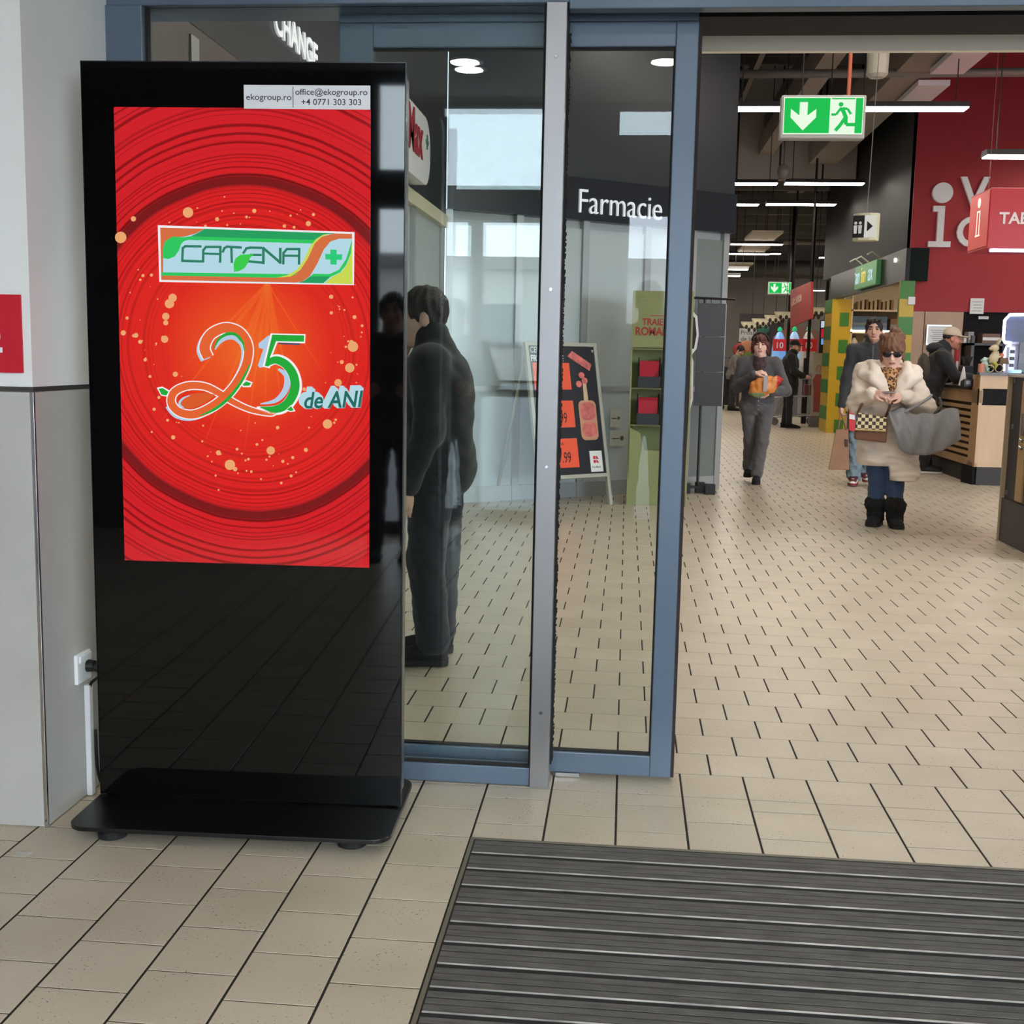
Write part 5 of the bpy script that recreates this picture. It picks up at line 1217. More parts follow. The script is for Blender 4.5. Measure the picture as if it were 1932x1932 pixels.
# plant tables
for i, (x, Y, lab) in enumerate(((1412, 32.4, 'leafy green potted plant before the produce poster'), (1462, 30.3, 'light green potted plant behind the grey woman'), (1508, 30, 'dark green potted plant beside the man in the black cap'))):
    q = at(x, 690, Y)
    t = thing('potted_plant', lab, 'plant', (q.x, Y, .8))
    tb = MB().box(q.x - .2, Y - .2, .76, q.x + .2, Y + .2, .80)
    for (dx, dy) in ((-.19, -.19), (.16, -.19), (-.19, .16), (.16, .16)): tb.box(q.x + dx, Y + dy, 0, q.x + dx + .03, Y + dy + .03, .76)
    o = tb.build('plant_table', mat('table_cream', (196, 186, 160), .6)); tag(o, 'small table under the %s' % lab.split(' ')[0] + (' potted plant'), 'table', 'plant tables')
    MB().lathe([(.13, 0), (.18, .22), (.19, .24), (.15, .24)], (q.x, Y, .801), 14).build('pot', mat('pot_brown', (96, 72, 60), .7), t)
    g = MB()
    for k_ in range(60):
        an = random.uniform(0, 6.28); el = random.uniform(.2, 1.5); L_ = random.uniform(.25, .5); d = Vector((math.cos(an) * math.cos(el), math.sin(an) * math.cos(el), math.sin(el)))
        b0_ = Vector((q.x, Y, 1.03)); tip = b0_ + d * L_; s2 = d.cross(Vector((0, 0, 1))); s2 = s2.normalized() * .045 if s2.length > 1e-3 else Vector((.045, 0, 0)); mid = b0_ + d * L_ * .6 + Vector((0, 0, .02))
        g._add([tuple(b0_), tuple(mid + s2), tuple(tip), tuple(mid - s2)], [(0, 1, 2, 3)])
    tag(g.build('foliage', mat('leaf_%d' % i, ((96, 128, 52), (130, 150, 84), (70, 92, 60))[i], .6, var=.2, scale=8), t), kind='stuff')
# black wheeled shopping trolley bag
a = at(1371, 768, 31)
t = thing('trolley_bag', 'black wheeled shopping bag standing behind the dark panel stand', 'trolley bag', (a.x, 31, 0))
MB().prism([(a.x - .2, .12), (a.x + .18, .12), (a.x + .14, 1.05), (a.x - .12, 1.1)], 30.85, 31.15, ax='y').build('bag', mat('bag_black', (30, 30, 32), .7, var=.1, scale=10), t, bevel=.02)
for dx in (-.14, .14): MB().cyl((a.x + dx, 30.83, .07), (a.x + dx, 30.87, .07), .07, n=14).build('wheel', RUBBER, t)
MB().tube([(a.x - .1, 31.1, 1.0), (a.x - .18, 31.15, 1.3), (a.x + .05, 31.15, 1.32), (a.x + .1, 31.1, 1.0)], .012).build('handle', BLACKM, t)
# shopping cart
q = at(1495, 790, 24.6)
sc_ = thing('shopping_cart', 'grey wire shopping cart pushed by the man in the black cap', 'cart', (q.x, 24.6, 0))
WIRE = mat('cart_wire', (158, 156, 156), .35, .7)
cx0, cx1, cy0, cy1 = q.x - .48, q.x + .42, 24.35, 24.9
def bar(P, r=.010, nm='frame_bar'): MB().tube(P, r, 6).build(nm, WIRE, sc_)
for yy in (cy0, cy1):
    bar([(cx0, yy, .98), (cx1, yy, .92)], .013); bar([(cx0 + .05, yy, .55), (cx1, yy, .60)]); bar([(cx0, yy, .98), (cx0 + .05, yy, .55)]); bar([(cx1, yy, .92), (cx1, yy, .25)]); bar([(cx0 + .05, yy, .16), (cx1, yy, .22)], .014); bar([(cx0 + .05, yy, .16), (cx0 + .3, yy, .56)], .012)
    for k_ in range(9): bar([(cx0 + .06 + k_ * .1, yy, .56), (cx0 + .03 + k_ * .1, yy, .95)], .005, 'basket_wire')
for k_ in range(5): bar([(cx0 + .04, cy0 + k_ * .137, .56), (cx1, cy0 + k_ * .137, .6)], .005, 'basket_wire')
bar([(cx1 + .03, cy0, 1.0), (cx1 + .03, cy1, 1.0)], .016, 'handle')
for xx in (cx0 + .1, cx1 - .03):
    for yy in (cy0, cy1):
        MB().cyl((xx, yy - .015, .075), (xx, yy + .015, .075), .075, n=16).build('wheel', mat('cart_wheel', (112, 108, 106), .5), sc_)
# groceries in the cart
t = thing('milk_jug', 'white plastic jug standing in the shopping cart', 'jug', (cx0 + .15, 24.6, .6))
MB().loft([((cx0 + .16, 24.6, .605), (.06, .06)), ((cx0 + .16, 24.6, .80), (.06, .06)), ((cx0 + .16, 24.6, .88), (.03, .03)), ((cx0 + .16, 24.6, .92), (.022, .022))], 12).build('body', WHITEP, t)
MB().tube([(cx0 + .22, 24.6, .70), (cx0 + .255, 24.6, .76), (cx0 + .235, 24.6, .84), (cx0 + .18, 24.6, .87)], .012).build('grip', WHITEP, t)
o = MB().box(cx1 - .22, 24.5, .61, cx1 - .06, 24.75, .82).build('grocery_box', mat('maroon_box', (110, 48, 54), .6), bevel=.01); tag(o, 'maroon grocery box in the shopping cart', 'box')
o = MB().box(cx0 + .32, 24.5, .61, cx0 + .55, 24.75, .76).build('grocery_bag', mat('dark_goods', (70, 66, 66), .6), bevel=.03); tag(o, 'dark grey grocery pack in the shopping cart', 'pack')
# ================================================================== people
class Sdf:
    def __init__(s, lo, hi, h):
        s.h = h; s.lo = np.array(lo, float)
        n = np.ceil((np.array(hi) - s.lo) / h).astype(int) + 1
        s.ax = [s.lo[i] + h * np.arange(n[i]) for i in range(3)]
        s.F = np.full(n, 0.5, np.float32)
    def _win(s, lo, hi):
        sl = []
        for i in range(3):
            a = int(np.searchsorted(s.ax[i], lo[i])); b = int(np.searchsorted(s.ax[i], hi[i])); sl.append(slice(a, max(a, b)))
        return tuple(sl)
    def _grid(s, sl):
        return (s.ax[0][sl[0]][:, None, None], s.ax[1][sl[1]][None, :, None], s.ax[2][sl[2]][None, None, :])
    def _mix(s, sl, d, k, sub=False):
        A = s.F[sl]
        if sub:
            t = np.clip(.5 - .5 * (A + d) / k, 0, 1); s.F[sl] = A * (1 - t) - d * t + k * t * (1 - t)
        else:
            t = np.clip(.5 + .5 * (A - d) / k, 0, 1); s.F[sl] = A * (1 - t) + d * t - k * t * (1 - t)
    def cone(s, a, b, ra, rb, k=.03):
        a = np.array(a, float); b = np.array(b, float); m = max(ra, rb) + k + 2 * s.h
        sl = s._win(np.minimum(a, b) - m, np.maximum(a, b) + m); X, Y, Z = s._grid(sl)
        d = b - a; L2 = max(d @ d, 1e-9)
        t = np.clip(((X - a[0]) * d[0] + (Y - a[1]) * d[1] + (Z - a[2]) * d[2]) / L2, 0, 1)
        D = np.sqrt((X - a[0] - t * d[0]) ** 2 + (Y - a[1] - t * d[1]) ** 2 + (Z - a[2] - t * d[2]) ** 2) - (ra + (rb - ra) * t)
        s._mix(sl, D, k)
    def ell(s, c, r, k=.03, R=None, sub=False):
        c = np.array(c, float); r = np.array(r, float); m = r.max() + k + 2 * s.h
        sl = s._win(c - m, c + m); X, Y, Z = s._grid(sl)
        P = [X - c[0], Y - c[1], Z - c[2]]
        if R is not None: P = [P[0] * R[i][0] + P[1] * R[i][1] + P[2] * R[i][2] for i in range(3)]
        q = np.sqrt((P[0] / r[0]) ** 2 + (P[1] / r[1]) ** 2 + (P[2] / r[2]) ** 2)
        q2 = np.sqrt((P[0] / r[0] ** 2) ** 2 + (P[1] / r[1] ** 2) ** 2 + (P[2] / r[2] ** 2) ** 2) + 1e-9
        s._mix(sl, q * (q - 1) / q2, k, sub)
    def below(s, z):            # keep only what is above z (clean hem)
        Z = s.ax[2][None, None, :]; s.F = np.maximum(s.F, (z - Z)).astype(np.float32)
    def above(s, z):
        Z = s.ax[2][None, None, :]; s.F = np.maximum(s.F, (Z - z)).astype(np.float32)
    def plane(s, p, n):         # cut away the side n points to
        p = np.array(p, float); n = np.array(n, float); n /= np.linalg.norm(n); X, Y, Z = s._grid((slice(None),) * 3)
        s.F = np.maximum(s.F, ((X - p[0]) * n[0] + (Y - p[1]) * n[1] + (Z - p[2]) * n[2])).astype(np.float32)
    def wrinkle(s, amp, fz=60, fx=30):
        X, Y, Z = s._grid((slice(None),) * 3)
        w = np.sin(X * fx + 3 * np.sin(Z * fz * .35) + 1.3) * np.sin(Z * fz + 2.2 * np.sin(X * fx * .6 + Y * 17)) + .6 * np.sin(X * fx * 1.7 - Y * fx * 1.3 + Z * fz * .5)
        s.F = (s.F + amp * w).astype(np.float32)
    def mesh(s):
        F = s.F; ins = F < 0; n = F.shape
        c = [ins[i:n[0] - 1 + i, j:n[1] - 1 + j, k:n[2] - 1 + k] for i in (0, 1) for j in (0, 1) for k in (0, 1)]
        cnt = sum(q.astype(np.int8) for q in c); act = (cnt > 0) & (cnt < 8)
        idx = -np.ones(act.shape, np.int64); I = np.argwhere(act); idx[act] = np.arange(len(I))
        acc = np.zeros((len(I), 3)); num = np.zeros(len(I))
        cor = [(i, j, k) for i in (0, 1) for j in (0, 1) for k in (0, 1)]
        val = {q: F[I[:, 0] + q[0], I[:, 1] + q[1], I[:, 2] + q[2]] for q in cor}
        for q in cor:
            for a in range(3):
                if q[a] == 0:
                    r = list(q); r[a] = 1; r = tuple(r); va, vb = val[q], val[r]; cr = (va < 0) != (vb < 0)
                    t = np.where(cr, va / np.where(cr, va - vb, 1), 0)
                    p = np.tile(np.array(q, float), (len(I), 1)); p[:, a] += t
                    acc += p * cr[:, None]; num += cr
        V = s.lo + (I + acc / np.maximum(num, 1)[:, None]) * s.h
        Q = []
        for a in range(3):
            b, c_ = (a + 1) % 3, (a + 2) % 3
            sa = [slice(0, n[i]) for i in range(3)]; sb = list(sa); sa[a] = slice(0, n[a] - 1); sb[a] = slice(1, n[a])
            A, B = ins[tuple(sa)], ins[tuple(sb)]; E = np.argwhere(A != B)
            ok = (E[:, b] > 0) & (E[:, c_] > 0) & (E[:, b] < n[b] - 1) & (E[:, c_] < n[c_] - 1); E = E[ok]
            if not len(E): continue
            fl_ = A[tuple(E.T)]
            def g(db, dc):
                e = E.copy(); e[:, b] += db; e[:, c_] += dc; return idx[tuple(e.T)]
            q = np.stack([g(-1, -1), g(0, -1), g(0, 0), g(-1, 0)], 1); q[~fl_] = q[~fl_][:, ::-1]; Q.append(q)
        return V, np.concatenate(Q) if Q else np.zeros((0, 4), int)

def sdf_obj(name, sd, mats, parent, pick=None):
    """mesh in the person's own frame"""
    V, Q = sd.mesh()
    me = bpy.data.meshes.new(name)
    me.vertices.add(len(V)); me.vertices.foreach_set('co', V.astype(np.float32).ravel())
    me.loops.add(len(Q) * 4); me.loops.foreach_set('vertex_index', Q.astype(np.int32).ravel())
    me.polygons.add(len(Q)); me.polygons.foreach_set('loop_start', np.arange(len(Q), dtype=np.int32) * 4)
    try: me.polygons.foreach_set('loop_total', np.full(len(Q), 4, np.int32))
    except Exception: pass
    me.polygons.foreach_set('use_smooth', np.ones(len(Q), bool))
    mats = mats if isinstance(mats, (list, tuple)) else [mats]
    for m in mats: me.materials.append(m)
    if pick is not None:
        C = V[Q].mean(1); me.polygons.foreach_set('material_index', pick(C).astype(np.int32))
    me.update(); me.validate()
    o = bpy.data.objects.new(name, me); COL.objects.link(o); o.parent = parent
    return o

def frame(f, up=(0, 0, 1)):
    f = np.array(f, float); f /= np.linalg.norm(f); s = np.cross(f, np.array(up, float)); s /= np.linalg.norm(s); u = np.cross(s, f)
    return s, f, u       # side, forward, up
def hand(sd, w, d, n, flip=1, curl=.5, sc=1.0):
    """palm and five fingers from wrist w along d; n = back of the hand"""
    d = np.array(d, float); d /= np.linalg.norm(d); n = np.array(n, float); n -= d * (n @ d); n /= np.linalg.norm(n); s = np.cross(d, n) * flip
    w = np.array(w, float)
    sd.cone(w, w + d * .07 * sc, .024 * sc, .030 * sc, .02)
    for i, (o, L) in enumerate(((-.030, .070), (-.010, .080), (.010, .076), (.029, .060))):
        a = w + (d * .078 + s * o) * sc; m = a + (d * math.cos(curl * .6) - n * math.sin(curl * .6)) * L * .5 * sc; e = m + (d * math.cos(curl * 1.7) - n * math.sin(curl * 1.7)) * L * .5 * sc
        sd.cone(w + (d * .05 + s * o * .9) * sc, a, .013 * sc, .0105 * sc, .008); sd.cone(a, m, .0100 * sc, .0092 * sc, .004); sd.cone(m, e, .0092 * sc, .0078 * sc, .004)
    a = w + (d * .025 - s * .026) * sc; m = a + (d * .035 - s * .028 - n * .012) * sc; e = m + (d * .036 - s * .004 - n * .016) * sc
    sd.cone(a, m, .014 * sc, .0115 * sc, .01); sd.cone(m, e, .0115 * sc, .009 * sc, .005)

SKIN = mat('skin_light', (206, 160, 138), .55, var=.05, scale=12)
SKIN2 = mat('skin_pale', (222, 178, 160), .55, var=.05, scale=12)
EYE = mat('eye_dark', (36, 28, 26), .3); LIP = mat('lip', (166, 92, 86), .5); HAIRD = mat('hair_dark', (34, 26, 24), .6, var=.3, scale=60, bump=.4, bscale=150)
HAIRA = mat('hair_auburn', (112, 74, 52), .55, var=.3, scale=50, bump=.5, bscale=140); HAIRB = mat('hair_reddish', (86, 40, 34), .55, var=.3, scale=50, bump=.5, bscale=140)
STUB = mat('stubble', (158, 116, 98), .6)

def build_person(label, loc, J, skin, hairm, rot=0.0, beard=False, hands=True, hs=1.0, group=None, name='person'):
    """J: joints in the figure's own frame (x right, -y to the viewer, z up). Returns root and the body sdf tools."""
    root = thing(name, label, 'person', loc, rot, group)
    g = lambda k: np.array(J[k], float)
    allp = np.array([v for k, v in J.items() if k not in ('hf', 'hu', 'handL', 'handR', 'curlL', 'curlR')], float)
    lo, hi = allp.min(0) - .22, allp.max(0) + .22; lo[2] = -.02
    sd = Sdf(lo, hi, .0075)
    c = g('head'); s, f, u = frame(J['hf'], J.get('hu', (0, 0, 1))); R = np.array([s, f, u])
    at_ = lambda a, b, d: c + (s * a + f * b + u * d) * hs
    q = hs
    sd.ell(at_(0, -.010, .022), (.074 * q, .092 * q, .100 * q), .02, R); sd.ell(at_(0, .022, -.050), (.056 * q, .068 * q, .072 * q), .03, R)
    sd.ell(at_(0, .062, -.104), (.024 * q, .022 * q, .020 * q), .025, R)
    for e in (-1, 1):
        sd.ell(at_(e * .036, .055, -.030), (.030 * q,) * 3, .02, R)
        sd.ell(at_(e * .076, -.008, -.012), (.011 * q, .022 * q, .032 * q), .008, R)
        sd.ell(at_(e * .032, .104, .010), (.019 * q, .018 * q, .012 * q), .014, R, sub=True)
        sd.ell(at_(e * .032, .078, .010), (.013 * q,) * 3, .003, R)
    sd.cone(at_(0, .088, .018), at_(0, .108, -.026), .009 * q, .014 * q, .012); sd.ell(at_(0, .100, -.030), (.018 * q, .012 * q, .009 * q), .008, R)
    sd.ell(at_(0, .083, -.064), (.024 * q, .012 * q, .009 * q), .006, R)
    sd.cone(at_(0, -.020, -.055), g('neck'), .052 * q, .056 * q, .03)
    sd.cone(g('neck'), g('chest'), .06, .10, .05)
    for sh in ('shL', 'shR'): sd.cone(g('neck') * .5 + g('chest') * .5, g(sh), .07, .05, .04)
    sd.cone(g('chest'), g('pelvis'), .105, .11, .06)
    for e in 'LR':
        sd.cone(g('sh' + e), g('el' + e), .045, .036, .03); sd.cone(g('el' + e), g('wr' + e), .036, .024, .02)
        if hands and J.get('hand' + e):
            d, n = J['hand' + e]; hand(sd, g('wr' + e), d, n, -1 if e == 'L' else 1, J.get('curl' + e, .5))
        sd.cone(g('pelvis'), g('hip' + e), .10, .085, .05); sd.cone(g('hip' + e), g('kn' + e), .078, .052, .03); sd.cone(g('kn' + e), g('an' + e), .050, .036, .03)
    def pick(C):
        P = (C - c) @ R.T / q; a, b, d = np.abs(P[:, 0]), P[:, 1], P[:, 2]; m = np.zeros(len(C), int); hd = (np.linalg.norm(P, axis=1) < .16) & (b > .05)
        m[hd & (np.abs(a - .032) < .013) & (np.abs(d - .009) < .0055)] = 1
        m[hd & (np.abs(a - .034) < .019) & (np.abs(d - .031) < .005)] = 2
        m[hd & (a < .023) & (np.abs(d + .064) < .0075)] = 3
        if beard: m[(np.linalg.norm(P, axis=1) < .16) & (m == 0) & (b > .0) & (d > -.13) & ((d < -.088) | ((np.abs(d + .050) < .005) & (a < .03)) | ((a > .055) & (d < -.04)))] = 4
        return m
    o = sdf_obj('body', sd, [skin, EYE, hairm, LIP, STUB], root, pick)
    return root, dict(c=c, R=R, s=s, f=f, u=u, at=at_, q=q, g=g, lo=lo, hi=hi)

def hair_cap(root, K, m, extra=None, carve=(.080, -.045, .075, .070, .108), size=(.084, .102, .104), name='hair'):
    sd = Sdf(K['c'] - .30, K['c'] + .25, .007); q = K['q']
    sd.ell(K['at'](0, -.016, .030), tuple(v * q for v in size), .02, K['R'])
    if extra: extra(sd)
    fw, up_, rx, ry, rz = carve
    sd.ell(K['at'](0, fw, up_), (rx * q, ry * q, rz * q), .012, K['R'], sub=True)
    sd.wrinkle(.004, 50, 90)
    return sdf_obj(name, sd, m, root)
def cap_hat(root, K, m, brim_m=None):
    sd = Sdf(K['c'] - .3, K['c'] + .3, .007); q = K['q']; f = K['f']
    sd.ell(K['at'](0, -.008, .050), (.088 * q, .105 * q, .095 * q), .02, K['R'])
    sd.plane(K['at'](0, 0, .038), -K['u'] + f * .05)
    sd.ell(K['at'](0, .115, .042), (.075 * q, .085 * q, .010 * q), .012, K['R'])
    return sdf_obj('cap', sd, m, root)
def sleeves(sd, K, rs, re, rw, ends=1.0):
    g = K['g']
    for e in 'LR':
        sd.cone(g('sh' + e), g('el' + e), rs, re, .04); w = g('el' + e) + (g('wr' + e) - g('el' + e)) * ends; sd.cone(g('el' + e), w, re, rw, .03)
def torso(sd, K, w, dp, hem, shoulder=.06, flare=0.0):
    g = K['g']; ch, pe = g('chest'), g('pelvis'); side = g('shR') - g('shL'); side /= np.linalg.norm(side); up = ch - pe; up /= np.linalg.norm(up); fw = np.cross(up, side); fw /= np.linalg.norm(fw); R = np.array([side, fw, up])
    for e in 'LR': sd.cone(g('neck') * .7 + ch * .3, g('sh' + e), .07, shoulder, .05)
    sd.ell(ch, (w, dp, .19), .05, R); sd.ell(ch * .5 + pe * .5, (w * .92, dp * .95, .20), .06, R)
    sd.ell(pe, (w * (.98 + flare), dp * (1.05 + flare), .17), .06, R)
    if hem is not None: sd.below(hem)
def trousers(root, K, m, rh=.098, rk=.066, ra=.058, end=.96, wr=.003, waist=None, name='trousers'):
    g = K['g']; sd = Sdf(K['lo'], K['hi'], .009)
    for e in 'LR':
        sd.cone(g('pelvis'), g('hip' + e), .125, .105, .05); sd.cone(g('hip' + e), g('kn' + e), rh, rk, .03)
        sd.cone(g('kn' + e), g('kn' + e) + (g('an' + e) - g('kn' + e)) * end, rk, ra, .03)
    if waist: sd.above(waist)
    sd.wrinkle(wr, 70, 40)
    return sdf_obj(name, sd, m, root)
def shoe(root, an, d, L, upper, sole, w=.046, h=.075, boot=0.0, bm=None):
    """shoe as upper + sole; an = ankle point, d = toe direction, in the figure's frame"""
    an = Vector(an); d = Vector((d[0], d[1], 0)).normalized(); z0 = an.z - .085
    b = an - d * .065; P = lambda t, z: (b + d * (t * L)).xy.to_3d() + Vector((0, 0, z))
    mb = MB()
    mb.loft([(P(.0, z0 + .05), (w * .55, .035)), (P(.10, z0 + .055), (w * .85, .048)), (P(.30, z0 + .055), (w * .9, .050)), (P(.55, z0 + .042), (w * .98, .036)), (P(.80, z0 + .034), (w, .026)), (P(.95, z0 + .028), (w * .7, .018)), (P(1.0, z0 + .026), (w * .3, .010))], 14)
    mb.loft([(tuple(an + Vector((0, 0, -.045))), w * .9), (tuple(an + Vector((0, 0, .01 + boot))), w * (.92 if not boot else 1.05))], 14)
    me = raw('shoe', mb, [upper], root, True)
    n = d.cross(Vector((0, 0, 1))); out = []
    for t, ww in ((0, .6), (.08, .9), (.3, .92), (.55, 1.0), (.8, 1.04), (.95, .75), (1.02, .3)): out.append((t, ww))
    pts = [(P(t, 0) + n * w * k) for t, k in out] + [(P(t, 0) - n * w * k) for t, k in reversed(out)]
    sb = MB().prism([(p.x, p.y) for p in pts], z0, z0 + .024)
    raw('sole', sb, [sole], me)
    return me
def raw(name, mb, mats, parent, smooth=False):
    """mesh given in the parent's own frame"""
    me = bpy.data.meshes.new(name); me.from_pydata(mb.v, [], mb.f)
    for m in mats: me.materials.append(m)
    if len(mats) > 1: me.polygons.foreach_set('material_index', mb.m)
    if smooth: me.polygons.foreach_set('use_smooth', [True] * len(me.polygons))
    me.update(); o = bpy.data.objects.new(name, me); COL.objects.link(o); o.parent = parent
    return o
def fabric(name, c, var=.06, scale=14, rough=.85, bump=.15, bs=220): return mat(name, c, rough, var=var, scale=scale, bump=bump, bscale=bs, sheen=.15)

def lean(k, *roots):
    """the stride leans a figure and what it carries slightly sideways about its feet"""
    for r_ in roots:
        z0 = r_.location.z; r_.location.x -= k * z0
        M_ = Matrix.Identity(4); M_[0][2] = -k
        for ch in r_.children_recursive:
            if ch.type == 'MESH' and ch.data.users == 1: ch.data.transform(M_)
# ---- woman in the cream puffer coat
p = fl(1672, 992)
J = dict(head=(.035, -.055, 1.425), hf=(-.12, -1, -.36), neck=(.02, .0, 1.285), chest=(.01, .01, 1.12), pelvis=(.0, .02, .80), shL=(-.175, .01, 1.23), shR=(.19, .01, 1.23), elL=(-.235, -.07, 1.00), elR=(.285, -.06, .985),
         wrL=(-.135, -.29, 1.085), wrR=(.085, -.29, 1.075), handL=((.75, -.5, .05), (-.3, -.5, .8)), handR=((-.8, -.45, .0), (.3, -.5, .8)), curlL=.9, curlR=.9,
         hipL=(-.085, .02, .78), hipR=(.085, .02, .78), knL=(-.075, .0, .46), knR=(.070, -.02, .46), anL=(-.082, .02, .09), anR=(.062, -.05, .09))
root, K = build_person('woman in a cream puffer coat with sunglasses looking at her phone', (p.x, p.y, 0), J, SKIN2, HAIRA, rot=-.10, hs=1.1)
def ex(sd):
    for i in range(13):
        a = 6.2832 * i / 13; sd.ell(K['at'](.070 * math.cos(a), -.035 + .060 * math.sin(a), .098 + .010 * math.sin(2 * a) + .004 * (i % 2)), (.027, .027, .023), .006)
    sd.ell(K['at'](-.02, -.05, .140), (.042, .040, .026), .012); sd.ell(K['at'](.0, .05, .052), (.070, .042, .036), .02, K['R'])
    for e in (-1, 1): sd.ell(K['at'](e * .076, .02, -.02), (.014, .026, .07), .015, K['R'])
hair_cap(root, K, HAIRA, ex, carve=(.090, -.054, .064, .060, .080), size=(.094, .108, .106))
sd = Sdf(K['c'] - .15, K['c'] + .15, .005)
for e in (-1, 1): sd.ell(K['at'](e * .036, .098, .006), (.034, .010, .025), .004, K['R'])
sd.cone(K['at'](-.02, .104, .014), K['at'](.02, .104, .014), .005, .005, .004)
for e in (-1, 1): sd.cone(K['at'](e * .068, .088, .014), K['at'](e * .080, .0, .008), .004, .004, .003)
sdf_obj('sunglasses', sd, mat('dark_lens', (14, 13, 14), .12), root)
COAT = mat('cream_puffer', (222, 206, 190), .6, var=.04, scale=6, bump=.1, bscale=60, sheen=.1)
g = K['g']; sd = Sdf((-.55, -.50, .30), (.60, .36, 1.45), .009)
for e in 'LR': sd.cone(g('neck') * .6 + g('chest') * .4, g('sh' + e), .09, .085, .05)
sd.ell((.01, .02, 1.10), (.205, .155, .22), .06); sd.ell((.0, .02, .90), (.215, .16, .25), .06); sd.ell((.01, .02, .66), (.245, .175, .30), .06)
sd.ell((-.11, -.03, .56), (.125, .13, .10), .05)
sd.cone((.09, -.02, .62), (.13, -.03, .44), .135, .135, .05); sd.cone((.03, .08, .62), (.0, .09, .48), .15, .16, .05)
sd.cone(g('shL'), g('elL'), .078, .080, .03); sd.cone(g('elL'), g('wrL') * .93 + g('elL') * .07, .080, .056, .03)
sd.cone(g('shR'), g('elR'), .078, .084, .03); sd.cone(g('elR'), g('wrR') * .93 + g('elR') * .07, .086, .056, .03)
sd.wrinkle(.007, 62, 16)
sd.F = np.maximum(sd.F, np.where(sd.ax[0][:, None, None] < .015, .50 - sd.ax[2][None, None, :], -1)).astype(np.float32)
sd.below(.385)
sdf_obj('puffer_coat', sd, COAT, root)
sd = Sdf((-.42, -.35, .98), (.48, .28, 1.48), .008)     # big folded hood collar
for P_, r_ in (([(-.03, -.17, 1.10), (-.12, -.15, 1.20), (-.195, -.06, 1.235), (-.20, .06, 1.27)], .040), ([(.06, -.175, 1.08), (.15, -.15, 1.19), (.225, -.06, 1.225), (.225, .06, 1.26)], .042), ([(-.20, .06, 1.275), (-.10, .15, 1.30), (.0, .17, 1.305), (.12, .15, 1.30), (.23, .06, 1.265)], .052),
               ([(-.03, -.16, 1.14), (-.10, -.10, 1.27), (-.12, .02, 1.315)], .040), ([(.07, -.16, 1.13), (.14, -.10, 1.265), (.16, .02, 1.31)], .040), ([(-.10, -.14, 1.18), (-.175, -.05, 1.25)], .042), ([(.14, -.14, 1.17), (.205, -.05, 1.24)], .044)):
    for a_, b_ in zip(P_, P_[1:]): sd.cone(a_, b_, r_, r_, .02)
sd.wrinkle(.004, 50, 24); sdf_obj('hood_collar', sd, COAT, root)
LEO = bpy.data.materials.new('leopard_print'); LEO.use_nodes = True
_n = LEO.node_tree; _b = _n.nodes['Principled BSDF']; _v = _n.nodes.new('ShaderNodeTexVoronoi'); _v.inputs['Scale'].default_value = 48; _rp = _n.nodes.new('ShaderNodeValToRGB'); _tc = _n.nodes.new('ShaderNodeTexCoord')
_rp.color_ramp.interpolation = 'CONSTANT'; _rp.color_ramp.elements[0].color = lin((150, 96, 56)) + (1,); _rp.color_ramp.elements[1].position = .30; _rp.color_ramp.elements[1].color = lin((34, 22, 20)) + (1,)
_e = _rp.color_ramp.elements.new(.52); _e.color = lin((190, 140, 92)) + (1,)
_n.links.new(_tc.outputs['Object'], _v.inputs['Vector']); _n.links.new(_v.outputs['Distance'], _rp.inputs[0]); _n.links.new(_rp.outputs[0], _b.inputs['Base Color']); _b.inputs['Roughness'].default_value = .8
sd = Sdf((-.2, -.3, .95), (.25, .2, 1.45), .007)
for i in range(12):
    a = 6.2832 * i / 12; sd.ell((.02 + .075 * math.cos(a), -.01 + .075 * math.sin(a), 1.262 + .012 * math.sin(a)), (.037, .037, .046), .02)
sd.cone((.02, -.10, 1.225), (.02, -.155, 1.14), .05, .045, .03); sd.cone((.02, -.155, 1.16), (.015, -.18, 1.04), .04, .035, .02)
sd.wrinkle(.004, 60, 60); sdf_obj('leopard_scarf', sd, LEO, root)
trousers(root, K, fabric('blue_denim', (44, 62, 92)), rh=.10, rk=.076, ra=.062, end=.76)
UGG = mat('black_suede', (20, 18, 18), .95, var=.2, scale=30); FUR = mat('black_fur', (22, 21, 22), 1.0, var=.4, scale=120, bump=1.0, bscale=160)
for e, d_ in (('L', (-.35, -1)), ('R', (.05, -1))):
    an = g('an' + e); so_ = shoe(root, an, d_, .23, UGG, RUBBER, w=.056, boot=.06)
    sd = Sdf(an - np.array([.13, .13, .08]), an + np.array([.13, .13, .17]), .007)
    sd.cone(an + [0, .0, -.02], an + [0, .0, .10], .068, .078, .03)
    for i in range(10):
        a = 6.2832 * i / 10; sd.ell(an + [.068 * math.cos(a), .068 * math.sin(a), .085], (.025, .025, .04), .015)
    sd.wrinkle(.004, 120, 110); o = sdf_obj('fur_cuff', sd, FUR, root)
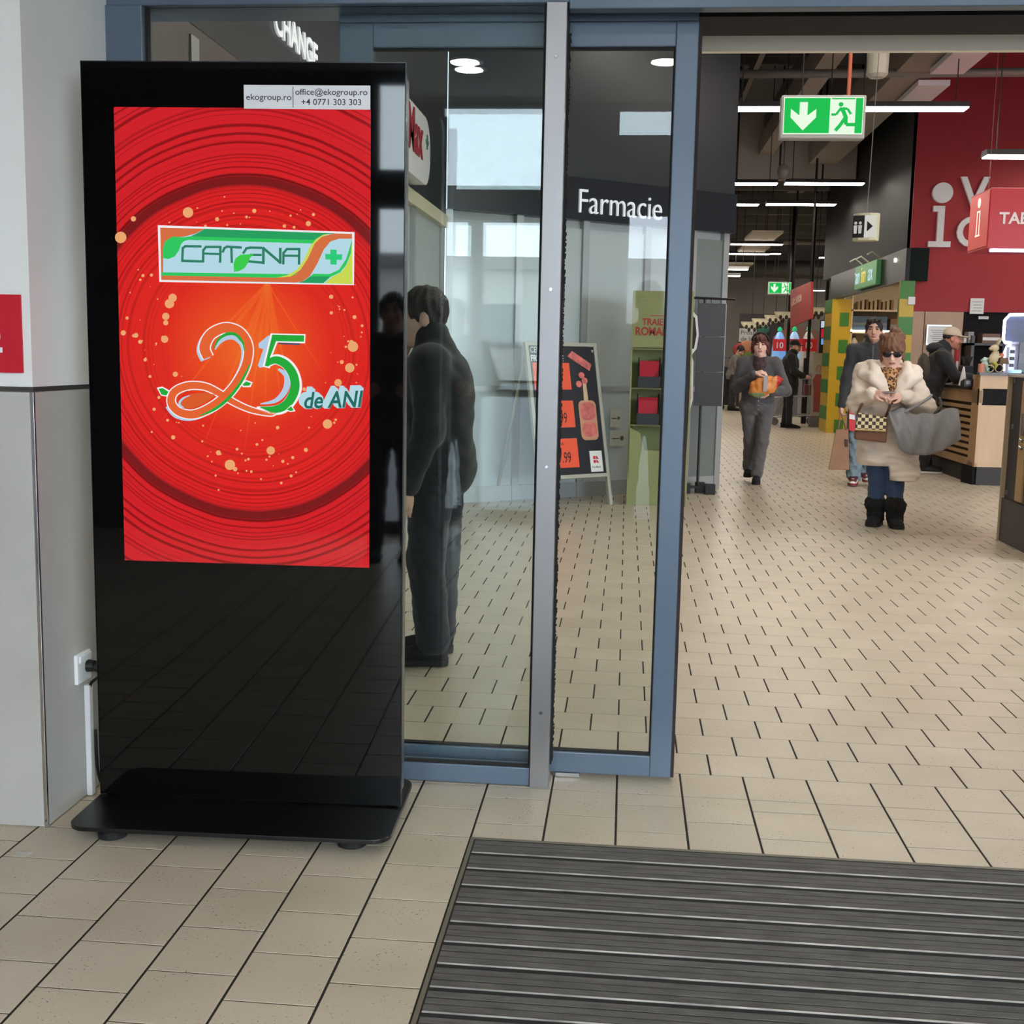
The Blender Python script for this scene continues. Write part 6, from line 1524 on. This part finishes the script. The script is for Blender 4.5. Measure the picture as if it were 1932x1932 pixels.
# her phone, handbag, tote
MT = Matrix.Translation((p.x, p.y, 0)) @ Matrix.Rotation(-.10, 4, 'Z')
def wmb(T=MT):
    m = MB(); m.T = T; return m
ph = thing('smartphone', 'thin pale smartphone held in both hands by the woman in cream', 'phone', tuple(MT @ Vector((-.03, -.36, 1.09))), -.10)
m = wmb(); m.prism([(-.075, -.385), (.03, -.375), (.03, -.315), (-.075, -.325)], 1.10, 1.109); m.build('case', mat('phone_grey', (150, 148, 150), .4), ph, bevel=.003)
m = wmb(); m.prism([(-.070, -.380), (.026, -.371), (.026, -.319), (-.070, -.329)], 1.109, 1.1105); m.build('glass', mat('phone_glass', (40, 42, 50), .1), ph)
hb = thing('handbag', 'brown shoulder bag with a checkered flap worn over the cream coat', 'handbag', tuple(MT @ Vector((-.15, -.22, .70))), -.10)
def slabm(P, y0, y1, name, m_, par, T=MT, bevel=.012):
    m = wmb(T); m.prism(P, y0, y1, ax='y'); return m.build(name, m_, par, bevel=bevel, seg=3)
slabm([(-.275, .72), (-.03, .70), (-.02, .90), (-.25, .93)], -.27, -.17, 'body', mat('brown_leather', (106, 66, 40), .5, var=.12, scale=10), hb)
CHK = bpy.data.materials.new('cream_brown_checks'); CHK.use_nodes = True
_n = CHK.node_tree; _b = _n.nodes['Principled BSDF']; _c = _n.nodes.new('ShaderNodeTexChecker'); _c.inputs['Scale'].default_value = 36; _c.inputs[1].default_value = lin((222, 204, 160)) + (1,); _c.inputs[2].default_value = lin((58, 38, 26)) + (1,)
_tc = _n.nodes.new('ShaderNodeTexCoord'); _n.links.new(_tc.outputs['Object'], _c.inputs['Vector']); _n.links.new(_c.outputs[0], _b.inputs['Base Color']); _b.inputs['Roughness'].default_value = .5
slabm([(-.272, .805), (-.038, .80), (-.03, .90), (-.245, .935)], -.285, -.271, 'checkered_flap', CHK, hb, bevel=.004)
slabm([(-.272, .795), (-.038, .79), (-.038, .801), (-.272, .806)], -.288, -.272, 'flap_edge', mat('gold_edge', (196, 170, 110), .4), hb, bevel=.002)
m = wmb(); m.tube(crom([(-.25, -.21, .92), (-.20, -.23, 1.02), (-.10, -.215, 1.12)], 5), .010, 6); m.build('strap', mat('brown_leather', (106, 66, 40), .5), hb, smooth=True)
m = wmb(); m.tube(crom([(-.03, -.19, .90), (.0, -.225, 1.0), (-.01, -.215, 1.1)], 5), .010, 6); m.build('strap', mat('brown_leather', (106, 66, 40), .5), hb, smooth=True)
tb_ = thing('tote_bag', 'billowing plain grey fabric tote hanging from the arm of the woman in cream', 'bag', tuple(MT @ Vector((.25, -.2, .62))), -.10)
TOTE = mat('grey_tote', (142, 140, 142), .75, var=.05, scale=8, bump=.1, bscale=50)
nu, nv = 26, 16; vs = []
topl = crom([(-.02, .95), (.10, .97), (.22, .93), (.36, .955), (.52, .99)], 8); bot = crom([(.06, .66), (.14, .615), (.25, .61), (.36, .63), (.55, .74)], 8)
for j in range(nv):
    v = j / (nv - 1)
    for i in range(nu):
        t = i / (nu - 1) * (len(topl) - 1); a = int(min(t, len(topl) - 2)); fr_ = t - a
        T_ = topl[a] * (1 - fr_) + topl[a + 1] * fr_; B_ = bot[a] * (1 - fr_) + bot[a + 1] * fr_
        P_ = T_ * (1 - v) + B_ * v; bul = math.sin(math.pi * v) * .055 * (1 - .5 * i / nu)
        vs.append((P_[0], -.265 - bul + .016 * math.sin(i * .9 + v * 5) + .010 * math.sin(i * 1.9 - v * 9) + .10 * (i / nu) ** 2, P_[1] - .012 * math.sin(i * .8) * (1 - v)))
back = [(x + .01, y + .075 * (1 - .7 * (k % nu) / nu) + .02, z) for k, (x, y, z) in enumerate(vs)]
nq = len(vs); fs = [(j * nu + i, j * nu + i + 1, (j + 1) * nu + i + 1, (j + 1) * nu + i) for j in range(nv - 1) for i in range(nu - 1)]
fs2 = [tuple(nq + k for k in reversed(q_)) for q_ in fs]
edge = [((nv - 1) * nu + i, (nv - 1) * nu + i + 1, nq + (nv - 1) * nu + i + 1, nq + (nv - 1) * nu + i) for i in range(nu - 1)] + [(j * nu, (j + 1) * nu, nq + (j + 1) * nu, nq + j * nu) for j in range(nv - 1)] + [((j + 1) * nu + nu - 1, j * nu + nu - 1, nq + j * nu + nu - 1, nq + (j + 1) * nu + nu - 1) for j in range(nv - 1)]
m = wmb(); m._add(vs + back, fs + fs2 + edge); m.build('bag_body', TOTE, tb_, smooth=True)
m = wmb(); m.tube(crom([(.10, -.28, .95), (.20, -.25, 1.0), (.30, -.16, 1.06), (.34, -.05, 1.08)], 6), .011, 6); m.build('strap', TOTE, tb_, smooth=True)
m = wmb(); m.tube(crom([(.34, -.22, .94), (.40, -.15, 1.0), (.40, -.05, 1.06)], 6), .011, 6); m.build('strap', mat('tote_dark_strap', (50, 46, 44), .7), tb_, smooth=True)

lean(.055, root, ph, hb, tb_)
# ---- young man with paper bag
p = fl(1622, 915)
J = dict(head=(.135, -.02, 1.66), hf=(-.10, -1, .0), neck=(.125, .0, 1.53), chest=(.115, .01, 1.33), pelvis=(.07, .02, .98), shL=(-.075, .0, 1.45), shR=(.315, .0, 1.45), elL=(-.145, .0, 1.14), elR=(.37, .02, 1.15), wrL=(-.195, -.05, .86), wrR=(.38, -.05, .90),
         handL=((-.1, -.1, -1), (-1, .0, .1)), handR=((.0, -.2, -1), (1, 0, 0)), curlL=1.1, hipL=(-.02, .02, .93), hipR=(.16, .02, .93), knL=(-.055, -.05, .52), knR=(.13, .02, .52), anL=(-.065, -.04, .10), anR=(.075, .09, .13))
root, K = build_person('young man in a charcoal zip jacket and washed jeans carrying a paper bag', (p.x, p.y, 0), J, SKIN, HAIRD, rot=-.12, beard=True, hs=1.07)
hair_cap(root, K, HAIRD, lambda sd: [sd.ell(K['at'](-.02 + .02 * i, .055, .090 + .006 * (i % 2)), (.030, .038, .026), .015) for i in range(-1, 4)], carve=(.085, -.045, .074, .066, .112))
JK = fabric('charcoal_jacket', (46, 45, 47))
sd = Sdf(K['lo'], K['hi'], .009); torso(sd, K, .200, .135, .86); sleeves(sd, K, .068, .058, .046)
sd.cone((.125, .0, 1.50), (.125, -.01, 1.575), .085, .078, .03); sd.ell((.13, -.02, 1.62), (.066, .075, .07), .015, sub=True); sd.wrinkle(.004, 48, 26); sdf_obj('zip_jacket', sd, JK, root)
zp = MB().tube([(.120, -.135, 1.50), (.115, -.145, 1.36), (.10, -.14, 1.2)], .005, 6); raw('zip', zp, [mat('zip_teal', (96, 116, 112), .4, .4)], root)
trousers(root, K, mat('washed_denim', (104, 120, 126), .85, var=.22, scale=16, bump=.2, bscale=60), rh=.105, rk=.082, ra=.080, end=.97, wr=.006, waist=1.0)
WS = mat('white_leather', (214, 204, 196), .5)
for e, d_ in (('L', (-.15, -1)), ('R', (.0, -1))):
    s_ = shoe(root, K['g']('an' + e), d_, .28, WS, mat('sole_dark_red', (110, 36, 34), .6), w=.05)
    an = K['g']('an' + e); raw('toe_patch', MB().loft([((an[0] - .02 * (e == 'L'), an[1] - .20, an[2] - .045), (.035, .012)), ((an[0] - .02, an[1] - .12, an[2] - .03), (.046, .014)), ((an[0], an[1] - .06, an[2] - .005), (.048, .016))], 10), [mat('shoe_dark_red', (96, 34, 34), .5)], s_, True)
YT = Matrix.Translation((p.x, p.y, 0)) @ Matrix.Rotation(-.12, 4, 'Z')
bg = thing('paper_bag', 'brown paper carrier bag held by the young man in jeans', 'bag', tuple(YT @ Vector((-.22, -.08, .17))), -.12)
BRN = mat('brown_paper', (140, 102, 76), .8, var=.1, scale=9, bump=.3, bscale=25)
m = wmb(YT); m._add([(-.34, -.17, .17), (-.12, -.15, .17), (-.11, -.01, .17), (-.33, -.03, .17), (-.26, -.16, .60), (-.13, -.14, .61), (-.12, -.04, .61), (-.25, -.05, .60)], [(0, 3, 2, 1), (0, 1, 5, 4), (1, 2, 6, 5), (2, 3, 7, 6), (3, 0, 4, 7), (4, 5, 6, 7)]); m.build('bag_body', BRN, bg, bevel=.008)
for yy in (-.15, -.05):
    m = wmb(YT); m.tube(crom([(-.235, yy, .60), (-.22, yy + .01, .70), (-.205, -.075, .775), (-.18, yy, .70), (-.15, yy, .60)], 5), .006, 6); m.build('bag_handle', BRN, bg, smooth=True)
m = wmb(YT); m.box(-.165, -.158, .42, -.135, -.150, .50); m.build('printed_mark', mat('mark_dark', (60, 40, 32), .7), bg)
rc = thing('red_parcel', 'small red and white packet carried beside the paper bag', 'packet', tuple(YT @ Vector((-.09, -.1, .58))), -.12)
m = wmb(YT); m.prism([(-.125, .60), (-.055, .58), (-.06, .80), (-.12, .84)], -.13, -.09, ax='y'); m.build('packet', mat('packet_red', (190, 40, 48), .5), rc)
m = wmb(YT); m.prism([(-.12, .72), (-.063, .71), (-.063, .76), (-.12, .77)], -.133, -.13, ax='y'); m.build('packet_band', PAPER, rc)

lean(.05, root, bg, rc)
# ---- woman in grey holding a bag of goods
p = fl(1422, 910)
J = dict(head=(.055, -.03, 1.475), hf=(-.05, -1, .03), neck=(.05, .0, 1.36), chest=(.045, .01, 1.17), pelvis=(.03, .02, .86), shL=(-.125, .0, 1.29), shR=(.215, .0, 1.29), elL=(-.185, -.04, 1.03), elR=(.325, -.05, 1.00), wrL=(.00, -.25, 1.175), wrR=(.16, -.26, .985),
         handL=((1, -.3, .25), (0, -.3, 1)), handR=((-1, -.35, .10), (.1, -1, .2)), curlL=.8, curlR=.4, hipL=(-.06, .02, .83), hipR=(.12, .02, .83), knL=(-.045, .04, .46), knR=(.085, -.09, .46), anL=(-.06, .13, .14), anR=(.03, -.10, .09))
root, K = build_person('woman in a grey jacket and grey jeans walking with a bag of groceries', (p.x, p.y, 0), J, SKIN2, HAIRB, rot=-.10)
hair_cap(root, K, HAIRB, lambda sd: [sd.ell(K['at'](e * .078, .005 - .02 * k_, -.005 - .04 * k_), (.022, .045, .045), .02, K['R']) for e in (-1, 1) for k_ in (0, 1)] + [sd.ell(K['at'](0, .055, .075), (.062, .045, .034), .02, K['R'])], carve=(.096, -.050, .058, .060, .080))
raw('hairband', MB().tube([tuple(K['at'](.088 * math.cos(a), .012, .05 + .088 * math.sin(a))) for a in np.linspace(.0, math.pi, 14)], .009, 8), [BLACKP], root, True)
GJ = fabric('grey_jacket', (74, 71, 72))
sd = Sdf(K['lo'], K['hi'], .009); torso(sd, K, .185, .125, .86); sleeves(sd, K, .066, .060, .046, .95); sd.ell((.045, -.14, 1.30), (.055, .06, .14), .02, sub=True); sd.wrinkle(.003, 48, 26); sdf_obj('jacket', sd, GJ, root)
sd = Sdf((-.15, -.2, 1.1), (.25, .2, 1.45), .008); sd.ell((.045, -.02, 1.25), (.10, .10, .14), .03); sd.cone((.05, .0, 1.33), (.05, -.005, 1.385), .066, .062, .02); sdf_obj('patterned_top', sd, mat('dark_pattern', (66, 42, 44), .8, var=.7, scale=35), root)
trousers(root, K, fabric('grey_jeans', (88, 84, 84), var=.1), rh=.094, rk=.066, ra=.064, end=.95, waist=.90)
for i in range(3): raw('button', MB().ball((.04, -.135, .89 - .045 * i), .009, 8, 6), [CHROME], root, True)
for e in 'LR': shoe(root, K['g']('an' + e), (-.05, -1), .25, UGG, RUBBER, w=.045, boot=.03)
GT = Matrix.Translation((p.x, p.y, 0)) @ Matrix.Rotation(-.10, 4, 'Z')
gb = thing('grocery_bag', 'orange and green plastic bag of groceries held by the grey woman', 'bag', tuple(GT @ Vector((.1, -.3, .95))), -.10)
def local_sdf(name, sd, mats, par, T, pick=None):
    o = sdf_obj(name, sd, mats, None, pick); o.parent = par
    Mi = INV[par.name]['_M'] @ T
    o.data.transform(Mi); return o
sd = Sdf((-.2, -.5, .85), (.42, -.1, 1.25), .008)
sd.ell((.09, -.31, 1.05), (.14, .07, .09), .03); sd.ell((.18, -.30, 1.11), (.10, .06, .05), .03); sd.cone((.22, -.30, 1.13), (.29, -.30, 1.13), .035, .012, .02); sd.ell((.02, -.31, .99), (.09, .06, .06), .03)
sd.wrinkle(.006, 40, 40)
local_sdf('bag_body', sd, [mat('bag_orange', (214, 130, 56), .45, var=.15, scale=20), mat('bag_green', (126, 140, 96), .5, var=.35, scale=40), mat('bag_red', (190, 34, 36), .45)], gb, GT, lambda C: np.where(C[:, 0] > .225, 2, np.where((C[:, 2] < .985) & (C[:, 0] < .1), 1, 0)))
m = wmb(GT); m.prism([(.085, 1.0), (.125, 1.0), (.13, 1.165), (.09, 1.165)], -.395, -.385, ax='y'); m.build('paper_band', mat('band_silver', (166, 164, 166), .5), gb)

lean(.035, root, gb)
# ---- man in a beige cap leaning on the side worktop
p = fl(1748, 892) + Vector((-.07, 0, 0))
J = dict(head=(.36, -.02, 1.615), hf=(1, -.12, -.12), neck=(.275, .0, 1.50), chest=(.22, .0, 1.30), pelvis=(.07, .02, .93), shL=(.20, -.16, 1.42), shR=(.22, .17, 1.42), elL=(.36, -.20, 1.16), elR=(.36, .18, 1.16), wrL=(.58, -.15, 1.16), wrR=(.58, .12, 1.16),
         handL=((1, .1, -.1), (0, -.2, 1)), handR=((1, .0, -.1), (0, .2, 1)), hipL=(.06, -.08, .90), hipR=(.06, .10, .90), knL=(.07, -.09, .50), knR=(.09, .12, .50), anL=(.0, -.09, .09), anR=(.10, .13, .09))
root, K = build_person('man in a beige cap and black jacket leaning on the wooden counter', (p.x, p.y, 0), J, mat('skin_ruddy', (186, 122, 100), .55, var=.06, scale=12), HAIRD)
cap_hat(root, K, fabric('beige_cap', (186, 168, 146)))
hair_cap(root, K, HAIRD, None, carve=(.06, .02, .12, .085, .10), size=(.080, .096, .08))
BJ = fabric('black_jacket', (26, 26, 28))
sd = Sdf(K['lo'], K['hi'], .009); torso(sd, K, .185, .155, .78); sleeves(sd, K, .078, .064, .048, .97)
sd.cone((.23, .0, 1.49), (.29, .0, 1.53), .095, .085, .03); sd.wrinkle(.004, 40, 24); sdf_obj('jacket', sd, BJ, root)
sd = Sdf((-.05, -.25, 1.3), (.5, .25, 1.7), .009); sd.ell((.17, .0, 1.50), (.11, .13, .07), .03); sdf_obj('hood', sd, BJ, root)
trousers(root, K, fabric('black_trousers', (22, 22, 24)), rh=.10, rk=.078, ra=.070, end=.92)
for e in 'LR': shoe(root, K['g']('an' + e), (1, -.15), .29, mat('black_trainer', (24, 23, 24), .6), mat('white_sole', (206, 200, 196), .5), w=.05)
CT_ = Matrix.Translation((p.x, p.y, 0))
bp_ = thing('backpack', 'olive rucksack on the back of the man in the beige cap', 'backpack', tuple(CT_ @ Vector((.03, 0, 1.1))))
sd = Sdf((-.25, -.25, .95), (.25, .25, 1.55), .009); sd.ell((.035, .0, 1.24), (.075, .14, .20), .03); sd.wrinkle(.003, 40, 30)
local_sdf('sack', sd, fabric('olive_canvas', (66, 60, 46)), bp_, CT_)
m = wmb(CT_); m.tube(crom([(.06, -.16, 1.40), (.16, -.215, 1.47), (.28, -.20, 1.42), (.30, -.19, 1.28)], 5), .014, 6); m.build('strap', fabric('olive_canvas', (66, 60, 46)), bp_, smooth=True)

lean(.06, root, bp_)
# ---- man with the cart, far back
p = fl(1484, 805)
J = dict(head=(.02, .0, 1.555), hf=(1, -.15, -.05), neck=(-.02, .0, 1.44), chest=(-.05, .0, 1.24), pelvis=(-.06, .02, .90), shL=(-.06, -.17, 1.36), shR=(-.05, .17, 1.36), elL=(.0, -.22, 1.10), elR=(.0, .2, 1.10), wrL=(.20, -.16, 1.0), wrR=(.2, .15, 1.0), handL=((1, .1, 0), (0, -.3, 1)), handR=((1, 0, 0), (0, .3, 1)),
         hipL=(-.06, -.08, .88), hipR=(-.06, .1, .88), knL=(-.04, -.09, .50), knR=(-.06, .1, .5), anL=(-.03, -.09, .09), anR=(-.10, .1, .09))
root, K = build_person('man in a black cap and black coat standing at the shopping cart', (p.x, p.y - .45, 0), J, SKIN, HAIRD)
cap_hat(root, K, BLACKP if False else fabric('black_cap', (22, 22, 24)))
hair_cap(root, K, mat('hair_grey', (120, 116, 112), .7), None, carve=(.06, .02, .12, .085, .10), size=(.080, .096, .08))
sd = Sdf(K['lo'], K['hi'], .011); torso(sd, K, .21, .17, .62); sleeves(sd, K, .082, .07, .05, .97); sd.cone((-.03, 0, 1.42), (-.0, 0, 1.46), .09, .085, .03); sd.ell((-.06, .02, .76), (.19, .2, .2), .06); sd.below(.64); sd.wrinkle(.004, 40, 24); sdf_obj('coat', sd, fabric('black_coat', (24, 24, 27)), root)
trousers(root, K, fabric('black_trousers', (22, 22, 24)), end=.93)
for e in 'LR': shoe(root, K['g']('an' + e), (1, -.1), .28, UGG, RUBBER, w=.048)

# ---- stooping shopper far back on the left
p = fl(1390, 775)
J = dict(head=(.02, -.05, 1.50), hf=(.6, -.5, -.6), neck=(-.03, .0, 1.38), chest=(-.08, .0, 1.20), pelvis=(-.14, .02, .88), shL=(-.12, -.17, 1.30), shR=(-.10, .17, 1.30), elL=(-.05, -.22, 1.05), elR=(.0, .2, 1.05), wrL=(.12, -.16, .92), wrR=(.14, .15, .92), handL=((1, .1, -.4), (0, -.3, 1)), handR=((1, 0, -.4), (0, .3, 1)),
         hipL=(-.14, -.08, .86), hipR=(-.14, .1, .86), knL=(-.11, -.09, .48), knR=(-.13, .1, .48), anL=(-.12, -.09, .09), anR=(-.16, .1, .09))
root, K = build_person('shopper in a grey-brown jacket bending over far behind the grey woman', (p.x, p.y, 0), J, SKIN, HAIRD)
hair_cap(root, K, HAIRD, None)
sd = Sdf(K['lo'], K['hi'], .012); torso(sd, K, .20, .16, .78); sleeves(sd, K, .08, .066, .05, .97); sd.wrinkle(.004, 40, 24); sdf_obj('jacket', sd, fabric('taupe_jacket', (112, 104, 96)), root)
trousers(root, K, fabric('dark_trousers', (40, 38, 40)), end=.93)
for e in 'LR': shoe(root, K['g']('an' + e), (1, -.3), .27, UGG, RUBBER, w=.048)

# ---- man behind the glass, walking left
J = dict(head=(-.02, .0, 1.50), hf=(-1, -.15, -.10), neck=(.03, .0, 1.39), chest=(.05, .0, 1.20), pelvis=(.06, .0, .87), shL=(.04, -.17, 1.31), shR=(.05, .17, 1.31), elL=(.05, -.22, 1.04), elR=(-.02, .2, 1.06), wrL=(-.035, -.25, .80), wrR=(-.14, .12, 1.30), handL=((-.15, .0, -1), (.1, -1, 0)), handR=((.3, -.3, .9), (-1, 0, .2)), curlL=.4, curlR=.8,
         hipL=(.05, -.08, .84), hipR=(.06, .09, .84), knL=(.02, -.09, .47), knR=(.06, .1, .47), anL=(.06, -.10, .09), anR=(.05, .12, .09))
root, K = build_person('man in dark clothes standing behind the glass beside the totem', (-.86, 5.10, 0), J, SKIN, HAIRD, rot=.0)
hair_cap(root, K, HAIRD, None)
sd = Sdf(K['lo'], K['hi'], .009); torso(sd, K, .20, .155, .74); sleeves(sd, K, .078, .066, .05, .97); sd.cone((.03, 0, 1.38), (.02, 0, 1.42), .085, .08, .03); sd.wrinkle(.004, 40, 24); sdf_obj('jacket', sd, fabric('dark_jacket', (13, 14, 18)), root)
trousers(root, K, fabric('navy_trousers', (13, 16, 27)), rh=.104, rk=.08, ra=.074, end=.95)
for e in 'LR': shoe(root, K['g']('an' + e), (-1, -.1), .29, UGG, RUBBER, w=.05)

# ---- two people in the vestibule, seen only mirrored in the glass
def mirror_person(label, loc, ht, elb, wri, coat):
    k_ = ht / 1.75
    J = dict(head=(0, .03, 1.60), hf=(0, 1, -.05), neck=(0, .0, 1.48), chest=(0, .0, 1.27), pelvis=(0, .0, .93), shL=(-.18, .0, 1.40), shR=(.18, .0, 1.40), elL=(-elb[0], elb[1], elb[2]), elR=elb, wrL=(-wri[0], wri[1], wri[2]), wrR=wri, handL=((.6, .5, .6), (0, 1, .2)), handR=((-.6, .5, .6), (0, 1, .2)), curlL=.8, curlR=.8,
             hipL=(-.09, .0, .90), hipR=(.09, .0, .90), knL=(-.10, .0, .50), knR=(.10, .0, .50), anL=(-.11, .0, .09), anR=(.11, .0, .09))
    J = {k: (v if k in ('hf', 'handL', 'handR', 'curlL', 'curlR') else tuple(q_ * k_ for q_ in v)) for k, v in J.items()}
    J['anL'] = (J['anL'][0], 0, .09); J['anR'] = (J['anR'][0], 0, .09)
    root, K = build_person(label, loc, J, SKIN, HAIRD, rot=0, hs=k_)
    hair_cap(root, K, HAIRD, None)
    sd = Sdf(K['lo'], K['hi'], .010); torso(sd, K, .20 * k_, .14 * k_, .80 * k_); sleeves(sd, K, .072, .062, .048, .97); sd.wrinkle(.004, 40, 24); sdf_obj('jacket', sd, coat, root)
    trousers(root, K, fabric('black_trousers', (22, 22, 24)), end=.93)
    for e in 'LR': shoe(root, K['g']('an' + e), (0, 1), .28, UGG, RUBBER, w=.05)
    return root
mirror_person('dark silhouette of the photographer mirrored in the sliding door', (.13, -.52, 0), 1.86, (.27, .04, 1.14), (.10, .24, 1.26), fabric('dark_jacket', (13, 14, 18)))
mirror_person('dark clothed bystander mirrored in the fixed glass panel', (-1.22, -1.1, 0), 1.74, (.27, .05, 1.14), (.16, .22, 1.05), fabric('black_jacket', (26, 26, 28)))
